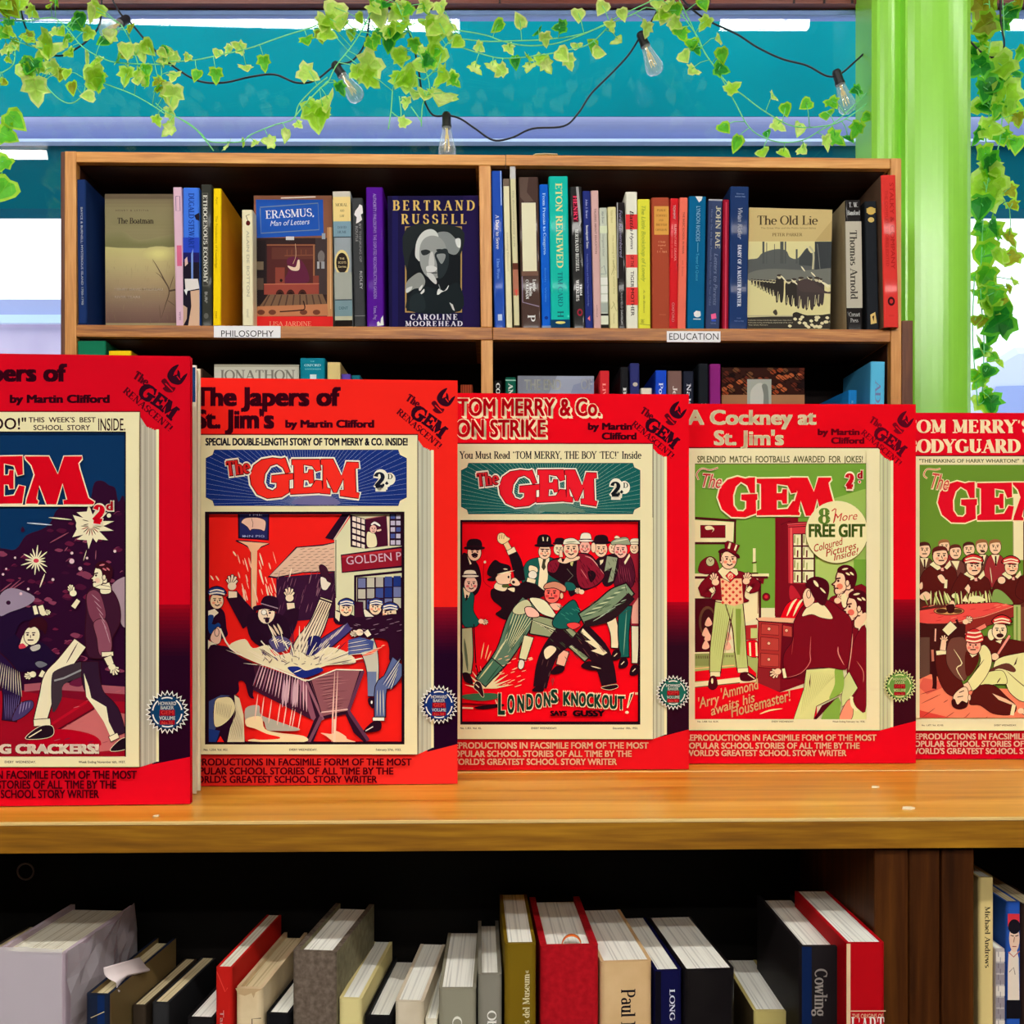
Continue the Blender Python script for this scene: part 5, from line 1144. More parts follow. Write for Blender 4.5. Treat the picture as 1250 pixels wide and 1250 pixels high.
def capd(P, x, y, r, c1, c2, turn=1, ink=INK):
    """schoolboy cap with hoops"""
    P.blob([(x - r * 1.15, y), (x - r * 1.05, y - r * .7), (x, y - r * 1.15), (x + r * 1.05, y - r * .7), (x + r * 1.15, y)], ink)
    P.blob([(x - r * 1.0, y - r * .06), (x - r * .95, y - r * .65), (x, y - r * 1.0), (x + r * .95, y - r * .65), (x + r * 1.0, y - r * .06)], c1)
    P.line([(x - r * .9, y - r * .4), (x, y - r * .62), (x + r * .9, y - r * .4)], r * .2, c2, 3); P.line([(x - r * .95, y - r * .05), (x, y - r * .24), (x + r * .98, y - r * .05)], r * .2, c2, 3)
    P.blob([(x - r * .6, y), (x + turn * r * 1.3, y + r * .12), (x + turn * r * .8, y + r * .24), (x, y + r * .08)], ink)
def hat(P, x, y, r, col, band=None, crown=1.0, ink=INK):
    P.blob([(x - r * .9, y), (x - r * .85, y - r * crown), (x, y - r * crown * 1.25), (x + r * .85, y - r * crown), (x + r * .9, y)], col, ink, r * .1)
    if band: P.line([(x - r * .9, y - r * .22), (x + r * .9, y - r * .22)], r * .28, band)
    P.ell(x, y, r * 1.45, r * .24, col, ink, r * .1)
def hand(P, x, y, r, ang, skin=SKIN, ink=INK, spread=22):
    for k, ln in zip(range(5), (1.5, 1.9, 2.05, 1.85, 1.4)):
        a = radians(ang + (k - 2) * spread)
        P.limb([(x, y, r * .5), (x + cos(a) * r * ln, y + sin(a) * r * ln, r * .34)], skin, ink, r * .12)
    P.ell(x, y, r * .78, r * .7, skin)
def volume(c, label, draw, yaw, thick=.016, name='red_volume'):
    Yr = .131 * F / (c['B'] - CY); Xr = (c['R'] - CX) / F * Yr
    fr = Frame((Xr, Yr, 0), yaw)
    Ht = fr.at(c['R'], c['T'], 0)[1] - ZT
    return faced_book(fr, c['L'], c['R'], c['T'], ZT + .0002, 0, thick, c['red'], label, 'red facsimile volumes standing in a row on the ledge', draw, wd=.195, ht=Ht, name=name, pages=PAGES, back=c['red'])

# ---- first volume: fireworks at night
c1 = dict(R=232, T=436, B=982.5, L=-140, pr=171, sr=194, pt=503, pb=936, st=525, sb=929, tr=738, db=925, red=(204, 0, 26), redlo=(216, 6, 30), k=1.1, fh=9.6, pg=(176, 168, 150))
def d_one(P):
    template(P, c1); badge(P, c1)
    PL = (44, 6, 38); PM = (104, 26, 58); PLt = (168, 96, 116)
    P.f(0, 0, 1)
    P.text('The Japers of', 82, 465, 20, (62, 0, 22), bold=.055, anchor='r', w=176); P.text('by Martin Clifford', 12, 491.5, 9.2, (62, 0, 22), w=122, bold=.055)
    P.text('SSOO!"', 32, 524, 13.5, INK, w=60, bold=.015, anchor='r'); P.text("THIS  WEEK'S  BEST", 35, 515.5, 6, INK, w=82, bold=.018); P.text('SCHOOL  STORY', 41, 525, 6, INK, w=69, bold=.018); P.text('INSIDE.', 120, 525.5, 14.5, INK, w=33, bold=.012)
    # picture 0..154 x 528..923
    P.rect(-134, 528, 154.5, 923, (6, 46, 88)); P.clip = (-134, 528, 154.5, 923)
    P.f(0, 600, 7.8125)
    P.blob([(-1050, 620), (-400, 500), (0, 540), (150, 550), (250, 420), (400, 360), (480, 300), (540, 180), (620, 140), (760, 130), (860, 80), (900, -80), (980, -100), (1040, -60), (1100, -30), (1130, 100), (1200, 180), (1230, 1900), (-1050, 1900)], PL)
    r = random.Random(11)
    for i in range(150):
        x, y = r.uniform(-300, 1180), r.uniform(180, 1750)
        if y < 560 - x * .4 or (x < 480 and y < 420): continue
        q = r.uniform(14, 58); P.blob([(x - q, y), (x - q * .2, y - q * r.uniform(.3, .7)), (x + q, y - q * .1), (x + q * .3, y + q * r.uniform(.2, .6))], mix(PM, PL, r.random() * .8) if r.random() < .8 else mix(PLt, PM, .55))
        if r.random() < .35: P.line([(x - q, y + 6), (x - q * .2, y - q * .5), (x + q * .5, y - q * .5)], 7, mix(PLt, PM, r.random()), 3, True)
    for a, b in (((0, 1010), (200, 840)), ((20, 1000), (240, 850)), ((0, 960), (120, 870)), ((480, 490), (660, 390)), ((620, 570), (650, 530))): P.line([a, b], 12, mix(PLt, PM, .3), 0, True)
    P.blob([(0, 1000), (120, 920), (330, 1000), (280, 1080), (100, 1150), (0, 1180)], (150, 132, 152)); P.ell(85, 1060, 22, 20, PL)
    P.blob([(1060, 920), (1150, 830), (1220, 860), (1220, 1260), (1160, 1260), (1130, 1060)], (168, 140, 150))
    # bursts
    CR = (240, 228, 190)
    bx, by = 870, 330
    P.poly([(bx + (190 if i % 2 else 120) * (1 + .25 * sin(i * 2.3)) * cos(pi * i / 13), by + (190 if i % 2 else 130) * (1 + .2 * cos(i * 1.7)) * sin(pi * i / 13)) for i in range(26)], CR)
    for i in range(9):
        a = radians(20 + i * 20); P.line([(bx + 20 * cos(a), by + 20 * sin(a)), (bx + 95 * cos(a), by + 95 * sin(a))], 9, (150, 20, 34) if i % 2 else (60, 30, 20), 0, True)
    for a in ((790, 270, 850, 285), (800, 320, 850, 310)): P.line([(a[0], a[1]), (a[2], a[3])], 8, (60, 30, 20), 0, True)
    P.line([(470, 248), (690, 270)], 13, CR, 0, True); P.line([(262, 300), (500, 320)], 13, (196, 210, 226), 0, True); P.line([(830, 560), (800, 660)], 7, CR, 0, True); P.line([(920, 560), (915, 650)], 7, PLt, 0, True)
    sx, sy = 350, 660
    for i in range(16):
        a = 2 * pi * i / 16 + .1; ln = 90 + 60 * ((i * 7) % 5) / 4; P.line([(sx, sy), (sx + ln * cos(a), sy + ln * sin(a))], 15, CR, 0, True)
    P.ell(sx, sy, 26, 20, (214, 60, 80)); P.line([(385, 915), (432, 785)], 14, CR, 0, True)
    for x, y, q in ((150, 632, 11), (690, 588, 14), (835, 635, 12), (770, 735, 18), (510, 840, 14), (275, 930, 12), (690, 665, 24), (35, 790, 12), (65, 738, 10), (1100, 570, 14), (205, 975, 14)): P.ell(x, y, q, q, (226, 190, 196))
    P.blob([(205, 370), (220, 335), (240, 365), (232, 385), (212, 385)], PL)
    # floor in N coords
    P.f(0, 750, 6.579)
    P.poly([(-900, 620), (200, 610), (420, 560), (1040, 600), (1040, 1150), (-900, 1150)], (150, 8, 30)); P.poly([(200, 560), (420, 540), (1035, 580), (1035, 690), (200, 620)], (164, 84, 96))
    P.poly([(430, 940), (760, 750), (1035, 800), (1035, 1080), (800, 1100)], (198, 104, 104)); P.poly([(200, 620), (690, 690), (1035, 700), (1035, 640), (400, 600)], (120, 10, 34)); P.line([(430, 950), (760, 755)], 16, (90, 4, 24)); P.line([(420, 880), (700, 700)], 20, (180, 10, 34))
    P.blob([(300, 960), (520, 920), (760, 970), (800, 1060), (500, 1080), (240, 1060)], (176, 0, 28))
    for i in range(14):
        x, y = r.uniform(420, 1000), r.uniform(600, 1060); P.line([(x, y), (x + 50, y - 14)], 6, mix((198, 104, 104), PM, r.random()), 0, True)
    P.blob([(600, 520), (660, 490), (690, 540), (640, 580), (560, 560)], PM)
    # crouching boy
    NV = (36, 16, 56)
    P.blob([(-60, 240), (100, 150), (200, 230), (330, 220), (430, 300), (470, 380), (420, 470), (330, 440), (180, 460), (60, 420), (-60, 380)], (28, 10, 44))
    P.blob([(-30, 60), (120, -30), (330, -60), (340, 20), (180, 60), (120, 160), (0, 230), (-60, 200)], (32, 10, 44))
    P.limb([(-60, 360, 160), (60, 480, 150), (100, 640, 140), (80, 850, 110)], NV, INK, 8)
    for i in range(11): P.line([(0 + i * 16, 380 + i * 8), (-40 + i * 22, 560 + i * 10)], 7, (210, 196, 170), 0, True)
    for i in range(8): P.line([(40 + i * 18, 640), (50 + i * 12, 840)], 5, (104, 90, 140), 0, True)
    P.blob([(100, 850), (160, 720), (260, 690), (270, 750), (180, 830)], (70, 54, 100), INK, 6)
    for i in range(4): P.line([(160 + i * 26, 800 - i * 16), (180 + i * 22, 700)], 5, (170, 160, 190), 0, True)
    P.blob([(160, 270), (200, 150), (240, 220), (220, 260)], CR, INK, 5); P.blob([(250, 262), (320, 240), (325, 275), (270, 295)], (190, 180, 170))
    face(P, 262, 170, 62, -.5, CR, None, None, 12, INK, False)
    P.blob([(235, 90), (260, 40), (330, 20), (385, 70), (370, 160), (345, 130), (290, 100), (250, 110)], INK); P.blob([(160, 245), (190, 232), (215, 262), (165, 275)], (206, 60, 80))
    P.limb([(330, -70, 40), (350, -10, 46)], CR, INK, 5)
    P.limb([(330, 470, 56), (368, 490, 44)], CR, INK, 5); hand(P, 270, 480, 34, 165, CR, INK, 16)
    P.blob([(290, 390), (330, 375), (385, 400), (340, 425), (310, 420)], (110, 110, 118))
    P.f(0, 600, 7.8125)
    P.limb([(335, 1090, 34), (355, 1170, 38)], CR, INK, 4); hand(P, 420, 1160, 34, -10, CR, INK, 14)
    # standing boy turning away
    P.limb([(700, 1110, 80), (740, 1040, 60)], PL, None); P.limb([(705, 1105, 46), (755, 1035, 40)], CR, INK, 5); hand(P, 705, 970, 42, -112, CR, INK, 14)
    P.blob([(880, 920), (1000, 900), (1090, 960), (1150, 1100), (1150, 1260), (1080, 1400), (1060, 1560), (860, 1580), (820, 1400), (830, 1150), (830, 1000)], (58, 20, 42), INK, 8)
    P.blob([(840, 980), (900, 940), (960, 980), (1000, 1100), (1010, 1200), (940, 1280), (870, 1200), (838, 1080)], (120, 58, 78))
    P.blob([(900, 1250), (1010, 1220), (1070, 1400), (1060, 1530), (960, 1560), (930, 1400)], (136, 74, 92), INK, 6)
    for i in range(7): P.line([(880 + i * 24, 980 + i * 60), (960 + i * 16, 1050 + i * 66)], 6, (190, 150, 160), 0, True)
    profile(P, 975, 805, 104, -1, CR, INK, (240, 190, 160), INK, (206, 110, 120)); P.poly([(905, 912), (960, 890), (1050, 905), (1060, 935), (960, 930)], CR, INK, 5)
    P.f(0, 750, 6.579)
    P.limb([(650, 230, 110), (520, 400, 120), (420, 510, 120), (380, 660, 110), (330, 850, 100)], CR, INK, 8)
    P.blob([(420, 520), (470, 440), (680, 380), (690, 480), (520, 560), (500, 680), (430, 780)], (60, 46, 54)); P.line([(445, 530), (520, 510), (670, 440)], 14, (150, 150, 150)); P.line([(630, 230), (540, 390)], 9, INK, 0, True)
    P.limb([(730, 380, 130), (740, 540, 140), (790, 660, 120), (900, 780, 120), (970, 960, 90)], (46, 22, 44), INK, 6)
    P.poly([(680, 470), (720, 580), (740, 670), (860, 740), (880, 860), (935, 970), (900, 995), (840, 860), (760, 740), (700, 660)], CR)
    P.limb([(280, 870, 50), (410, 860, 50)], CR, INK, 6)
    P.blob([(210, 990), (320, 900), (420, 890), (440, 950), (400, 985), (300, 1000)], (32, 14, 26), CR, 4); P.line([(240, 985), (340, 925)], 8, CR)
    P.limb([(890, 1000, 40), (955, 968, 40)], CR, INK, 5); P.blob([(890, 1090), (960, 1010), (1020, 990), (1036, 1060), (980, 1090)], (28, 10, 22), CR, 4)
    P.limb([(825, 320, 34), (915, 315, 30)], CR, INK, 5); P.limb([(870, 340, 60), (895, 400, 50)], CR, INK, 5); hand(P, 905, 420, 36, 55, CR, INK, 22)
    # masthead
    P.f(0, 0, 1)
    masthead(P, _G2, [('E', (-17, 557, 31.5, 615.5)), ('M', (32, 557.5, 116.5, 616))], (206, 0, 24), (240, 226, 190), 1.5)
    P.line([(-60, 617.5), (113, 617.5)], 2.2, (240, 226, 190))
    P.serif('2', 112, 637, 21, (240, 226, 200), w=16, T=.34, t=.12, out=.07, serif=0, rot=8); P.serif('2', 112.5, 636.5, 20, (206, 0, 24), w=14.5, T=.34, t=.12, serif=0, rot=8)
    P.text('d', 129.5, 624, 12, (240, 226, 200), w=11, bold=.09); P.text('d', 130.5, 623, 10.4, (206, 0, 24), w=8.4, bold=.04); P.ell(134, 629.5, 2.6, 2.6, CR)
    P.text('EXPLODING CRACKERS!', 122, 919, 10.5, (250, 232, 210), w=216, bold=.07, anchor='r')
    # margins
    P.clip = None
    P.rect(154.5, 504, 170.5, 935, PAPER); P.rect(-140, 923.2, 170.5, 935.6, PAPER); P.line([(154, 528), (154, 923)], 1.4, (20, 8, 16)); P.line([(-100, 528), (154, 528)], 1.6, (20, 8, 16))
    small(P, 0, 26, 154, 931, 2.7, None, 'EVERY  WEDNESDAY.', 'Week Ending November 6th, 1937.')
    foot(P, c1, -100, (950, 962, 973.5), (168, 143, 122), (84, 0, 22)); seal(P, 205, 869, 27, (14, 58, 96), 'No.35')
volume(c1, 'red volume with a night fireworks picture, first and largest in the row', d_one, 3.5, .006)
# pale volume standing behind the first
cb = dict(R=239.6, T=447, B=970, L=60, red=(236, 228, 196))
def d_back(P):
    P.f(0, 0, 1); P.rect(20, 440, 246, 491, (24, 60, 104)); P.rect(20, 440, 246, 448.4, (236, 232, 220)); P.rect(238.6, 440, 246, 491, (226, 224, 216))
volume(cb, 'cream volume with a dark blue head standing behind the fireworks volume', d_back, 3.2, .012, 'pale_volume')

# ---- second volume: trough splash outside an inn
c2 = dict(R=558.5, T=465.5, B=957.6, L=206, pr=510, sr=529.5, pt=531, pb=920.6, st=550, sb=912, tr=741, db=909.5, red=(238, 34, 24), redlo=(236, 44, 38), k=1.0, fh=8.2, pg=(186, 186, 164), dark=(30, 0, 30), dtop=(140, 6, 30))
def d_two(P):
    template(P, c2); badge(P, c2)
    NB = (20, 46, 120); RD = (238, 30, 24); DK = (38, 8, 34)
    P.f(220, 450, 3.5714)
    P.text('The Japers of', 56, 160, 76, (66, 0, 22), w=644, bold=.055); P.text("St. Jim's", 62, 258, 76, (66, 0, 22), w=348, bold=.055); P.text('by Martin Clifford', 458, 256, 31, (70, 0, 24), w=388, bold=.06)
    P.text('SPECIAL DOUBLE-LENGTH STORY OF TOM MERRY & CO. INSIDE!', 110, 334, 30, (30, 24, 40), w=882, bold=.05)
    P.f(240, 520, 4.6296)
    banner(P, 52, 134, 1188, 452, NB, (196, 206, 232), 48)
    P.blob([(540, 440), (620, 395), (760, 400), (800, 445)], (110, 104, 150)); 
    masthead(P, _G1, [('G', (303, 182, 545, 408)), ('E', (530, 190, 712, 385)), ('M', (700, 188, 918, 408))], (240, 44, 32), (240, 236, 214), 15, (96, 4, 18), 5.5)
    P.serif('The', 168, 282, 78, (240, 236, 214), w=150, T=.34, t=.2, out=.1, rot=-7); P.serif('The', 172, 280, 74, (96, 4, 18), w=140, T=.3, t=.16, out=.035, rot=-7); P.serif('The', 172, 279, 74, (220, 40, 34), w=138, T=.2, t=.09, rot=-7)
    P.serif('2', 998, 352, 88, (240, 236, 214), w=84, T=.3, t=.2, out=.12, serif=0); P.ell(1090, 300, 34, 36, (240, 236, 214)); P.ell(1075, 325, 22, 22, (240, 236, 214))
    P.serif('2', 1002, 346, 80, (20, 24, 40), w=62, T=.24, t=.12, serif=0); P.serif('D', 1080, 300, 28, (60, 60, 40), w=28, T=.2, t=.08); P.poly([(1075, 312), (1086, 326), (1075, 334), (1064, 326)], (20, 24, 40))
    # picture
    P.f(0, 0, 1)
    P.rect(251.5, 625, 494, 908, (28, 6, 20)); P.rect(255.5, 628, 490.5, 905, RD); P.clip = (254, 627, 492, 906.5)
    P.f(240, 610, 8.336)
    SK = (246, 214, 172)
    # inn sign and post
    P.poly([(420, 130), (742, 130), (738, 415), (425, 395)], DK); P.poly([(440, 140), (728, 140), (722, 400), (440, 378)], (36, 40, 96))
    P.text('THE', 520, 165, 22, (190, 190, 220), w=150); P.blob([(455, 230), (490, 190), (560, 180), (640, 185), (700, 215), (705, 270), (690, 320), (650, 305), (570, 300), (545, 315), (520, 280), (480, 250)], (236, 190, 166), DK, 6)
    P.line([(560, 190), (575, 240), (570, 280)], 5, (120, 60, 60)); P.line([(470, 372), (500, 374)], 12, (170, 180, 220)); P.text('INN PIG', 470, 382, 22, (170, 180, 220), w=220)
    P.blob([(405, 410), (600, 425), (745, 445), (700, 470), (640, 500), (615, 560), (610, 1140), (555, 1140), (550, 560), (535, 500), (480, 460), (420, 435)], DK, sub=2); P.poly([(425, 420), (735, 445), (660, 475), (618, 520), (608, 1120), (560, 1120), (556, 540), (520, 470)], (246, 190, 146))
    # water streaks
    r = random.Random(2)
    for i in range(34):
        x, y = r.uniform(430, 830), r.uniform(640, 1080); ln = r.uniform(50, 150)
        P.line([(x - ln * .28, y - ln), (x, y)], r.uniform(8, 18), mix((250, 170, 140), (246, 226, 190), r.random()), 0, True)
    for x, y in ((390, 555), (215, 805), (160, 800)): P.line([(x - 18, y - 30), (x + 16, y + 20)], 16, SK, 0, True)
    # cottage roof and wall
    P.f(370, 610, 8.336)
    P.poly([(-360, 790), (-70, 480), (200, 455), (330, 430), (335, 740), (0, 745), (-280, 800)], DK); P.poly([(-340, 775), (-60, 490), (200, 470), (325, 440), (330, 725), (0, 735), (-270, 785)], (226, 186, 158))
    for i in range(10):
        y = 500 + i * 28
        for j in range(9):
            x = -330 + i * -8 + j * 75 + (i % 2) * 30
            if x < -60 - (i * 28) * 1.02 + 20 or x > 290: continue
            P.line([(x, y + 6), (x + 52, y - 4)], 4.5, (90, 50, 50), 0, True)
    P.poly([(-270, 790), (330, 740), (330, 1200), (-270, 1250)], (54, 18, 48))
    for i in range(40):
        x, y = r.uniform(-260, 300), r.uniform(800, 1180); P.line([(x, y), (x + 26, y - 90)], r.uniform(4, 9), mix((176, 130, 140), (90, 40, 70), r.random()), 0, True)
    P.line([(-115, 690), (-135, 790)], 12, (250, 230, 200), 0, True)
    # the inn front
    P.poly([(320, 410), (480, 180), (480, 140), (1005, 140), (1005, 1200), (335, 1200)], (222, 218, 176)); P.poly([(400, 140), (480, 145), (320, 410), (225, 390)], DK); P.line([(470, 165), (315, 405)], 9, (230, 196, 180)); P.line([(335, 410), (335, 1000)], 8, DK)
    P.poly([(480, 150), (640, 200), (640, 500), (485, 480)], DK)
    for i in range(3):
        for j in range(5): P.poly([(503 + i * 46, 165 + i * 14 + j * 64), (540 + i * 44, 176 + i * 14 + j * 64), (540 + i * 44, 222 + i * 14 + j * 62), (503 + i * 46, 212 + i * 14 + j * 62)], (236, 218, 200))
    P.poly([(640, 200), (850, 165), (870, 470), (640, 500)], (70, 14, 40)); P.line([(862, 160), (872, 470)], 14, (236, 210, 190)); P.line([(640, 195), (860, 160)], 8, (200, 120, 110))
    P.blob([(655, 480), (650, 340), (690, 330), (740, 360), (750, 470)], (238, 224, 180), DK, 5); face(P, 715, 300, 34, .2, (240, 190, 170), None); P.blob([(690, 250), (730, 222), (785, 255), (780, 275), (730, 250), (705, 262)], (240, 236, 226), DK, 4); P.blob([(750, 310), (790, 300), (795, 315), (760, 325)], (240, 190, 170))
    P.rect(880, 140, 1005, 470, DK)
    for i in range(2):
        for j in range(5): P.rect(892 + i * 56, 150 + j * 66, 936 + i * 56, 195 + j * 66, (196, 186, 206) if (i + j) % 3 else (70, 84, 150))
    P.poly([(385, 560), (1005, 475), (1005, 690), (395, 745)], DK); P.poly([(395, 570), (1005, 495), (1005, 670), (400, 735)], (140, 22, 40)); P.poly([(395, 570), (1005, 495), (1005, 520), (396, 592)], (176, 40, 50))
    P.text("GOLDEN P", 445, 662, 82, (206, 176, 190), w=560, rot=-5, bold=-.005)
    P.poly([(520, 770), (1005, 720), (1005, 745), (545, 790), (545, 1200), (520, 1200)], DK); P.rect(550, 790, 1005, 1200, DK)
    for i in range(5):
        for j in range(3): P.rect(562 + i * 90, 800 + j * 112 - i * 6, 636 + i * 90, 896 + j * 110 - i * 4, ((110, 116, 160), (196, 190, 170), (176, 170, 160), (60, 76, 140), (30, 50, 120))[(i + j) % 5])
    # people right of the trough
    def boy(x, y, q, turn):
        face(P, x, y, q, turn, (246, 216, 176), None, (236, 120, 90)); capd(P, x + q * .1, y - q * .45, q * 1.05, (24, 50, 120), (240, 232, 214), turn)
    P.blob([(330, 1130), (420, 1150), (520, 1180), (540, 1250), (330, 1260)], DK); P.poly([(330, 1130), (380, 1150), (370, 1240), (330, 1200)], (236, 222, 186)); boy(438, 1105, 66, .1)
    P.limb([(575, 1040, 70), (570, 1200, 90)], (60, 14, 40), DK, 4)
    P.blob([(610, 1190), (700, 1150), (800, 1180), (860, 1250), (600, 1260)], (44, 14, 34)); P.blob([(620, 1110), (690, 1160), (730, 1200), (640, 1200)], (238, 226, 200), DK, 4); boy(738, 1095, 62, -.1)
    P.blob([(860, 1240), (930, 1190), (1005, 1160), (1005, 1260), (850, 1260)], DK); boy(880, 1150, 70, -.6)
    # upturned legs in striped trousers, boots in the air
    P.f(370, 610, 8.336)
    P.blob([(165, 690), (190, 660), (240, 690), (270, 770), (300, 800), (290, 860), (235, 870), (200, 800)], (60, 20, 40), DK, 5); P.blob([(180, 790), (230, 800), (250, 830), (285, 850), (270, 880), (235, 920), (190, 900)], (240, 226, 206), DK, 5)
    P.f(240, 760, 8.064)
    P.limb([(1280, -230, 120), (1190, 20, 150), (1080, 200, 190), (1010, 340, 190)], (232, 216, 180), DK, 10)
    for i in range(6): P.line([(1232 + i * 20, -210 + i * 6), (950 + i * 34, 330 + i * 3)], 9, (60, 22, 44))
    for i in range(5): P.line([(1180 + i * 22, -100 + i * 6), (985 + i * 32, 300)], 4, (250, 240, 210), 0, True)
    P.line([(1215, -235), (1340, -190)], 16, DK)
    P.f(370, 760, 8.064)
    P.limb([(480, 20, 70), (300, 150, 110), (150, 260, 120), (50, 330, 110)], (70, 60, 120), DK, 8)
    for i in range(14): P.line([(440 - i * 28, 0 + i * 22), (340 - i * 24, 120 + i * 18)], 8, (238, 222, 190) if i % 2 else (140, 130, 160), 0, True)
    P.blob([(60, 150), (150, 130), (180, 180), (120, 300), (50, 320)], (34, 30, 90))
    # gentleman in the trough
    P.f(240, 610, 8.336)
    P.limb([(360, 960, 120), (440, 1080, 150), (560, 1250, 200)], (40, 10, 34), DK, 4); P.limb([(990, 1100, 110), (960, 1200, 150), (900, 1320, 180)], (40, 10, 34), DK, 4)
    P.blob([(520, 1180), (700, 1150), (900, 1190), (960, 1400), (760, 1520), (560, 1420)], (36, 8, 32))
    P.limb([(330, 965, 70), (415, 965, 56)], (246, 222, 190), DK, 5); hand(P, 365, 880, 56, -88, (246, 222, 190), DK, 20)
    P.limb([(925, 1085, 66), (1000, 1075, 50)], (246, 222, 190), DK, 5); hand(P, 950, 1000, 52, -92, (246, 222, 190), DK, 20)
    face(P, 715, 1160, 84, .1, (244, 220, 190), None, None, 8, DK, False); P.ell(690, 1145, 26, 28, (246, 240, 226), DK, 5); P.ell(722, 1225, 22, 30, DK)
    P.blob([(580, 1090), (660, 1070), (760, 1090), (830, 1120), (810, 1140), (700, 1110), (600, 1130)], DK); P.blob([(660, 1060), (690, 990), (760, 975), (830, 1010), (825, 1110), (740, 1090)], (36, 10, 34)); P.line([(660, 1055), (830, 1105)], 10, (170, 140, 160))
    P.f(240, 760, 8.064)
    for a in ((720, 30, 790, 130), (760, 20, 820, 120), (800, 10, 850, 110)): P.line([(a[0], a[1]), (a[2], a[3])], 22, (226, 200, 170), 0, True)
    P.blob([(720, 170), (820, 130), (930, 180), (900, 260), (800, 290), (740, 230)], (84, 74, 120))
    for i in range(7): P.line([(740 + i * 28, 180 + i * 6), (790 + i * 26, 150 + i * 8)], 10, (238, 226, 200), 0, True)
    P.line([(640, 180), (790, 350)], 12, (244, 232, 206))
    # boy at lower left and the boy above him
    P.f(240, 610, 8.336)
    P.blob([(125, 1040), (230, 1090), (290, 1150), (310, 1300), (320, 1380), (240, 1420), (125, 1400)], DK); P.poly([(125, 1130), (190, 1110), (230, 1150), (125, 1240)], (246, 236, 210)); P.line([(140, 1250), (190, 1160)], 22, (240, 236, 220)); P.blob([(125, 1180), (180, 1180), (160, 1260), (125, 1290)], (30, 64, 130))
    face(P, 212, 1030, 66, .2, (246, 216, 176), None, (236, 120, 90)); capd(P, 212, 965, 78, (24, 50, 120), (240, 232, 214), 1)
    P.f(240, 760, 8.064)
    P.blob([(120, 0), (180, 20), (220, 0), (240, 40), (150, 110), (120, 60)], (20, 60, 130)); P.blob([(170, 80), (220, 40), (250, 90), (240, 190), (190, 210), (140, 160)], (244, 200, 176), DK, 6); P.ell(205, 95, 22, 40, (244, 200, 176), DK, 6)
    P.poly([(118, 170), (220, 225), (150, 260), (118, 262)], (246, 232, 200))
    P.blob([(118, 265), (250, 225), (330, 250), (420, 330), (560, 400), (600, 470), (580, 560), (560, 700), (570, 745), (520, 720), (480, 590), (420, 580), (400, 700), (118, 760)], (40, 8, 34))
    # trough
    P.poly([(560, 400), (1080, 570), (1129, 570), (1300, 700), (1129, 950), (560, 660), (590, 560)], (62, 20, 44)); P.poly([(1000, 560), (1090, 570), (1240, 950), (1180, 980), (1129, 940)], (140, 80, 100))
    for i in range(18):
        x = 620 + i * 26; y0 = 400 + i * 9; P.line([(x + 20, y0), (x - 60 + i * 5, y0 + 220 + i * 6)], 13, (226, 184, 190) if i % 3 else (170, 120, 140), 0, True)
    for x in (860, 890, 960, 985): P.line([(x + 10, 560), (x - 10, 830)], 26, (206, 166, 178), 0, True)
    P.f(370, 760, 8.064)
    P.poly([(30, 580), (70, 550), (330, 455), (560, 460), (600, 470), (450, 850), (560, 1050), (640, 1160), (600, 1170), (500, 1080), (420, 900), (190, 950), (100, 1190), (20, 1190), (110, 960), (130, 930)], (44, 14, 36)); P.poly([(70, 560), (330, 470), (560, 470), (435, 860), (190, 920)], (142, 84, 92))
    for i in range(26):
        y = 500 + i * 15; x0 = 100 + i * 5; P.line([(x0 + r.uniform(0, 60), y + 30), (330 + r.uniform(-40, 140), y)], r.uniform(3, 7), (78, 34, 46) if i % 2 else (186, 130, 130), 0, True)
    P.line([(40, 590), (200, 950)], 26, (150, 96, 112)); P.line([(590, 475), (450, 860), (470, 900), (640, 1150)], 34, (96, 50, 78)); P.line([(180, 930), (60, 1190)], 36, (120, 70, 92)); P.line([(180, 880), (440, 850)], 12, (236, 196, 186)); P.line([(80, 560), (180, 880)], 10, DK)
    for x in (315, 345): P.line([(x, 480), (x - 20, 930), (x - 30, 1180)], 16, (240, 196, 180), 0, True)
    P.line([(-10, 560), (60, 565), (330, 460), (590, 465)], 12, (242, 232, 206))
    # splash
    P.f(240, 760, 8.064)
    P.line([(240, 60), (340, 250), (560, 370), (800, 460), (1080, 572)], 15, (246, 234, 206), 3)
    P.blob([(330, 220), (480, 160), (560, 250), (700, 220), (760, 320), (860, 310), (1000, 280), (1129, 330), (1300, 240), (1500, 300), (1560, 400), (1280, 420), (1129, 500), (1000, 520), (800, 450), (600, 390), (430, 300)], (238, 226, 184))
    for i in range(46):
        a = radians(r.uniform(195, 345)); x, y = 1000 + cos(a) * r.uniform(80, 520), 430 + sin(a) * r.uniform(40, 190); q = r.uniform(50, 130)
        P.line([(x, y), (x + cos(a) * q, y + sin(a) * q * .8)], r.uniform(6, 15), (244, 234, 204) if i % 4 else (110, 90, 110), 0, True)
    P.blob([(900, 440), (1000, 430), (1080, 470), (1200, 440), (1250, 470), (1120, 530), (1030, 540), (960, 500)], (26, 40, 120)); P.line([(960, 490), (1040, 460)], 10, (240, 232, 210), 0, True)
    for i in range(44):
        a = radians(r.uniform(186, 352)); q0 = r.uniform(150, 420); q1 = q0 + r.uniform(90, 300)
        P.line([(1010 + cos(a) * q0 * 1.2, 440 + sin(a) * q0 * .55), (1010 + cos(a) * q1 * 1.2, 440 + sin(a) * q1 * .75)], r.uniform(5, 13), (246, 234, 204) if i % 5 else (60, 30, 60), 0, True)
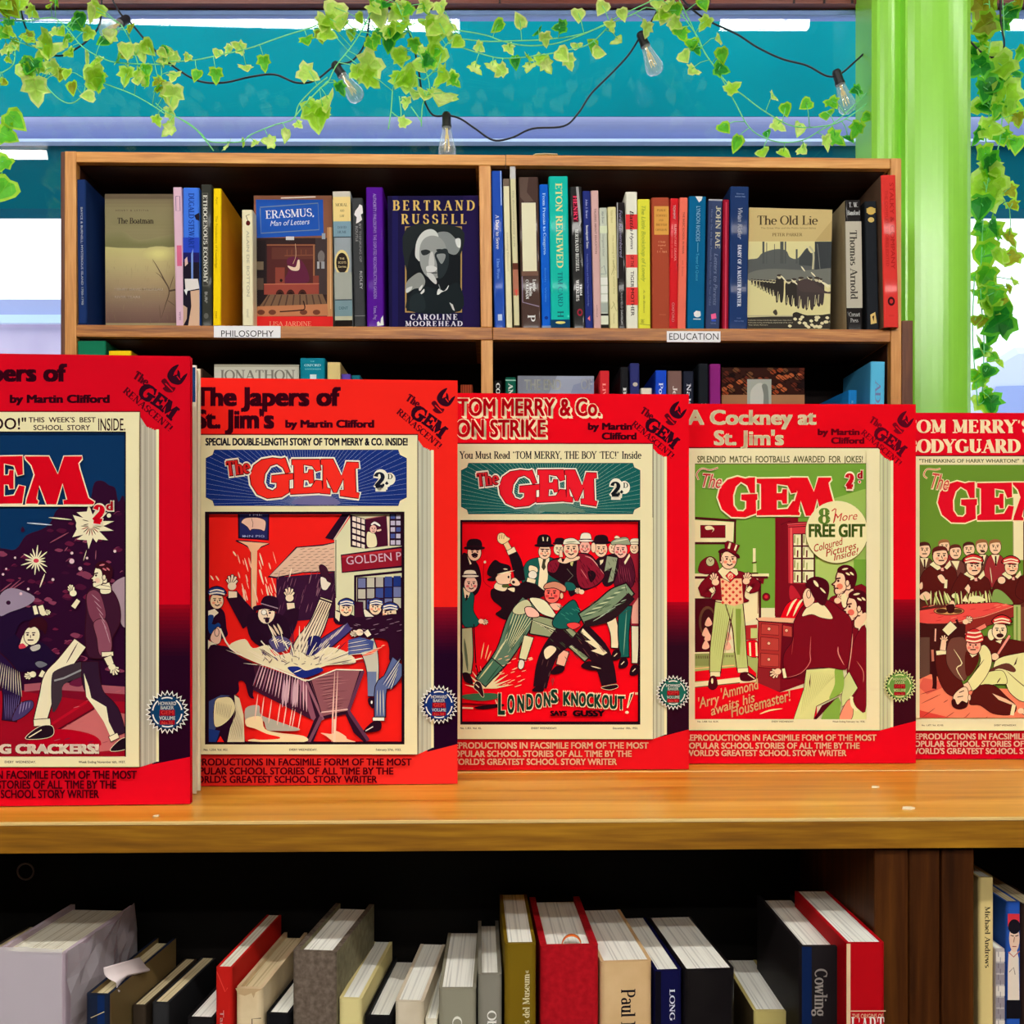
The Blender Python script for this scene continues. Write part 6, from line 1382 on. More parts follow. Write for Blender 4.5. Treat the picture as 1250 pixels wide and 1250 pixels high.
    for i in range(30): x, y = r.uniform(560, 1240), r.uniform(300, 420); P.line([(x, y), (x + r.uniform(-60, 60), y + r.uniform(-60, 10))], r.uniform(4, 9), (120, 104, 96) if i % 2 else (60, 24, 44), 0, True)
    # right-hand boy and second pair of legs
    P.f(370, 760, 8.064)
    P.limb([(610, 200, 190), (660, 300, 150), (690, 480, 110), (690, 720, 80)], (200, 196, 176), DK, 8); P.poly([(450, 170), (560, 140), (700, 180), (690, 260), (560, 300), (450, 320)], (60, 76, 140))
    for i in range(8): P.line([(440, 190 + i * 18), (620 + i * 10, 150 + i * 20)], 9, (226, 220, 196) if i % 2 else (110, 120, 160), 0, True)
    P.limb([(680, 480, 90), (680, 720, 80)], (110, 124, 160), None); P.blob([(645, 740), (720, 740), (715, 800), (690, 840), (650, 800)], (40, 10, 30)); P.ell(678, 780, 9, 16, (240, 230, 220))
    P.blob([(450, -40), (700, -60), (1000, -60), (1000, 330), (860, 380), (850, 250), (800, 160), (560, 140), (480, 60)], (42, 8, 34))
    hand(P, 560, 95, 46, 170, (246, 222, 190), DK, 12); P.limb([(620, 80, 50), (655, 130, 46)], (246, 232, 206), DK, 4)
    for i in range(9): P.line([(560 + i * 30, 330 - i * 14), (700 + i * 16, 300 - i * 12)], 9, (250, 190, 150) if i % 2 else RD, 0, True)
    P.limb([(960, 380, 170), (860, 560, 140), (770, 640, 110), (760, 920, 100)], (90, 104, 150), DK, 10)
    for i in range(9): P.line([(965 - i * 6, 330 + i * 24), (780 + i * 12, 600 + i * 8)], 9, (220, 216, 196) if i % 2 else (40, 50, 100), 0, True)
    for i in range(6): P.line([(720 + i * 14, 660), (715 + i * 16, 910)], 8, (226, 220, 190) if i % 2 else (70, 84, 130), 0, True)
    P.limb([(690, 945, 30), (800, 945, 30)], (244, 236, 216), DK, 5); P.blob([(600, 1060), (690, 970), (765, 970), (765, 1050), (660, 1075)], (34, 8, 28)); P.line([(620, 1060), (690, 1020)], 9, (240, 230, 220))
    for (x0, y0, x1, y1, n, dx, dy) in ((620, -40, 980, 120, 12, 60, -14), (470, -20, 640, 100, 6, 50, 10)): P.hatch(x0, y0, x1, y1, n, dx, dy, 6, (150, 120, 140))
    # boy lower left trousers and puddles
    P.f(240, 760, 8.064)
    P.poly([(118, 760), (250, 700), (360, 700), (420, 720), (490, 1180), (118, 1180)], DK); P.poly([(130, 770), (250, 710), (340, 715), (200, 760), (170, 880), (200, 1030), (130, 1170)], (60, 74, 126)); P.blob([(190, 770), (270, 730), (350, 740), (390, 840), (330, 950), (230, 1020), (180, 990)], (232, 222, 172), DK, 5); P.poly([(380, 710), (430, 740), (470, 900), (480, 1170), (310, 1175), (340, 1030), (395, 900)], (226, 216, 176))
    for i in range(10): P.line([(210 + i * 16, 770 + i * 4), (200 + i * 14, 900 + i * 6)], 4, (130, 110, 90), 0, True); P.line([(400 + i * 7, 800 + i * 20), (330 + i * 14, 1150)], 4, (130, 110, 90), 0, True)
    P.poly([(130, 1040), (240, 1060), (200, 1180), (130, 1180)], (30, 56, 130)); P.poly([(245, 1110), (285, 1180), (205, 1180)], RD)
    P.blob([(490, 840), (620, 810), (640, 900), (760, 950), (900, 1000), (1020, 1040), (980, 1060), (800, 1060), (700, 1050), (660, 960), (540, 1010), (495, 1000)], (178, 172, 156)); P.blob([(500, 940), (640, 920), (680, 1040), (820, 1080), (1060, 1110), (1060, 1170), (560, 1165), (560, 1140), (830, 1130), (700, 1090), (590, 1040), (500, 1010)], (246, 220, 170))
    P.blob([(590, 1050), (700, 1090), (820, 1120), (800, 1140), (580, 1140)], RD)
    for x in (600, 660, 735, 820, 880, 940, 965, 1025): P.line([(x + 12, 700 + (x - 600) * .4), (x - 20, 960 + (x - 600) * .2)], 12, (250, 196, 176), 0, True)
    P.f(370, 760, 8.064)
    P.blob([(180, 1080), (290, 1090), (330, 1060), (420, 1110), (440, 1140), (520, 1170), (340, 1180), (230, 1110)], (250, 200, 160)); P.line([(320, 950), (310, 1170)], 26, (250, 206, 176))
    # frame and margins
    P.clip = None
    P.f(0, 0, 1)
    P.rect(200, 620, 251.6, 912, PAPER); P.rect(494, 619, 509.5, 916, PAPER); P.rect(200, 908, 509.5, 920, PAPER)
    P.rect(251.5, 625, 494, 628.2, (28, 6, 20)); P.rect(251.5, 905, 494, 908, (28, 6, 20)); P.rect(251.5, 625, 255.3, 908, (28, 6, 20)); P.rect(490.6, 625, 494, 908, (28, 6, 20))
    small(P, 250, 371, 490, 915.6, 2.5, 'No. 1,254. Vol. XLI.', 'EVERY WEDNESDAY.', 'February 27th, 1932.')
    foot(P, c2, 229.5, (933.4, 944.4, 954.6), (502.8, 480.5, 461), (88, 0, 20)); seal(P, 536, 859.6, 24, (18, 46, 112), 'No.34')
volume(c2, 'red volume picturing a man splashing into a trough outside an inn', d_two, 2.9, .014)

# ---- third volume: a tussle in front of a crowd
c3 = dict(R=841, T=482.3, B=939.8, L=520, pr=797, sr=814, pt=542, pb=902, st=558, sb=896, tr=735, db=891.5, red=(226, 0, 22), redlo=(222, 18, 28), k=.94, fh=7.2, pg=(196, 198, 166), dark=(40, 4, 24), dtop=(160, 0, 24))
def d_three(P):
    template(P, c3); badge(P, c3)
    RD = (236, 4, 22); GR = (22, 92, 84); DK = (34, 8, 20); SK = (246, 206, 170); OL = (150, 160, 128); TR = (206, 206, 160); MA = (136, 22, 44)
    CRM = (244, 226, 184)
    P.f(540, 460, 4.032)
    for body, x, y, h, wd in (('TOM MERRY & Co.', 74, 192, 84, 706), ('ON STRIKE', 66, 296, 84, 444)):
        for o in (9, 6, 3): P.text(body, x + o, y + o, h, CRM, w=wd, bold=.055)
        P.text(body, x, y, h, CRM, w=wd, bold=.075); P.text(body, x, y - 1, h - 2, (226, 0, 22), w=wd, bold=.034)
    P.text('by Martin', 716, 260, 32, (64, 0, 22), w=218, bold=.055); P.text('Clifford', 784, 308, 32, (64, 0, 22), w=172, bold=.055)
    P.serif('You Must Read "TOM MERRY, THE BOY \'TEC!" Inside', 84, 402, 34, (30, 24, 26), w=896, T=.17, t=.09)
    banner(P, 92, 424, 974, 676, (18, 92, 88), (190, 214, 190), 36)
    P.blob([(470, 660), (540, 620), (640, 640), (700, 665)], (96, 130, 110))
    masthead(P, _G1, [('G', (280, 460, 478, 640)), ('E', (462, 458, 610, 618)), ('M', (600, 458, 760, 636))], (226, 24, 40), (240, 236, 214), 11, (90, 4, 18), 4.2)
    P.serif('The', 168, 540, 62, (240, 236, 214), w=122, T=.34, t=.2, out=.1, rot=-6); P.serif('The', 172, 538, 58, (90, 4, 18), w=112, T=.3, t=.16, out=.035, rot=-6); P.serif('The', 172, 537, 58, (210, 36, 44), w=110, T=.2, t=.09, rot=-6)
    P.serif('2', 820, 590, 74, (240, 236, 214), w=66, T=.3, t=.2, out=.12, serif=0); P.ell(895, 545, 28, 32, (240, 236, 214)); P.serif('2', 826, 586, 66, (20, 24, 30), w=50, T=.24, t=.12, serif=0); P.serif('D', 890, 546, 24, (50, 60, 40), w=24, T=.2, t=.08); P.poly([(882, 556), (891, 568), (882, 576), (873, 568)], (20, 24, 30))
    P.f(0, 0, 1)
    P.rect(562, 635, 781, 884, DK); P.rect(564.4, 637.4, 778.6, 880.6, RD); P.clip = (563, 636, 780, 882)
    # crowd at the back
    P.f(665, 630, 9.615)
    P.blob([(960, 480), (1100, 440), (1100, 1300), (1010, 1300), (960, 800)], (150, 26, 44), DK, 8); P.poly([(1010, 1080), (1100, 950), (1100, 1260), (1020, 1260)], (240, 170, 150))
    face(P, 1050, 380, 50, -.3, SK, None); hat(P, 1060, 320, 60, (236, 226, 196), None, .8)
    P.blob([(700, 480), (860, 440), (1000, 470), (1060, 700), (1000, 850), (820, 820), (800, 600)], (84, 18, 40), DK, 8); P.poly([(930, 540), (990, 440), (1000, 470), (940, 570)], CRM)
    for i in range(6): P.line([(850 + i * 26, 560 + i * 10), (880 + i * 26, 780)], 5, (150, 60, 80), 0, True)
    face(P, 800, 380, 50, .2, SK, None); face(P, 890, 400, 76, -.1, (246, 190, 170), None, (216, 60, 70)); P.blob([(780, 300), (860, 260), (960, 250), (1000, 310), (990, 340), (860, 330), (790, 340)], OL, DK, 7); P.line([(800, 300), (980, 270)], 12, (226, 222, 190), 0, True); P.blob([(815, 260), (835, 230), (870, 240), (880, 262)], CRM, DK, 4)
    P.blob([(600, 520), (720, 460), (860, 480), (820, 760), (700, 820), (640, 640)], (40, 14, 26), DK, 6); P.poly([(730, 470), (850, 490), (800, 760), (740, 780), (790, 600), (700, 650)], OL)
    face(P, 658, 390, 74, .1, SK, None, (226, 110, 90)); hat(P, 660, 310, 78, (30, 12, 22), None, .9); P.poly([(645, 520), (690, 510), (680, 545), (650, 575)], CRM)
    face(P, 470, 370, 64, 0, (246, 180, 160), None, (216, 60, 70)); hat(P, 480, 290, 64, (240, 230, 206), DK, 1.2); P.ell(570, 370, 30, 60, SK, DK, 5)
    face(P, 160, 390, 56, .2, (240, 220, 180), None); hat(P, 175, 320, 56, (30, 12, 22), None, .9)
    P.f(555, 630, 9.615)
    P.blob([(790, 780), (830, 560), (960, 490), (1160, 500), (1260, 700), (1200, 900), (960, 900)], (26, 88, 78), DK, 8); P.poly([(980, 490), (1110, 490), (1090, 740), (1050, 870), (980, 830), (1000, 600)], CRM); P.poly([(1040, 490), (1075, 500), (1060, 560), (1070, 600), (1045, 640), (1018, 600)], (60, 56, 36))
    face(P, 1055, 420, 70, .1, SK, None, (236, 120, 90)); P.line([(1000, 385), (1110, 390)], 8, DK); hat(P, 1050, 345, 78, (24, 12, 20), None, 1.3); P.line([(1035, 250), (1040, 290)], 14, CRM); P.line([(1092, 252), (1085, 292)], 12, CRM)
    P.blob([(870, 640), (880, 580), (960, 600), (975, 650), (920, 680)], CRM, DK, 5); P.ell(915, 690, 52, 50, (240, 230, 210), DK, 6)
    # big man in a maroon coat
    P.f(665, 630, 9.615)
    P.blob([(30, 640), (40, 540), (140, 490), (230, 500), (300, 480), (420, 430), (560, 470), (690, 690), (640, 800), (520, 860), (380, 900), (300, 940), (240, 820), (60, 700)], DK); P.blob([(40, 640), (50, 545), (150, 510), (170, 560), (120, 660)], MA)
    P.blob([(385, 470), (430, 440), (550, 480), (620, 580), (700, 690), (620, 800), (500, 850), (410, 820), (370, 680)], MA, DK, 5); P.blob([(500, 660), (560, 640), (600, 700), (540, 780)], DK); P.line([(470, 470), (560, 510), (690, 680)], 10, (236, 170, 160), 3, True); P.line([(420, 620), (500, 740)], 8, (220, 120, 120), 0, True)
    P.poly([(300, 500), (340, 520), (320, 590), (300, 570)], (206, 196, 120)); P.blob([(240, 780), (330, 790), (360, 860), (260, 870)], GR); P.line([(260, 620), (330, 700), (270, 760)], 6, (120, 110, 100))
    P.blob([(150, 530), (190, 490), (210, 540), (250, 480), (310, 490), (400, 470), (400, 510), (300, 540), (230, 560)], SK, DK, 5); P.limb([(190, 480, 40), (185, 400, 34)], SK, DK, 4)
    face(P, 308, 390, 88, 0, SK, None, (222, 80, 80)); P.blob([(215, 310), (240, 270), (330, 258), (400, 300), (410, 330), (300, 325), (222, 335)], (236, 228, 200), DK, 7); P.line([(240, 310), (370, 300)], 12, (120, 140, 100), 0, True)
    hand(P, 430, 890, 40, 200, SK, DK, 16)
    # boys at the left edge
    P.f(555, 630, 9.615)
    P.blob([(85, 470), (160, 450), (250, 530), (300, 640), (310, 800), (240, 930), (85, 900)], DK); P.poly([(150, 470), (200, 560), (180, 570)], CRM); face(P, 232, 430, 78, .2, SK, None); hat(P, 232, 375, 84, (26, 12, 20), None, 1.0); P.ell(235, 455, 40, 22, DK)
    P.blob([(90, 840), (180, 880), (230, 930), (220, 1100), (270, 1200), (300, 1230), (240, 1300), (90, 1260)], GR, DK, 8); P.poly([(100, 840), (190, 880), (160, 960), (120, 960)], CRM); P.poly([(135, 920), (160, 930), (150, 980), (125, 1000)], DK); face(P, 190, 800, 76, .2, (246, 206, 180), None, (216, 50, 60)); hat(P, 180, 705, 74, (240, 232, 206), DK, .8); hand(P, 310, 1235, 40, 10, SK, DK, 14)
    # raised arm
    P.limb([(770, 760, 120), (730, 560, 130), (670, 410, 100)], (30, 8, 20), None); P.limb([(620, 430, 60), (710, 390, 60)], CRM, DK, 6); P.limb([(640, 390, 62), (590, 300, 56)], (246, 206, 150), DK, 6); P.blob([(500, 250), (520, 205), (570, 200), (610, 240), (650, 265), (620, 300), (560, 330), (510, 300)], (246, 210, 150), DK, 6)
    for a in ((530, 220, 525, 270), (555, 215, 552, 265), (580, 225, 575, 270)): P.line([(a[0], a[1]), (a[2], a[3])], 5, DK)
    # lad falling backwards
    P.blob([(430, 860), (560, 840), (800, 780), (860, 730), (960, 800), (1060, 900), (1000, 960), (820, 980), (700, 1100), (620, 1220), (480, 1150), (550, 1080), (440, 980)], (32, 10, 20)); P.limb([(850, 745, 46), (945, 770, 46)], CRM, DK, 5)
    P.blob([(460, 840), (490, 780), (560, 800), (620, 830), (590, 880), (520, 875)], CRM, DK, 5); P.blob([(555, 810), (620, 800), (640, 830), (570, 840)], (80, 90, 40)); P.blob([(620, 850), (700, 840), (700, 890), (660, 880)], CRM, DK, 4)
    P.blob([(480, 720), (560, 680), (640, 670), (660, 700), (650, 790), (540, 800), (500, 780)], SK, DK, 7); P.ell(632, 715, 12, 16, DK); P.blob([(500, 700), (640, 660), (650, 690), (520, 730)], SK); P.blob([(650, 770), (680, 730), (720, 730), (770, 790), (740, 820), (680, 810)], SK, DK, 6); P.ell(690, 775, 18, 18, DK)
    P.blob([(385, 690), (400, 600), (470, 515), (540, 550), (640, 580), (650, 640), (520, 680), (480, 720)], (28, 10, 20)); P.line([(500, 685), (700, 640)], 16, CRM, 0, True); P.line([(570, 620), (620, 625)], 14, CRM, 0, True); P.blob([(385, 740), (470, 710), (470, 760), (400, 760)], (28, 10, 20))
    P.line([(345, 550), (340, 760), (430, 840)], 5, (150, 0, 20), 3); P.ell(355, 540, 14, 16, CRM)
    # his legs: long green checked trousers to the lower left
    P.f(540, 700, 4.032)
    P.limb([(440, 150, 110), (380, 240, 120), (300, 400, 80), (190, 530, 60)], (96, 128, 104), DK, 6)
    for i in range(16): P.line([(360 + i * 7, 150 + i * 3), (300 + i * 6 - i * i * .3, 330 + i * 4)], 3.4, (222, 222, 170) if i % 2 else (40, 84, 70), 0, True)
    for i in range(10): P.line([(320 - i * 12, 320 + i * 20), (280 - i * 10, 370 + i * 18)], 5, (216, 220, 170), 0, True)
    P.limb([(440, 250, 90), (590, 290, 80), (720, 410, 56)], (150, 160, 120), DK, 6)
    for i in range(10): P.line([(430 + i * 10, 225 + i * 6), (560 + i * 14, 270 + i * 14)], 4, (226, 226, 180) if i % 2 else (60, 70, 60), 0, True)
    for i in range(6): P.line([(590 + i * 9, 290 + i * 3), (690 + i * 8, 410 + i * 2)], 3, (90, 110, 80))
    P.blob([(345, 180), (380, 140), (420, 130), (440, 170), (400, 200), (360, 200)], (206, 206, 160), DK, 3); P.blob([(405, 170), (440, 165), (475, 195), (470, 215), (420, 212)], (244, 190, 170), DK, 4); P.blob([(430, 120), (500, 130), (550, 190), (560, 220), (490, 200), (450, 160)], (236, 232, 190), DK, 4)
    # kicking burst and boot
    bx, by = 210, 570
    P.poly([(bx + (130 if i % 2 else 52) * cos(a) * (1.1 if cos(a) > 0 else .8), by + (120 if i % 2 else 50) * sin(a)) for i, a in ((i, radians(185 + 170 * i / 26)) for i in range(27))], (240, 224, 170))
    r = random.Random(9)
    for i in range(30): x, y = r.uniform(270, 440), r.uniform(410, 570); P.line([(x, y), (x + 22, y - 7)], 4, (250, 196, 150), 0, True)
    for a in ((190, 420, 205, 340), (210, 420, 228, 350), (240, 380, 220, 430)): P.line([(a[0], a[1]), (a[2], a[3])], 6, (250, 190, 130), 0, True)
    P.limb([(270, 440, 70), (190, 535, 58)], (70, 116, 92), DK, 5); P.line([(250, 430), (180, 520)], 7, (206, 210, 150), 0, True); P.line([(285, 450), (215, 540)], 6, (40, 80, 60), 0, True)
    P.blob([(95, 600), (160, 590), (260, 590), (280, 610), (200, 626), (110, 616)], (60, 104, 70)); P.line([(100, 640), (270, 648)], 9, (120, 0, 14)); P.line([(100, 660), (150, 662)], 8, (246, 210, 170)); P.blob([(160, 656), (280, 640), (300, 652), (200, 668)], DK)
    P.blob([(155, 560), (165, 530), (190, 540), (205, 600), (195, 606), (175, 580)], (50, 14, 26), CRM, 2); P.line([(165, 545), (180, 560)], 5, CRM)
    P.limb([(115, 270, 60), (125, 400, 50), (120, 490, 40)], (180, 184, 140), DK, 5); P.line([(108, 320), (125, 480)], 14, (90, 104, 80), 0, True); P.blob([(100, 490), (130, 490), (150, 530), (145, 545), (110, 530)], DK); P.line([(155, 250), (165, 440)], 5, DK); P.line([(165, 450), (178, 500)], 5, DK)
    # white-stockinged leg, crouching opponent in a cap
    P.limb([(425, 310, 46), (395, 420, 34)], (226, 220, 170), DK, 4); P.blob([(372, 460), (380, 425), (402, 430), (400, 460), (385, 472)], (236, 226, 206), DK, 4)
    P.limb([(600, 380, 46), (580, 450, 40)], (244, 180, 150), DK, 4); P.blob([(530, 490), (560, 455), (600, 460), (590, 485), (555, 496)], DK)
    P.limb([(660, 290, 130), (760, 380, 110), (800, 460, 90), (820, 545, 76)], (36, 12, 24), None); P.limb([(620, 290, 120), (540, 370, 90), (500, 460, 80), (480, 560, 66)], (36, 12, 24), None)
    P.blob([(500, 380), (530, 355), (560, 370), (540, 400), (510, 420)], CRM); P.poly([(690, 270), (810, 390), (790, 402), (730, 380), (760, 370), (700, 330), (730, 330), (680, 290)], CRM); P.blob([(440, 575), (480, 545), (500, 560), (490, 582)], DK); P.blob([(780, 560), (850, 545), (862, 560), (820, 572)], DK, CRM, 2); P.blob([(680, 455), (720, 430), (780, 450), (780, 475), (720, 475)], DK); P.line([(730, 455), (780, 468)], 6, CRM, 0, True)
    P.blob([(570, 190), (640, 130), (670, 170), (680, 230), (620, 270), (560, 270), (540, 240)], GR, DK, 5); P.blob([(610, 250), (650, 240), (680, 255), (640, 276)], (240, 70, 70), DK, 3)
    face(P, 540, 100, 38, -.3, (246, 110, 96), None, (216, 20, 40), 4, DK, False); P.ell(586, 110, 9, 16, (246, 190, 150), DK, 3); P.blob([(500, 75), (510, 50), (560, 40), (605, 65), (600, 92), (550, 72)], (210, 140, 110), DK, 4); P.blob([(530, 150), (580, 150), (570, 180), (545, 175)], (250, 190, 160))
    # green-trousered leg flung up at the right, onlookers' legs
    P.limb([(820, 200, 50), (846, 290, 40), (846, 365, 32)], (240, 222, 180), DK, 4); P.limb([(900, 160, 60), (890, 290, 50), (895, 410, 40)], GR, DK, 5); P.line([(905, 180), (890, 400)], 5, (120, 170, 140), 0, True); P.limb([(950, 260, 40), (945, 440, 26)], (230, 220, 186), DK, 4)
    for x, y in ((850, 405), (885, 445), (940, 480)): P.blob([(x - 20, y + 18), (x - 10, y - 25), (x + 18, y - 30), (x + 28, y), (x + 10, y + 20)], DK); P.line([(x - 6, y + 2), (x + 8, y - 12)], 4, CRM)
    P.limb([(690, 230, 70), (780, 180, 90), (860, 120, 100), (920, 75, 60)], (120, 142, 110), DK, 7); P.limb([(700, 250, 30), (820, 210, 50), (930, 110, 44)], (40, 20, 26), None)
    for i in range(12): P.line([(680 + i * 18, 215 - i * 13), (740 + i * 15, 200 - i * 12)], 5, (206, 214, 170) if i % 2 else (50, 80, 60), 0, True)
    for i in range(5): P.line([(740 + i * 34, 235 - i * 24), (800 + i * 26, 200 - i * 18)], 4, (170, 190, 160), 0, True)
    P.f(540, 700, 4.032)
    for x0, y0, x1, y1, n, dx, dy, cc in ((600, 300, 800, 420, 10, 30, 40, (110, 60, 60)), (500, 400, 560, 560, 7, -10, 40, (96, 60, 60)), (560, 140, 670, 240, 9, 26, 16, (60, 140, 120)), (700, 130, 900, 210, 14, 40, -22, (60, 80, 56)), (330, 200, 420, 420, 14, -20, 44, (60, 84, 60)), (500, 250, 700, 360, 14, 30, 26, (70, 76, 56))): P.hatch(x0, y0, x1, y1, n, dx, dy, 3.4, cc)
    P.f(665, 630, 9.615)
    for x0, y0, x1, y1, n, dx, dy, cc in ((400, 480, 640, 820, 20, 40, 70, (84, 8, 28)), (60, 540, 150, 640, 6, 20, 50, (84, 8, 28)), (860, 480, 1080, 900, 14, 16, 80, (60, 10, 26)), (720, 480, 840, 700, 10, 30, 60, (96, 104, 80))): P.hatch(x0, y0, x1, y1, n, dx, dy, 8, cc)
    P.f(540, 700, 4.032)
    # caption and margins
    for body, x, y, h, wd, rr in (('"LONDON\'S', 262, 690, 104, 0, 0),):
        for i, (ch, xx, hh) in enumerate(zip("LONDON'S", (272, 318, 366, 410, 454, 496, 526, 530), (100, 84, 76, 74, 68, 66, 20, 64))):
            yb = 692 - i * 8 if ch != "'" else 610
            P.text(ch, xx, yb, hh, CRM, w=40 if ch != "'" else 8, bold=.1); 
            P.text(ch, xx + 2, yb - 2, hh - 3, (24, 70, 50), w=34 if ch != "'" else 6, bold=.055)
        P.line([(262, 622), (268, 640)], 5, CRM); P.text('A', 564, 630, 24, (96, 40, 20), w=16, bold=.03)
        for i, ch in enumerate('KNOCKOUT'):
            yb = 646 + i * 3; P.text(ch, 592 + i * 38, yb, 66, CRM, w=41, bold=.1); P.text(ch, 594 + i * 38, yb - 2, 60, (24, 70, 50), w=35, bold=.055)
        P.poly([(920, 588), (942, 582), (912, 660), (905, 660)], CRM); P.poly([(926, 592), (936, 590), (914, 646)], DK); P.ell(906, 682, 9, 7, CRM); P.text('"', 946, 612, 26, CRM, w=14, bold=.03)
    P.text('SAYS', 530, 698, 23, DK, w=82, bold=.07); P.text('GUSSY', 640, 700, 27, DK, w=158, bold=.07)
    P.clip = None
    P.f(0, 0, 1)
    P.rect(510, 628, 562, 890, PAPER); P.rect(781, 632, 796.4, 901, PAPER); P.rect(510, 884, 796.4, 901.6, PAPER)
    P.rect(562, 635, 781, 637.3, DK); P.rect(562, 880.8, 781, 884, DK); P.rect(562, 635, 564.3, 884, DK); P.rect(778.6, 635, 781, 884, DK)
    small(P, 562, 664, 778, 889.5, 2.3, 'No. 1,451. Vol. XL.', 'EVERY WEDNESDAY.', 'December 10th, 1932.')
    foot(P, c3, 549, (913, 923, 932.8), (791, 770.5, 752.5), (246, 214, 170)); seal(P, 821, 845, 21.5, (26, 96, 82), 'No.33')
volume(c3, 'red volume picturing a tussle before a laughing crowd of hatted men', d_three, 1.6, .014)

# ---- fourth volume: dandy by the fire watched by boys
c4 = dict(R=1118, T=494.4, B=932.4, L=806, pr=1073.6, sr=1090.4, pt=547.2, pb=891.5, st=562.8, sb=887, tr=731.7, db=881.2, red=(222, 0, 20), redlo=(222, 4, 26), k=.9, fh=7, pg=(196, 200, 148), dark=(56, 6, 20), dtop=(150, 2, 22), logo=(120, 0, 22), logo2=(84, 0, 24))
def d_four(P):
    template(P, c4); badge(P, c4)
    GN = (112, 158, 54); MR = (120, 10, 26); DK = (74, 6, 20); RD = (226, 4, 24); SK = (248, 206, 166); LG = (196, 206, 124); CRM = (244, 228, 176)
    P.f(830, 480, 4.1667)
    P.text('A Cockney at', 36, 158, 70, (244, 228, 184), w=658, bold=.045); P.text("St. Jim's", 172, 262, 70, (244, 228, 184), w=356, bold=.045)
    P.text('by Martin', 700, 212, 30, (112, 0, 22), w=214, bold=.055); P.text('Clifford', 768, 256, 30, (112, 0, 22), w=170, bold=.055)
    P.text('SPLENDID  MATCH  FOOTBALLS  AWARDED  FOR  JOKES!', 88, 352, 32, (92, 88, 42), w=842, bold=.02)
    P.rect(74, 358, 946, 1092, GN); P.line([(74, 360), (946, 358)], 4, (90, 70, 30))
    P.poly([(700, 560), (930, 490), (946, 486), (946, 900), (700, 900)], (150, 182, 84))
    P.clip = (847.8, 566, 1057, 878)
    # room in I coords
    P.f(840, 620, 8.929)
    P.poly([(72, 130), (500, 155), (490, 370), (72, 375)], CRM); P.line([(72, 110), (520, 140)], 26, DK); P.line([(512, 140), (510, 380)], 22, DK); P.line([(72, 385), (400, 385)], 26, DK); P.rect(135, 190, 405, 325, MR, DK, 6)
    P.blob([(185, 205), (240, 195), (285, 230), (255, 270), (270, 235), (200, 240)], CRM)
    P.rect(72, 715, 880, 750, CRM); P.rect(72, 745, 870, 772, DK); P.poly([(660, 755), (830, 770), (820, 830), (660, 800)], MR); P.poly([(72, 772), (760, 772), (770, 1190), (590, 1260), (300, 1260), (300, 990), (72, 990)], CRM); P.line([(782, 800), (782, 1250)], 26, DK); P.line([(762, 830), (760, 1150)], 10, (180, 110, 90))
    P.blob([(125, 710), (125, 610), (180, 550), (250, 530), (310, 580), (330, 710)], MR, DK, 6, 3); P.ell(240, 585, 48, 52, (196, 190, 140), DK, 8); P.line([(225, 560), (242, 588), (262, 562)], 8, DK)
    P.rect(705, 440, 735, 590, CRM); P.line([(695, 600), (745, 590)], 12, DK); P.poly([(708, 610), (742, 610), (745, 700), (705, 700)], LG); P.line([(670, 715), (760, 712)], 14, DK)
    P.ell(850, 970, 42, 42, MR, DK, 6); P.ell(850, 968, 20, 20, (206, 40, 50))
    P.rect(72, 985, 300, 1700, DK); P.ell(210, 1240, 95, 170, (96, 60, 40)); P.ell(215, 1250, 75, 150, (60, 14, 20))
    P.rect(948, 105, 1200, 1250, MR); P.poly([(1010, 180), (1100, 140), (1200, 170), (1200, 250), (1010, 200)], DK)
    for a in ((985, 380, 1050, 460), (1010, 420, 1060, 480), (960, 500, 1000, 540), (980, 640, 1000, 1120), (1020, 700, 1040, 1080)): P.line([(a[0], a[1]), ((a[0] + a[2]) / 2 + 8, (a[1] + a[3]) / 2), (a[2], a[3])], 9, (206, 150, 120), 3, True)
    # bookcase with panes
    P.f(940, 620, 8.929)
    P.poly([(60, 110), (100, 110), (90, 200), (190, 150), (400, 150), (420, 1000), (50, 1180)], MR); P.poly([(195, 190), (420, 180), (440, 600), (500, 760), (370, 830), (200, 820)], (206, 50, 60)); P.line([(190, 180), (400, 165)], 10, (220, 90, 90)); P.line([(200, 210), (400, 200)], 8, DK); P.line([(228, 220), (230, 820)], 14, (240, 110, 100))
    P.poly([(248, 280), (490, 280), (490, 820), (250, 820)], DK)
    for i in range(2):
        for j in range(4): P.rect(256 + i * 92 + (i > 0) * 8, 290 + j * 135, 335 + i * 78 + (i > 0) * 60, 408 + j * 135, (236, 232, 180)); P.line([(268 + i * 100, 300 + j * 135), (266 + i * 100, 380 + j * 135)], 14, (150, 150, 84)); P.line([(300 + i * 100, 330 + j * 135), (298 + i * 100, 400 + j * 135)], 16, (112, 20, 30) if j % 2 else (180, 180, 110))
    P.rect(495, 560, 1046, 1000, (176, 200, 104)); P.rect(910, 560, 1046, 900, GN)
    P.blob([(210, 870), (250, 850), (330, 970), (300, 1000), (220, 1000)], (190, 30, 46)); P.blob([(115, 1180), (180, 1050), (290, 985), (350, 1020), (400, 1080), (350, 1200), (120, 1200)], RD, DK, 6)
    for x in (180, 250, 330): P.line([(x, 1180), (x + 60, 1050), (x + 110, 990)], 26, CRM, 3, True)
    # the desk
    P.f(840, 750, 8.929)
    P.poly([(740, 40), (820, 30), (1400, 50), (1300, 100), (760, 70)], (240, 180, 140)); P.poly([(760, 70), (1250, 105), (1300, 740), (1000, 850), (745, 780)], MR); P.poly([(770, 80), (1020, 100), (1000, 590), (770, 570)], (170, 48, 44))
    P.line([(740, 45), (770, 75), (1240, 105)], 12, DK)
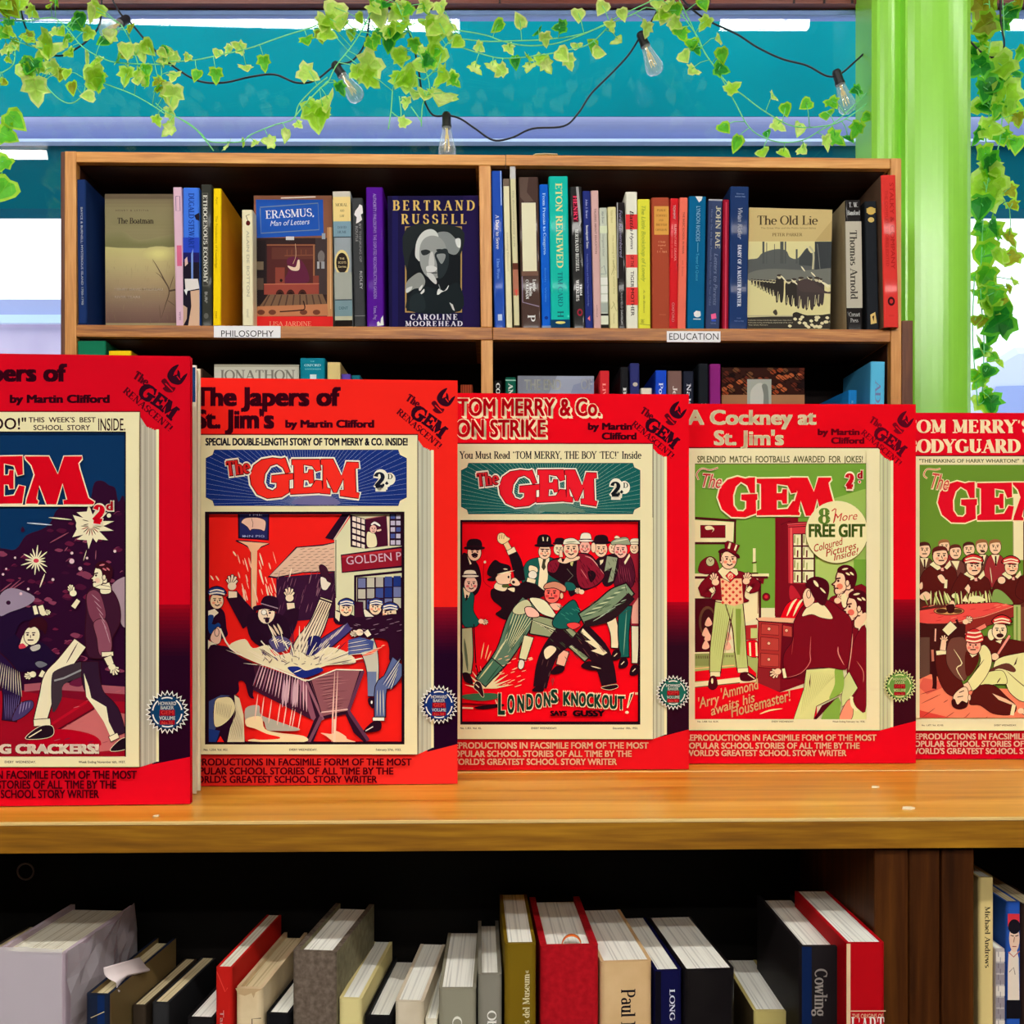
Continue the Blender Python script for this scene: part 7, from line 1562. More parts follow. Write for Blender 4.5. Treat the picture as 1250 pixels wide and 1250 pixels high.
    for x0, y0, x1, y1 in ((795, 100, 985, 215), (790, 245, 985, 385), (790, 420, 985, 560), (1030, 115, 1130, 235)): P.poly([(x0, y0), (x1, y0 + 18), (x1, y1 + 12), (x0, y1)], (186, 62, 54), DK, 6); P.ell((x0 + x1) / 2 - 10, (y0 + y1) / 2, 18, 18, (246, 190, 150), DK, 5)
    P.poly([(1020, 240), (1300, 260), (1300, 740), (1010, 640)], (100, 8, 24)); P.poly([(755, 580), (1000, 600), (1000, 840), (750, 775)], (140, 30, 36))
    # floor and rug
    P.poly([(72, 420), (600, 400), (760, 480), (745, 740), (72, 760)], (170, 180, 104)); P.rect(72, 420, 240, 560, (140, 150, 84))
    for i in range(9): P.line([(90 + i * 20, 450), (88 + i * 20, 480)], 6, DK)
    for i in range(7): P.line([(380 + i * 18, 440), (378 + i * 18, 465)], 6, DK)
    P.line([(72, 420), (490, 410)], 14, CRM); P.line([(72, 590), (500, 555)], 12, (246, 190, 130)); P.poly([(72, 620), (660, 560), (740, 640), (740, 690), (72, 730)], RD); P.poly([(72, 740), (600, 680), (740, 690), (740, 730), (72, 800)], CRM); P.poly([(72, 800), (400, 760), (745, 740), (1000, 850), (1240, 800), (1400, 760), (1400, 1140), (72, 1140)], RD); P.line([(72, 795), (560, 745)], 10, (90, 80, 40))
    for x, y in ((220, 80), (190, 190), (215, 240), (190, 330), (430, 240), (430, 340)): P.blob([(x - 40, y + 30), (x, y - 50), (x + 40, y + 20), (x, y + 50)], (244, 180, 150))
    P.poly([(620, 120), (750, 110), (750, 270), (630, 280)], (180, 40, 44)); P.rect(680, 150, 755, 260, LG); P.blob([(620, 310), (690, 280), (755, 300), (755, 460), (640, 440)], RD, DK, 5); 
    for x in (670, 740): P.line([(x, 310), (x + 6, 450)], 20, CRM)
    # the dandy
    P.f(840, 620, 8.929)
    P.limb([(385, 1040, 180), (350, 1280, 160), (310, 1560, 140), (292, 1795, 110)], LG, DK, 10); P.limb([(500, 1040, 180), (550, 1300, 130), (570, 1560, 120), (592, 1760, 110)], LG, DK, 10); P.limb([(545, 1100, 60), (545, 1450, 50), (545, 1600, 30)], (130, 160, 60), None)
    for i in range(7): P.line([(330 + i * 22, 1060), (262 + i * 20, 1560 + i * 30)], 4, (150, 150, 80), 0, True); P.line([(520 + i * 12, 1060), (546 + i * 12, 1720)], 4, (150, 150, 80), 0, True)
    P.line([(490, 1090), (420, 1500)], 12, DK, 0, True)
    P.limb([(240, 1812, 50), (345, 1812, 50)], CRM, DK, 5); P.limb([(540, 1772, 46), (650, 1766, 46)], CRM, DK, 5)
    P.blob([(215, 1950), (240, 1840), (300, 1840), (320, 1940), (270, 1985)], DK); P.ell(260, 1885, 12, 30, CRM); P.blob([(565, 1870), (570, 1800), (650, 1790), (740, 1850), (700, 1880), (620, 1890)], DK); P.line([(650, 1810), (720, 1860)], 10, CRM)
    P.blob([(245, 760), (330, 690), (560, 690), (640, 760), (610, 960), (660, 1010), (600, 1030), (560, 1000), (380, 1010), (340, 1000), (250, 990), (300, 900)], MR, DK, 8)
    P.limb([(300, 740, 110), (170, 890, 120), (250, 930, 90)], MR, DK, 8); P.limb([(620, 760, 90), (740, 850, 100), (660, 890, 80)], MR, DK, 8)
    P.poly([(350, 770), (580, 770), (600, 1040), (500, 1070), (370, 1040)], (246, 190, 140))
    for i in range(6):
        for j in range(7):
            if (i + j) % 2 == 0: P.poly([(375 + i * 38, 785 + j * 38), (394 + i * 38, 804 + j * 38), (375 + i * 38, 823 + j * 38), (356 + i * 38, 804 + j * 38)], (216, 60, 50))
    P.poly([(320, 690), (370, 640), (530, 660), (545, 720), (460, 810), (380, 770)], CRM, DK, 6); P.poly([(455, 690), (520, 740), (460, 810), (405, 740)], RD, DK, 7); P.ell(458, 745, 30, 34, (244, 200, 160)); P.line([(440, 760), (470, 730)], 9, RD); P.line([(450, 775), (480, 745)], 9, RD)
    P.limb([(240, 880, 40), (275, 920, 40)], CRM, DK, 5); P.limb([(640, 910, 40), (680, 860, 40)], CRM, DK, 5); hand(P, 295, 810, 50, -105, SK, DK, 18); hand(P, 630, 800, 48, -75, SK, DK, 18)
    face(P, 440, 565, 84, .35, SK, None, (236, 100, 76), 4, DK); P.ell(360, 570, 20, 36, SK, DK, 5); P.line([(345, 480), (350, 580)], 22, DK)
    P.blob([(325, 470), (400, 440), (520, 490), (560, 530), (540, 550), (430, 480), (350, 500)], DK); P.poly([(395, 380), (430, 362), (560, 410), (510, 510), (400, 450)], MR, DK, 8); P.line([(455, 385), (440, 440)], 22, CRM); P.line([(525, 405), (505, 460)], 18, CRM)
    # watching boys
    P.f(940, 620, 8.929)
    P.blob([(640, 1000), (760, 940), (1046, 860), (1046, 1500), (800, 1400), (660, 1200)], MR, DK, 6); profile(P, 806, 800, 134, -1, SK, DK, (236, 96, 70), DK, CRM)
    hand(P, 730, 1010, 46, -40, SK, DK, 20); P.blob([(770, 960), (820, 940), (840, 1060), (790, 1080)], CRM)
    P.blob([(840, 1500), (900, 1300), (1046, 1180), (1046, 2500), (860, 2400)], MR, DK, 6)
    profile(P, 930, 1080, 140, -1, SK, DK, (232, 66, 56), DK, CRM); P.poly([(930, 1500), (960, 1320), (1046, 1200), (1046, 1340)], CRM, DK, 5); P.blob([(960, 1200), (1030, 1140), (1046, 1200), (960, 1320)], SK)
    P.f(940, 750, 8.929)
    P.poly([(855, 620), (950, 800), (880, 900), (780, 1010), (770, 900), (800, 700)], (206, 214, 140), DK, 6); P.blob([(890, 900), (1046, 980), (1046, 1140), (880, 1140), (900, 1050)], (226, 226, 150)); P.blob([(750, 1110), (820, 960), (870, 930), (900, 1020), (880, 1140), (760, 1145)], (246, 150, 116), DK, 6); P.line([(880, 900), (890, 990), (940, 1040)], 30, CRM, 3); P.blob([(860, 500), (930, 240), (1046, 160), (1046, 990), (960, 1030), (900, 920), (950, 800), (860, 620)], MR, DK, 6)
    P.line([(940, 510), (1010, 620), (1010, 740)], 8, (220, 130, 110), 3, True); P.line([(895, 210), (880, 400), (850, 600)], 10, (240, 170, 140), 3, True); P.line([(770, 110), (880, 330)], 10, (236, 150, 130), 0, True)
    # boy in the middle seen from behind
    P.poly([(390, 600), (780, 570), (800, 700), (780, 860), (500, 1000), (470, 1145), (250, 1145), (360, 820)], (222, 222, 144), DK, 6); P.blob([(700, 600), (770, 580), (800, 700), (780, 840), (640, 920), (700, 760)], (140, 176, 70)); P.poly([(740, 900), (770, 960), (750, 1145), (550, 1145), (600, 1000)], (130, 170, 66)); P.poly([(470, 1145), (560, 990), (760, 890), (700, 930), (560, 1080), (500, 1145)], DK)
    for i in range(16): P.line([(400 + i * 22, 620 + i * 2), (330 + i * 22, 1100 - i * 26)], 3.5, (170, 170, 100), 0, True)
    P.poly([(440, 640), (430, 800), (420, 740)], DK)
    P.blob([(290, 10), (350, -90), (470, -160), (640, -150), (760, -60), (880, 60), (880, 300), (840, 560), (780, 600), (640, 580), (420, 590), (300, 660), (180, 690), (140, 560), (150, 420), (240, 280), (250, 100)], MR, DK, 8)
    P.line([(440, 240), (430, 420), (430, 520), (330, 640), (170, 690)], 8, (220, 120, 110), 3, True); P.line([(735, 350), (740, 430), (800, 550)], 12, (236, 150, 130), 3, True); P.line([(250, 250), (230, 440)], 6, (170, 60, 60), 0, True)
    P.limb([(140, 590, 30), (160, 690, 34)], CRM, DK, 5); hand(P, 80, 620, 46, 150, SK, DK, 24)
    P.f(940, 620, 8.929)
    P.blob([(340, 1180), (420, 1060), (560, 1040), (680, 1200), (560, 1200), (450, 1160)], CRM, DK, 6); P.blob([(350, 960), (390, 880), (440, 900), (480, 1000), (440, 1060), (380, 1080)], SK, DK, 6); P.blob([(380, 850), (420, 770), (520, 750), (620, 800), (640, 900), (600, 1040), (550, 1060), (470, 980), (420, 880)], DK); P.line([(470, 790), (520, 860)], 34, CRM, 0, True); P.line([(540, 870), (600, 930)], 22, CRM, 0, True); P.ell(415, 940, 22, 44, SK, DK, 7)
    # balloon
    P.clip = None
    P.f(830, 480, 4.1667)
    P.ell(795, 708, 160, 160, (120, 110, 50), n=40); P.ell(795, 706, 158, 158, (240, 230, 172), n=40)
    P.rect(946, 500, 1014, 900, PAPER)
    masthead(P, _G2, [('G', (190, 425, 392, 632)), ('E', (388, 433, 602, 622)), ('M', (560, 430, 812, 624))], (222, 8, 26), (244, 228, 176), 8)
    P.ell(795, 706, 157, 157, (240, 230, 172), n=40); P.rect(946, 500, 1014, 900, PAPER)
    P.serif('8', 700, 662, 74, (92, 126, 44), w=62, T=.26, t=.08); P.text('More', 778, 655, 40, (196, 36, 34), w=124, shear=.35, rot=-6, bold=.006); P.line([(778, 660), (790, 590), (770, 600)], 5, (196, 36, 34), 3)
    P.text('FREE GIFT', 652, 730, 62, (82, 112, 36), w=288, bold=.05); P.text('Coloured', 682, 808, 36, (206, 60, 46), w=156, shear=.4, rot=-15, bold=.01); P.text('Pictures', 740, 832, 36, (206, 60, 46), w=164, shear=.4, rot=-15, bold=.01); P.text('Inside!', 780, 852, 32, (206, 60, 46), w=136, shear=.4, rot=-15, bold=.01)
    # 'The', price
    P.text('The', 108, 478, 70, (248, 226, 190), w=104, shear=.3, bold=.06, rot=4); P.text('The', 110, 477, 68, (196, 40, 44), w=98, shear=.3, bold=-.004, rot=4); P.line([(92, 440), (84, 410), (110, 384), (150, 392), (190, 380)], 9, (248, 226, 190), 4); P.line([(92, 440), (84, 410), (110, 384), (150, 392), (190, 380)], 4, (196, 40, 44), 4)
    P.serif('2', 832, 484, 74, (248, 226, 190), w=56, T=.34, t=.14, out=.08, serif=0); P.serif('2', 836, 481, 68, (206, 10, 30), w=46, T=.34, t=.14, serif=0); P.text('d', 896, 436, 44, (248, 226, 190), w=34, bold=.09); P.text('d', 899, 434, 38, (206, 10, 30), w=26, bold=.04); P.ell(910, 452, 7, 7, (206, 10, 30), (248, 226, 190), 3)
    P.f(840, 750, 8.929)
    P.text("'Arry", 120, 1020, 110, (248, 214, 150), w=236, shear=.35, rot=-14, bold=.012); P.text("'Ammond", 370, 920, 110, (248, 214, 150), w=430, shear=.35, rot=-16, bold=.012); P.text('awaits his', 250, 1100, 100, (248, 214, 150), w=510, shear=.35, rot=-18, bold=.012); P.text('Housemaster!', 470, 1120, 120, (248, 214, 150), w=690, shear=.35, rot=-16, bold=.012); P.line([(775, 1085), (880, 1045), (1020, 1025)], 18, (248, 214, 150), 3, True)
    P.f(0, 0, 1)
    P.rect(800, 549, 847.8, 890, PAPER); P.rect(1057, 549, 1073, 891, PAPER); P.rect(800, 877.7, 1073, 891, PAPER)
    small(P, 851, 955, 1055, 881.5, 2.0, 'No. 1,408. Vol. XLIX.', 'EVERY WEDNESDAY.', 'Week Ending February 1st, 1936.', (110, 90, 60))
    foot(P, c4, 836, (903.6, 913.4, 922.4), (1069, 1048.5, 1032.5), (248, 220, 176)); seal(P, 1097.3, 837, 20.5, (104, 148, 66), 'No.31', (226, 226, 160))
volume(c4, 'red volume picturing a top-hatted youth by a hearth watched by boys', d_four, .7, .014)

# ---- fifth volume: boys round a table, cut by the frame edge
c5 = dict(R=1394, T=505.2, B=927.0, L=1104, pr=1351, sr=1367, pt=557, pb=875.5, st=571, sb=871, tr=735, db=866, red=(216, 0, 28), redlo=(206, 0, 30), k=.88, fh=6.8, pg=(196, 200, 148), dark=(56, 6, 20), dtop=(150, 2, 22))
def d_five(P):
    template(P, c5); badge(P, c5)
    GN = (102, 140, 44); MR = (84, 22, 18); DK = (56, 12, 14); SK = (246, 206, 166); CRM = (240, 228, 176); RD = (206, 40, 40)
    P.f(1090, 480, 5.2083)
    P.serif("TOM MERRY'S", 84, 250, 78, (246, 222, 176), w=800, T=.26, t=.09); P.serif('BODYGUARD', 84, 376, 80, (246, 222, 176), w=728, T=.28, t=.09)
    P.text('"THE MAKING OF HARRY WHARTON!"  Read the Original Story Inside', 166, 441, 22, (92, 96, 50), w=1100, bold=.02)
    P.rect(150, 455, 1340, 2060, GN)
    P.rect(762, 640, 830, 1060, CRM); P.rect(828, 700, 1340, 1300, MR); P.line([(762, 640), (764, 1060)], 6, (150, 150, 90))
    masthead(P, _G2, [('G', (284, 560, 534, 824)), ('E', (535, 568, 768, 808)), ('M', (760, 568, 1130, 812))], (216, 10, 34), (246, 224, 172), 9)
    P.text('The', 236, 606, 100, (246, 224, 172), w=118, shear=.3, bold=.06, rot=8); P.text('The', 238, 604, 98, (206, 70, 64), w=112, shear=.3, bold=-.004, rot=8); P.line([(215, 540), (196, 520), (215, 484), (270, 486), (300, 480)], 12, (246, 224, 172), 4); P.line([(215, 540), (196, 520), (215, 484), (270, 486), (300, 480)], 5, (206, 70, 64), 4)
    P.clip = (1120, 567, 1347, 876)
    P.f(1115, 640, 8.929)
    r = random.Random(8)
    P.rect(44, 700, 1900, 1010, (90, 40, 30))
    # men at the back
    for x, y, q, t in ((335, 245, 58, 0), (605, 275, 60, -.2), (745, 250, 62, .1), (890, 250, 62, .1), (115, 285, 66, .2), (1330, 300, 66, 0), (1500, 290, 66, 0)):
        P.blob([(x - 120, y + 240), (x - 60, y + 90), (x + 60, y + 90), (x + 140, y + 240), (x + 130, y + 420), (x - 120, y + 420)], (150, 44, 46) if x > 800 or x == 335 else (96, 60, 44), DK, 6); P.poly([(x - 44, y + 84), (x + 46, y + 84), (x + 8, y + 210)], CRM); P.line([(x + 4, y + 100), (x + 6, y + 200)], 18, DK)
        face(P, x, y, q, t, SK, (150, 100, 60) if x in (335, 745, 890) else (74, 30, 26), None, 0, DK, False)
    P.line([(735, 298), (775, 300)], 16, DK)
    P.blob([(380, 420), (440, 390), (520, 400), (560, 480), (520, 700), (400, 680)], (110, 60, 50), DK, 6); P.poly([(410, 400), (500, 400), (470, 500)], CRM); face(P, 455, 305, 62, .2, SK, (96, 40, 30), None, 0, DK, False)
    # boys bending over the table
    def lad(x, y, q, turn, cap=True, hair=(90, 30, 26)):
        P.blob([(x - q * 3.0, y + q * 4.6), (x - q * 2.4, y + q * 2.2), (x - q * .9, y + q * 1.2), (x + q * 1.0, y + q * 1.2), (x + q * 2.2, y + q * 2.2), (x + q * 2.0, y + q * 5.2), (x - q, y + q * 5.6)], MR, DK, 6)
        P.poly([(x - q * 1.5, y + q * 1.1), (x - q * .8, y + q * .6), (x + q * .2, y + q * 1.6), (x - q * .4, y + q * 1.9)], CRM, DK, 4); P.poly([(x + q * .5, y + q * 1.5), (x + q * 1.3, y + q * .5), (x + q * 1.5, y + q * 1.2), (x + q * .9, y + q * 1.8)], CRM, DK, 4); P.poly([(x, y + q * 1.6), (x + q * .4, y + q * 1.5), (x + q * .5, y + q * 2.0), (x + q * .1, y + q * 2.0)], (240, 170, 150), DK, 3)
        face(P, x, y, q, turn, SK, None if cap else hair, (236, 140, 110), 8 * turn, DK, False)
        if cap: capd(P, x - q * .1, y - q * .5, q * 1.12, RD, (246, 226, 190), turn or 1, DK)
    lad(290, 350, 80, .4, False); lad(1065, 465, 72, .3); lad(655, 460, 80, .3); lad(1330, 430, 74, -.3); lad(1560, 450, 74, -.3)
    P.blob([(255, 570), (300, 545), (340, 590), (350, 640), (300, 640)], SK, DK, 6); P.line([(350, 610), (345, 690)], 30, CRM); P.ell(955, 610, 44, 42, SK, DK, 6); P.line([(830, 470), (850, 640)], 9, CRM, 0, True)
    P.limb([(560, 560, 120), (480, 700, 120), (440, 790, 90)], MR, DK, 6); P.ell(448, 780, 40, 30, CRM, DK, 6)
    P.blob([(60, 660), (90, 630), (95, 690), (70, 710)], SK); P.blob([(60, 780), (130, 730), (190, 780), (150, 830), (80, 820)], SK, DK, 5); P.poly([(550, 700), (590, 650), (615, 690), (600, 760)], SK, DK, 4)
    for i in range(22):
        x = 150 + i * 34; P.line([(x, 880), (x - 30 + r.uniform(-40, 60), 730 + r.uniform(-10, 40))], r.uniform(12, 26), (226, 226, 150) if i % 3 else (150, 170, 90), 0, True)
    P.blob([(870, 720), (960, 730), (1080, 860), (1000, 870), (860, 860)], (130, 160, 80)); P.poly([(520, 840), (560, 770), (600, 850)], CRM, DK, 4); P.blob([(600, 800), (700, 780), (780, 830), (640, 850)], (236, 230, 170))
    # table
    P.poly([(44, 940), (500, 870), (900, 850), (1085, 890), (760, 1000), (260, 1100), (44, 1070)], (232, 78, 70), DK, 6)
    for i in range(26): x, y = r.uniform(70, 980), r.uniform(880, 1060); P.line([(x, y), (x + 70, y - 14)], 8, (206, 44, 44) if i % 2 else (246, 140, 110), 0, True)
    P.ell(380, 945, 165, 42, (210, 150, 90), DK, 8); P.ell(300, 945, 62, 26, (70, 30, 20)); P.ell(470, 945, 56, 24, (84, 50, 30)); P.ell(415, 880, 34, 52, SK, DK, 6); P.blob([(350, 890), (400, 870), (440, 880), (430, 960), (370, 965)], DK)
    P.poly([(44, 1075), (260, 1110), (760, 1010), (1085, 895), (1085, 1010), (500, 1210), (300, 1180), (44, 1250)], (140, 40, 34), DK, 6); P.line([(260, 1105), (760, 1005), (1080, 895)], 10, (240, 140, 110))
    P.rect(1085, 880, 1160, 1500, (176, 190, 110)); P.line([(1120, 900), (1120, 1300)], 20, (120, 150, 70)); P.rect(1160, 900, 1900, 1400, (120, 70, 50))
    P.f(1115, 760, 8.929)
    P.rect(50, 10, 560, 620, (64, 20, 18)); P.rect(60, 160, 170, 600, (96, 66, 54)); P.line([(235, 70), (230, 200)], 16, (240, 180, 150)); P.line([(200, 300), (215, 620)], 26, (200, 120, 96)); P.line([(175, 310), (195, 640)], 10, DK)
    # floor
    P.poly([(50, 620), (180, 560), (560, 700), (1900, 760), (1900, 1100), (50, 1100)], (240, 130, 96)); P.poly([(50, 950), (400, 1100), (50, 1100)], (216, 66, 54)); P.poly([(50, 700), (100, 600), (300, 640), (330, 700), (140, 780)], (222, 96, 78))
    for x0, y0, x1, y1 in ((70, 780, 260, 720), (80, 880, 290, 780), (90, 1030, 230, 930), (310, 1060, 440, 970), (520, 1070, 610, 980), (750, 1080, 800, 1020), (940, 1090, 970, 1050), (320, 870, 370, 840), (1160, 1080, 1200, 1040)): P.line([(x0, y0), (x1, y1)], 8, (140, 40, 34), 0, True)
    P.limb([(210, 420, 60), (225, 640, 46), (220, 720, 50)], DK, None)
    # boy crawling out, laughing boy, boy on the floor
    P.limb([(560, 140, 40), (780, 30, 44)], (240, 130, 110), DK, 5)
    P.blob([(720, 300), (760, 150), (880, 180), (1040, 180), (1250, 230), (1300, 330), (1000, 400), (840, 420)], MR, DK, 6); P.ell(840, 130, 40, 64, CRM, DK, 5); P.poly([(880, 200), (960, 180), (940, 230)], CRM, DK, 4); face(P, 930, 90, 78, .1, (248, 222, 180), None, None, 6, DK); P.ell(935, 140, 40, 24, DK); capd(P, 955, 10, 88, RD, (246, 226, 190), 1, DK); P.limb([(900, 360, 22), (1040, 140, 26)], (244, 150, 130), DK, 4); P.ell(880, 370, 44, 40, SK, DK, 5)
    P.limb([(340, 110, 90), (430, 20, 100)], CRM, DK, 6); P.line([(460, -30), (490, 40)], 26, DK); hand(P, 560, -10, 40, -30, SK, DK, 18)
    P.blob([(880, 420), (1100, 340), (1400, 320), (1500, 500), (1300, 800), (1180, 860), (1040, 760), (980, 640), (880, 640)], (230, 228, 160), DK, 7); P.blob([(800, 520), (1000, 440), (1100, 500), (1080, 540), (920, 500), (820, 560)], (96, 50, 40)); P.poly([(1080, 470), (1125, 370), (1110, 450)], DK); P.line([(1000, 520), (1180, 680), (1300, 740)], 10, (110, 90, 60), 3, True)
    P.blob([(700, 690), (760, 560), (900, 520), (980, 540), (1010, 660), (900, 670)], (226, 226, 150), DK, 6); P.line([(940, 600), (900, 660)], 12, DK, 0, True)
    P.blob([(600, 880), (680, 700), (860, 680), (1000, 800), (1110, 910), (1060, 1000), (860, 990), (720, 900)], MR, DK, 6); P.poly([(850, 770), (1000, 830), (1100, 890), (1050, 890), (920, 840)], (240, 190, 150)); P.line([(1085, 900), (1065, 1000)], 40, CRM); hand(P, 1160, 960, 44, 10, SK, DK, 16)
    P.blob([(235, 340), (330, 320), (420, 500), (540, 700), (440, 800), (330, 740), (250, 560)], MR, DK, 6); P.line([(250, 330), (340, 320)], 44, CRM); P.limb([(310, 300, 60), (320, 220, 56)], SK, DK, 5); hand(P, 320, 210, 36, -80, SK, DK, 24)
    P.blob([(350, 320), (380, 200), (440, 160), (560, 180), (600, 420), (560, 620), (460, 600), (360, 460)], (110, 64, 52), DK, 6); P.line([(430, 290), (520, 440), (460, 500), (540, 640)], 12, CRM, 3, True); P.blob([(560, 320), (680, 300), (700, 420), (620, 560), (560, 560)], MR)
    P.blob([(700, 300), (760, 240), (830, 320), (840, 460), (760, 620), (640, 740), (560, 680), (640, 560), (720, 420)], (236, 228, 160), DK, 7); P.line([(760, 400), (640, 560)], 9, DK, 0, True); P.poly([(580, 310), (640, 330), (690, 290), (680, 350), (630, 380)], CRM, DK, 4)
    face(P, 645, 250, 78, -.2, (246, 170, 140), None, (226, 90, 80), 0, DK, False)
    P.blob([(560, 200), (570, 110), (660, 65), (740, 120), (750, 200), (660, 225)], RD, DK, 6)
    for i in range(3): P.line([(570 + i * 6, 190 - i * 42), (660, 205 - i * 46), (742 - i * 10, 180 - i * 40)], 18, (248, 226, 190), 3)
    # head on the floor, upside down
    P.limb([(560, 660, 60), (600, 740, 54)], SK, DK, 5); P.blob([(420, 830), (450, 760), (530, 700), (580, 720), (590, 820), (560, 900), (470, 920)], SK, DK, 7); P.blob([(405, 850), (440, 830), (470, 890), (520, 850), (570, 870), (590, 850), (570, 920), (490, 945), (420, 915)], DK); P.line([(490, 760), (540, 740)], 10, DK); P.line([(470, 810), (530, 800)], 9, DK); P.ell(600, 815, 16, 34, SK, DK, 5)
    P.clip = None
    P.f(0, 0, 1)
    P.rect(1098, 566, 1121.5, 876, PAPER); P.rect(1098, 882 - 0.0, 1351, 884, c5['redlo']); P.rect(1347, 566, 1351, 876, PAPER); P.rect(1098, 881.5, 1351, 891.5, PAPER); P.line([(1098, 891.8), (1351, 891.8)], .8, (110, 30, 20))
    small(P, 1124, 1226, 1340, 886, 2.0, 'No. 1,477. Vol. XLVIII.', 'EVERY WEDNESDAY.', 'Week Ending 1936.', (110, 90, 60))
    foot(P, c5, 1110, (902, 911, 919.8), (1346, 1326, 1310), (248, 220, 190)); seal(P, 1374, 830, 19.5, (104, 148, 66), 'No.30', (226, 226, 160))
c5['pb'] = 891.5; c5['sb'] = 887; c5['db'] = 882
volume(c5, 'red volume picturing capped boys crowded round a table, cut by the frame', d_five, .5, .014)

# ------------------------------------------------------------------ artificial ivy and the string of lamps along the window
def leafmat(name, c, t):
    m = bpy.data.materials.new(name); m.use_nodes = True; nt = m.node_tree; nt.nodes.clear()
    out = nt.nodes.new('ShaderNodeOutputMaterial'); mx = nt.nodes.new('ShaderNodeMixShader'); df = nt.nodes.new('ShaderNodeBsdfPrincipled'); tl = nt.nodes.new('ShaderNodeBsdfTranslucent')
    tc = nt.nodes.new('ShaderNodeTexCoord'); n = nt.nodes.new('ShaderNodeTexNoise'); n.inputs['Scale'].default_value = 90; n.inputs['Detail'].default_value = 3
    nt.links.new(tc.outputs['Object'], n.inputs[0])
    col = ramp(nt, n.outputs[0], [(.36, tone(c, .86)), (.6, c), (.75, tone(c, 1.1))])
    nt.links.new(col, df.inputs['Base Color']); df.inputs['Roughness'].default_value = .45; df.inputs['Specular IOR Level'].default_value = .3
    tl.inputs[0].default_value = tuple(lin(v) for v in t) + (1,)
    mx.inputs[0].default_value = .5
    nt.links.new(df.outputs[0], mx.inputs[1]); nt.links.new(tl.outputs[0], mx.inputs[2]); nt.links.new(mx.outputs[0], out.inputs[0])
    return m
LM = [leafmat('leaf_lime', (150, 204, 40), (186, 232, 60)), leafmat('leaf_pale_edge', (186, 226, 84), (206, 240, 110)), leafmat('leaf_mid_green', (84, 178, 44), (120, 214, 50)),
      leafmat('leaf_deep_green', (34, 128, 42), (50, 160, 50)), leafmat('leaf_olive_shade', (136, 138, 26), (168, 172, 30)), leafmat('leaf_cream', (214, 232, 120), (232, 246, 140))]  # olive leaves stand in for shadowed ones, shade put into their colour
STEM = mat((122, 214, 132), .5)
LEAF = [(0, 0, 0), (-.16, -.10, .02), (-.44, -.02, .07), (-.40, .2, .05), (-.52, .44, .1), (-.28, .5, .05), (-.22, .74, .05), (0, 1.0, .02), (.22, .74, .05), (.28, .5, .05), (.52, .44, .1), (.40, .2, .05), (.44, -.02, .07), (.16, -.10, .02)]
LEAF2 = [(0, 0, 0), (-.22, -.06, .03), (-.46, .16, .08), (-.42, .42, .06), (-.22, .72, .04), (0, 1.0, .03), (.22, .72, .04), (.42, .42, .06), (.46, .16, .08), (.22, -.06, .03)]
def leaf(mb, c, size, r, kind):
    """an ivy leaf hanging about c: lighter rim, inner blade, midrib; drops tip down, facing the room"""
    shp = LEAF if r.random() < .62 or size > .07 else LEAF2
    ang = r.gauss(0, 45); yaw = r.uniform(-38, 38); pit = r.uniform(-42, 34)
    M = Matrix.Translation(c) @ Matrix.Rotation(radians(yaw), 4, 'Z') @ Matrix.Rotation(radians(ang), 4, 'Y') @ Matrix.Rotation(radians(pit), 4, 'X')
    main, rim = {0: (0, 1), 1: (1, 5), 2: (2, 0), 3: (3, 2), 4: (4, 0), 5: (5, 1)}[kind]
    ctr = Vector((0, -.012 / .05 * .0, 0))
    pts = [M @ Vector((x * size, -z * size * r.uniform(.6, 2.0), (.42 - y) * size)) for x, y, z in shp]
    inn = [M @ Vector((x * .74 * size, -z * size * .4 - .001, (.42 - (.42 + (y - .42) * .76)) * size)) for x, y, z in shp]
    cc = M @ Vector((0, .06 * size, .05 * size))
    n = len(pts)
    V = pts + inn + [cc]
    F1 = [(i, (i + 1) % n, n + (i + 1) % n, n + i) for i in range(n)]; F2 = [(n + i, n + (i + 1) % n, 2 * n) for i in range(n)]
    mb.add(V, F1, rim); k = len(mb.V) - len(V)
    mb.F += [[a + k for a in f] for f in F2]; mb.M += [main] * len(F2)
    # veins
    for tip in ([7, 4, 10, 2, 12] if shp is LEAF else [5, 3, 7]):
        a = M @ Vector((0, -.002, .40 * size)); b = inn[tip] + M.to_3x3() @ Vector((0, -.0012, 0))
        s = M.to_3x3() @ Vector((.007 * size, 0, 0)) if tip in (7, 5) else M.to_3x3() @ Vector((0, 0, .006 * size))
        mb.add([a - s, a + s, b], [(0, 1, 2)], rim)
def ivy(label, stems, leaves, Y, seed, cat='ivy garland'):
    r = random.Random(seed)
    root = empty('ivy_garland', Matrix.Translation(W(*stems[0][0][:2], Y)), label, cat, 'artificial ivy garlands on the window')
    o = Vector(root.matrix_basis.translation)
    mbs = []
    for st in stems:
        pts = smooth_path([tuple(W(px, py, Y + (q[0] if q else 0)) - o) for px, py, *q in st], 5)
        mbs.append(MB().tube(pts, .0013, 5))
    lf = MB()
    allp = [(W(p[0], p[1], Y), k) for k, st in enumerate(stems) for p in smooth_path([tuple(map(float, q[:2])) for q in st], 5)]
    for px, py, sp, kind in leaves:
        y = Y + r.uniform(-.018, .022); c = W(px, py, y); size = sp * y / F
        leaf(lf, c - o, size * (1.7 + min(.35, size * 3.5)), r, kind)
        q, k_ = min(allp, key=lambda a: (a[0] - c).length)
        if (q - c).length < .16: mbs[k_].tube([tuple(q - o), tuple((q * .45 + c * .55) - o + Vector((0, -.004, .006))), tuple(c - o + Vector((0, .002, size * .36)))], .0009, 4)
    for mb in mbs: mb.build('stem', STEM, root, True)
    lf.build('foliage', LM, root)
    return root
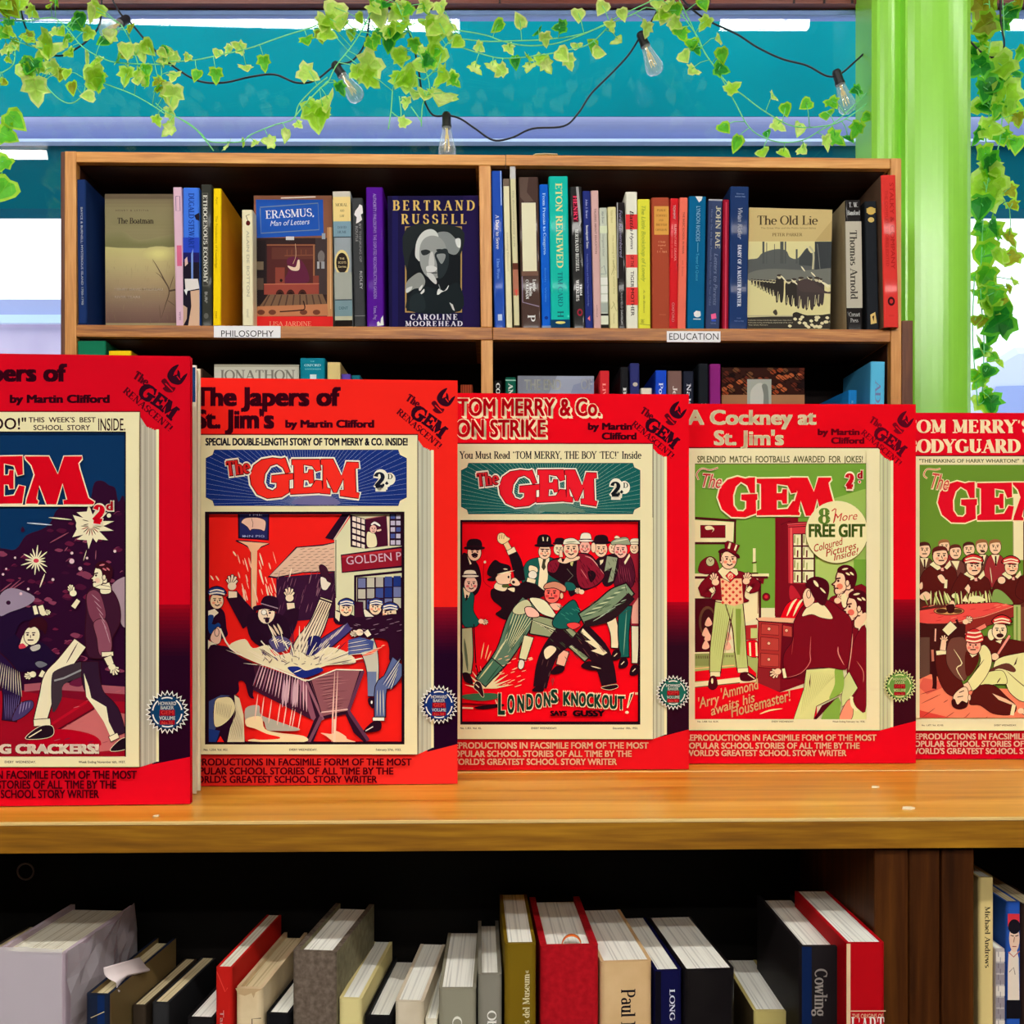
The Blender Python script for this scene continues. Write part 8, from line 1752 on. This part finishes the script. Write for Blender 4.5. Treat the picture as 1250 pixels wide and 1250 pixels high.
def LV(ox, oy, sc, rows):
    out = []
    for x, y, s, *k in rows:
        out.append((ox + x / sc, oy + y / sc, s / sc, k[0] if k else None))
    return out
def kinds(rows, seed, weights=(5, 3, 3, 1, 1, 1)):
    r = random.Random(seed)
    return [(x, y, s, k if k is not None else r.choices(range(6), weights)[0]) for x, y, s, k in rows]
A = LV(0, 0, 5.952, [(90, 60, 90, 4), (20, 60, 80, 4), (140, 30, 80), (60, 180, 60), (30, 250, 60), (200, 270, 60, 4), (120, 320, 50), (50, 370, 60, 1), (350, 350, 125, 0), (300, 420, 90, 0), (410, 240, 55, 1), (200, 510, 60, 2), (265, 650, 65, 2), (440, 540, 60, 4), (390, 500, 70, 1), (530, 640, 65, 4), (640, 700, 60), (670, 530, 100, 0), (640, 430, 70), (720, 600, 80), (560, 190, 65), (640, 250, 60), (700, 80, 80, 0), (370, 40, 60, 4), (510, 390, 60), (720, 440, 50, 1), (760, 300, 70), (820, 280, 50), (920, 370, 75, 1), (1030, 380, 80, 1), (860, 430, 60), (930, 520, 85, 1), (1010, 540, 60), (1000, 590, 55), (1150, 600, 60, 4), (1060, 600, 60), (1220, 700, 70), (1180, 440, 50), (1220, 390, 50, 1), (950, 210, 50), (60, 440, 30), (30, 600, 35, 4), (240, 90, 60), (480, 330, 50), (310, 500, 60, 1)])
A += LV(0, 0, 2.976, [(55, 440, 50, 2), (28, 495, 55, 2), (10, 600, 45, 2), (12, 690, 60, 2), (100, 255, 50), (130, 330, 55)])
B = LV(190, 0, 5.952, [(120, 400, 70, 1), (230, 420, 40, 1), (60, 440, 60), (300, 550, 60, 2), (440, 550, 65, 2), (450, 390, 50, 1), (600, 340, 60, 1), (530, 365, 50, 1), (655, 500, 65, 1), (790, 460, 65, 2), (135, 560, 65, 1), (130, 700, 100, 1), (30, 650, 60, 4), (115, 840, 75, 1), (90, 950, 65), (10, 880, 50), (1110, 540, 90, 1), (1160, 850, 120, 0), (1120, 790, 80, 0), (950, 985, 60, 5), (820, 1030, 60, 5), (520, 1065, 65, 5), (640, 1040, 40), (1040, 910, 45, 1), (720, 1045, 40, 1), (1100, 300, 70, 2), (1200, 260, 60)])
Cc = LV(390, 0, 5.952, [(110, 90, 110, 1), (150, 200, 90, 0), (60, 250, 80), (30, 170, 80), (290, 130, 50), (250, 240, 50), (430, 120, 95, 1), (400, 70, 70), (480, 40, 60, 3), (560, 100, 90, 1), (590, 200, 95), (520, 230, 80), (640, 80, 60), (760, 50, 75, 1), (880, 60, 70, 1), (830, 230, 120, 0), (780, 170, 80), (560, 260, 70), (500, 320, 70), (580, 410, 80), (430, 260, 55, 3), (370, 330, 60), (350, 490, 120, 1), (370, 580, 90, 0), (280, 530, 70), (140, 630, 60, 4), (60, 750, 100, 1), (30, 850, 90, 0), (730, 380, 75, 1), (850, 400, 100, 0), (720, 480, 80), (640, 580, 130, 0), (570, 560, 80), (690, 690, 80), (900, 560, 105, 0), (980, 590, 65), (890, 720, 130, 5), (760, 690, 80), (620, 890, 55), (960, 280, 65, 1), (630, 750, 55), (800, 470, 70), (690, 330, 60)])
D = LV(540, 0, 4.464, [(305, 145, 52, 2), (420, 115, 52, 1), (525, 175, 48, 3), (640, 150, 48, 3), (740, 85, 52, 1), (870, 45, 52, 1), (560, 215, 44, 1), (205, 260, 38), (365, 270, 42, 1), (180, 380, 48, 5), (275, 370, 48, 5), (320, 390, 48, 1), (400, 340, 44, 3), (470, 320, 44, 0), (475, 370, 48, 5), (540, 320, 44), (570, 360, 48, 5), (655, 300, 56, 1), (730, 255, 44, 1), (690, 340, 48, 1), (815, 250, 54, 2), (850, 290, 48, 1), (955, 225, 48, 5), (980, 80, 44, 1), (1110, 160, 52), (1190, 90, 54, 0), (1230, 40, 52, 1), (910, 140, 44, 1)])
E_ = LV(800, 0, 4.464, [(40, 95, 52, 1), (75, 35, 52, 1), (110, 130, 48, 1), (260, 25, 50, 2), (270, 130, 50, 0), (140, 190, 62, 2), (200, 240, 52, 2), (220, 275, 45, 3), (160, 310, 52, 1), (200, 390, 52, 1), (365, 300, 52, 2), (360, 380, 52, 3), (425, 480, 54, 0), (340, 215, 40, 1), (375, 700, 50, 2), (440, 780, 56, 2), (640, 530, 42, 1), (710, 595, 44, 2), (670, 690, 50, 1), (780, 705, 50, 5), (820, 570, 48, 2), (965, 565, 50, 2), (935, 630, 54, 2), (585, 835, 50, 0), (700, 840, 50, 0), (805, 820, 42, 1), (980, 760, 66, 2), (930, 780, 50, 1), (1050, 760, 50, 3), (1095, 710, 54, 2), (1090, 495, 42, 3), (1155, 640, 42, 2), (610, 730, 30, 3), (10, 20, 50, 1), (110, 60, 50)])
Fv = LV(1170, 0, 4.8125, [(140, 60, 100, 4), (150, 150, 90, 4), (130, 220, 90, 0), (200, 370, 120, 0), (120, 400, 80, 3), (150, 540, 90, 3), (280, 590, 125, 0), (140, 640, 90, 0), (190, 760, 85, 0), (250, 810, 75, 2), (340, 850, 65, 2), (150, 930, 90, 2), (190, 990, 80, 0), (150, 1110, 125, 0), (150, 1190, 100, 0), (305, 1125, 58, 4), (320, 1210, 52, 4), (360, 320, 55, 2), (330, 440, 75, 3), (300, 90, 65, 3), (260, 150, 60, 3), (350, 700, 55, 4), (110, 300, 80, 2), (230, 470, 70, 4), (110, 800, 60, 3), (340, 30, 70, 4), (240, 660, 60)])
Fv += LV(1170, 240, 4.625, [(160, 220, 100, 2), (150, 330, 100, 2), (290, 240, 62, 4), (300, 350, 64, 4), (220, 340, 64, 0), (150, 450, 75, 2), (170, 540, 85, 2), (190, 620, 75, 0), (280, 520, 44, 4), (260, 600, 54, 4), (190, 730, 125, 3), (270, 720, 54, 4), (100, 700, 50), (140, 860, 90, 0), (200, 910, 44, 2), (165, 990, 64, 3), (110, 890, 45, 3), (160, 1105, 40, 2), (150, 1180, 90, 0), (110, 1050, 55, 2), (110, 450, 60, 2), (110, 170, 60, 3), (120, 560, 60, 2)])
def S_(ox, oy, sc, pts): return [(ox + x / sc, oy + y / sc) for x, y in pts]
ivy('tangled yellow-green ivy garland at the end of the window above the dark blue hardback', [
    S_(0, 0, 5.952, [(0, 135), (200, 150), (380, 130), (480, 200), (600, 340), (760, 430), (900, 460), (1250, 470)]), S_(0, 0, 5.952, [(0, 260), (120, 300), (240, 340), (320, 350)]), S_(0, 0, 5.952, [(280, 540), (330, 620), (430, 720), (520, 750), (600, 690), (630, 580)]),
    S_(0, 0, 5.952, [(740, 600), (820, 630), (950, 680), (1080, 750), (1200, 830)]), S_(0, 0, 5.952, [(880, 180), (950, 300), (1000, 460)]), S_(0, 0, 5.952, [(110, 340), (100, 460), (30, 520), (0, 525)]), S_(0, 0, 2.976, [(0, 437), (50, 435)]), S_(0, 0, 2.976, [(0, 560), (8, 640), (0, 700)])], kinds(A + [(x + 9 - (i * 5) % 16, y + 7 - (i * 11) % 17, s * .95, None) for i, (x, y, s, k) in enumerate(A) if x < 215 and y < 105 and i % 3], 1), 2.165, 21)
ivy('thin ivy garland looping low just above the bookcase top', [
    S_(190, 0, 5.952, [(0, 450), (250, 440), (420, 410), (680, 350), (850, 290), (1000, 240), (1130, 200), (1250, 130)]), S_(190, 0, 5.952, [(0, 750), (70, 810), (230, 890), (330, 970), (400, 1030), (620, 1030), (690, 980), (860, 910), (1000, 865), (1040, 760), (1150, 640), (1250, 560)]),
    S_(190, 0, 5.952, [(170, 860), (290, 940), (370, 1030), (420, 1095)]), S_(190, 0, 5.952, [(1010, 850), (1110, 730), (1250, 590)]), S_(190, 0, 5.952, [(40, 460), (40, 560), (0, 620)])], kinds(B, 2, (3, 5, 2, 0, 1, 2)), 2.17, 22)
ivy('dense bunch of large ivy leaves hanging between two filament lamps', [
    S_(390, 0, 5.952, [(400, 30), (320, 200), (230, 340), (120, 480), (60, 600), (0, 640)]), S_(390, 0, 5.952, [(560, 20), (640, 200), (700, 330), (760, 480), (800, 640), (750, 760), (740, 920)]), S_(390, 0, 5.952, [(530, 660), (520, 800), (500, 940)]), S_(390, 0, 5.952, [(580, 700), (590, 850), (520, 810)]), S_(390, 0, 5.952, [(665, 775), (730, 870), (740, 900)]), S_(390, 0, 5.952, [(760, 580), (860, 480), (900, 350), (1000, 260)])], kinds(Cc + [(x + 7 - (i * 5) % 15, y + 5 - (i * 11) % 13, s, None) for i, (x, y, s, k) in enumerate(Cc) if y < 110 and i % 2], 3, (6, 3, 2, 1, 0, 0)), 2.16, 23)
ivy('light ivy garland with small paired leaves in the middle of the window', [
    S_(540, 0, 4.464, [(50, 160), (230, 190), (330, 225), (450, 248), (600, 240), (720, 205), (850, 150), (1000, 70), (1150, 0)]), S_(540, 0, 4.464, [(60, 205), (230, 225), (400, 222), (560, 215), (740, 190), (880, 140), (1000, 95), (1110, 40)]), S_(540, 0, 4.464, [(40, 235), (200, 290), (330, 318), (500, 305), (650, 280), (800, 240), (900, 150)])], kinds(D, 4, (2, 4, 2, 1, 0, 2)), 2.17, 24)
ivy('drooping ivy strand with small dark leaves beside the green column', [
    S_(800, 0, 4.464, [(100, 0), (160, 100), (230, 200), (270, 290), (340, 390), (440, 570), (500, 680), (570, 740), (680, 775), (800, 765), (900, 710), (1000, 650), (1180, 480)]), S_(800, 0, 4.464, [(130, 0), (190, 120), (260, 270), (380, 440), (480, 520), (600, 610), (760, 690), (960, 680), (1080, 620), (1180, 540)])], kinds(E_, 5, (2, 2, 4, 2, 0, 1)), 2.175, 25)
ivy('thick ivy strand hanging down the window beyond the green column', [
    S_(1170, 0, 4.8125, [(180, 0), (190, 200), (170, 400), (190, 600), (160, 800), (180, 1000), (150, 1200), (140, 1400), (130, 1700), (150, 2000), (140, 2300)]), S_(1170, 0, 4.8125, [(260, 0), (270, 300), (260, 560), (250, 780), (220, 950), (240, 1120), (300, 1230)]), S_(1170, 240, 4.625, [(90, 450), (80, 800), (110, 1180)])], kinds(Fv + [(x + (7 if i % 2 else -4), y + 9 - (i * 7) % 19, s * .9, None) for i, (x, y, s, k) in enumerate(Fv) if x < 1232 and i % 4], 6, (4, 0, 3, 2, 2, 0)), 2.2, 26)

# string of filament lamps
CAB = mat((24, 26, 36), .45); SOCK = mat((30, 30, 36), .5); FIL = mat((236, 206, 120), .5)
BULB = glass_mat('bulb_glass', (.96, .97, .97), 1.7, .9)
_nt = BULB.node_tree; _ms = _nt.nodes.new('ShaderNodeMixShader'); _ms.inputs[0].default_value = .16; _pr = _nt.nodes.new('ShaderNodeBsdfPrincipled'); _pr.inputs['Base Color'].default_value = (.95, .95, .97, 1); _pr.inputs['Roughness'].default_value = .12
_ou = [n for n in _nt.nodes if n.type == 'OUTPUT_MATERIAL'][0]; _src = _ou.inputs[0].links[0].from_socket
_nt.links.new(_src, _ms.inputs[1]); _nt.links.new(_pr.outputs[0], _ms.inputs[2]); _nt.links.new(_ms.outputs[0], _ou.inputs[0])
YS = 2.2
sl = empty('string_lights', Matrix.Translation(W(547, 140, YS)), 'black cable of filament lamps strung along the top of the window', 'string lights')
so = Vector(sl.matrix_basis.translation)
def cable(pts, ys=None):
    MB().tube(smooth_path([tuple(W(x, y, (ys or YS) - .002) - so) for x, y in pts], 6), .0021, 6).build('cable', CAB, sl, True)
cable([(20, -14), (30, 30), (42, 50), (56, 64), (75, 68), (92, 60), (108, 48), (122, 28), (124, -10)])
cable([(135, -4), (148, 18), (158, 26), (180, 52), (205, 76), (240, 98), (272, 101), (305, 94), (335, 91), (362, 101), (385, 98), (409, 80), (430, 74), (446, 52), (452, 20), (464, -10)])
cable([(476, -10), (500, 40), (510, 80), (516, 116), (528, 140), (547, 141), (562, 145), (580, 157), (602, 171), (625, 168), (650, 157), (688, 154), (706, 138), (722, 114), (748, 88), (768, 66), (782, 44), (800, 18), (808, -8)])
cable([(830, -4), (848, 14), (870, 28), (900, 42), (925, 58), (955, 72), (985, 80), (1010, 93), (1026, 90), (1045, 74), (1066, 56), (1090, 44)])
cable([(1221, -6), (1222, 30), (1226, 52), (1222, 66), (1210, 70), (1196, 62), (1184, 50)])
def lamp(px, py, tx, ty, L=.092, away=0.0):
    a, b = W(px, py, YS), W(tx, ty, YS + away)
    z = (b - a).normalized(); x = z.cross(Vector((0, 1, .01))).normalized(); y = z.cross(x)
    M = Matrix(((x.x, y.x, z.x, a.x - so.x), (x.y, y.y, z.y, a.y - so.y), (x.z, y.z, z.z, a.z - so.z), (0, 0, 0, 1)))
    k = L / .092
    MB().lathe([(0, -.004 * k), (.0075 * k, -.004 * k), (.0095 * k, .0), (.0095 * k, .022 * k), (.0105 * k, .0225 * k), (.0105 * k, .028 * k), (0, .028 * k)], M, 14).build('socket', SOCK, sl)
    sk = sl.children[-1]
    MB().lathe([(.0095 * k, .027 * k), (.0100 * k, .034 * k), (.0125 * k, .046 * k), (.0165 * k, .062 * k), (.0192 * k, .074 * k), (.0186 * k, .083 * k), (.0145 * k, .0885 * k), (.007 * k, .0905 * k), (.003 * k, .0935 * k), (0, .094 * k)], M, 20).build('bulb', BULB, sk, True)
    fm = MB()
    for q in range(4):
        c, s = cos(q * pi / 2 + .5), sin(q * pi / 2 + .5)
        p = [M @ Vector((c * .0035 * k, s * .0035 * k, .044 * k)), M @ Vector((c * .0058 * k, s * .0058 * k, .074 * k))]
        fm.tube([tuple(v) for v in p], .0011 * k, 5)
    fm.tube([tuple(M @ Vector((0, 0, .03 * k))), tuple(M @ Vector((0, 0, .052 * k)))], .0028 * k, 6)
    fm.build('filament', FIL, sk)
lamp(155, 23, 128, 40, .085, -.05)
lamp(409, 79, 441, 126)
lamp(545, 140, 546, 196)
lamp(782, 42, 802, 90)
lamp(1021, 88, 1037, 139)
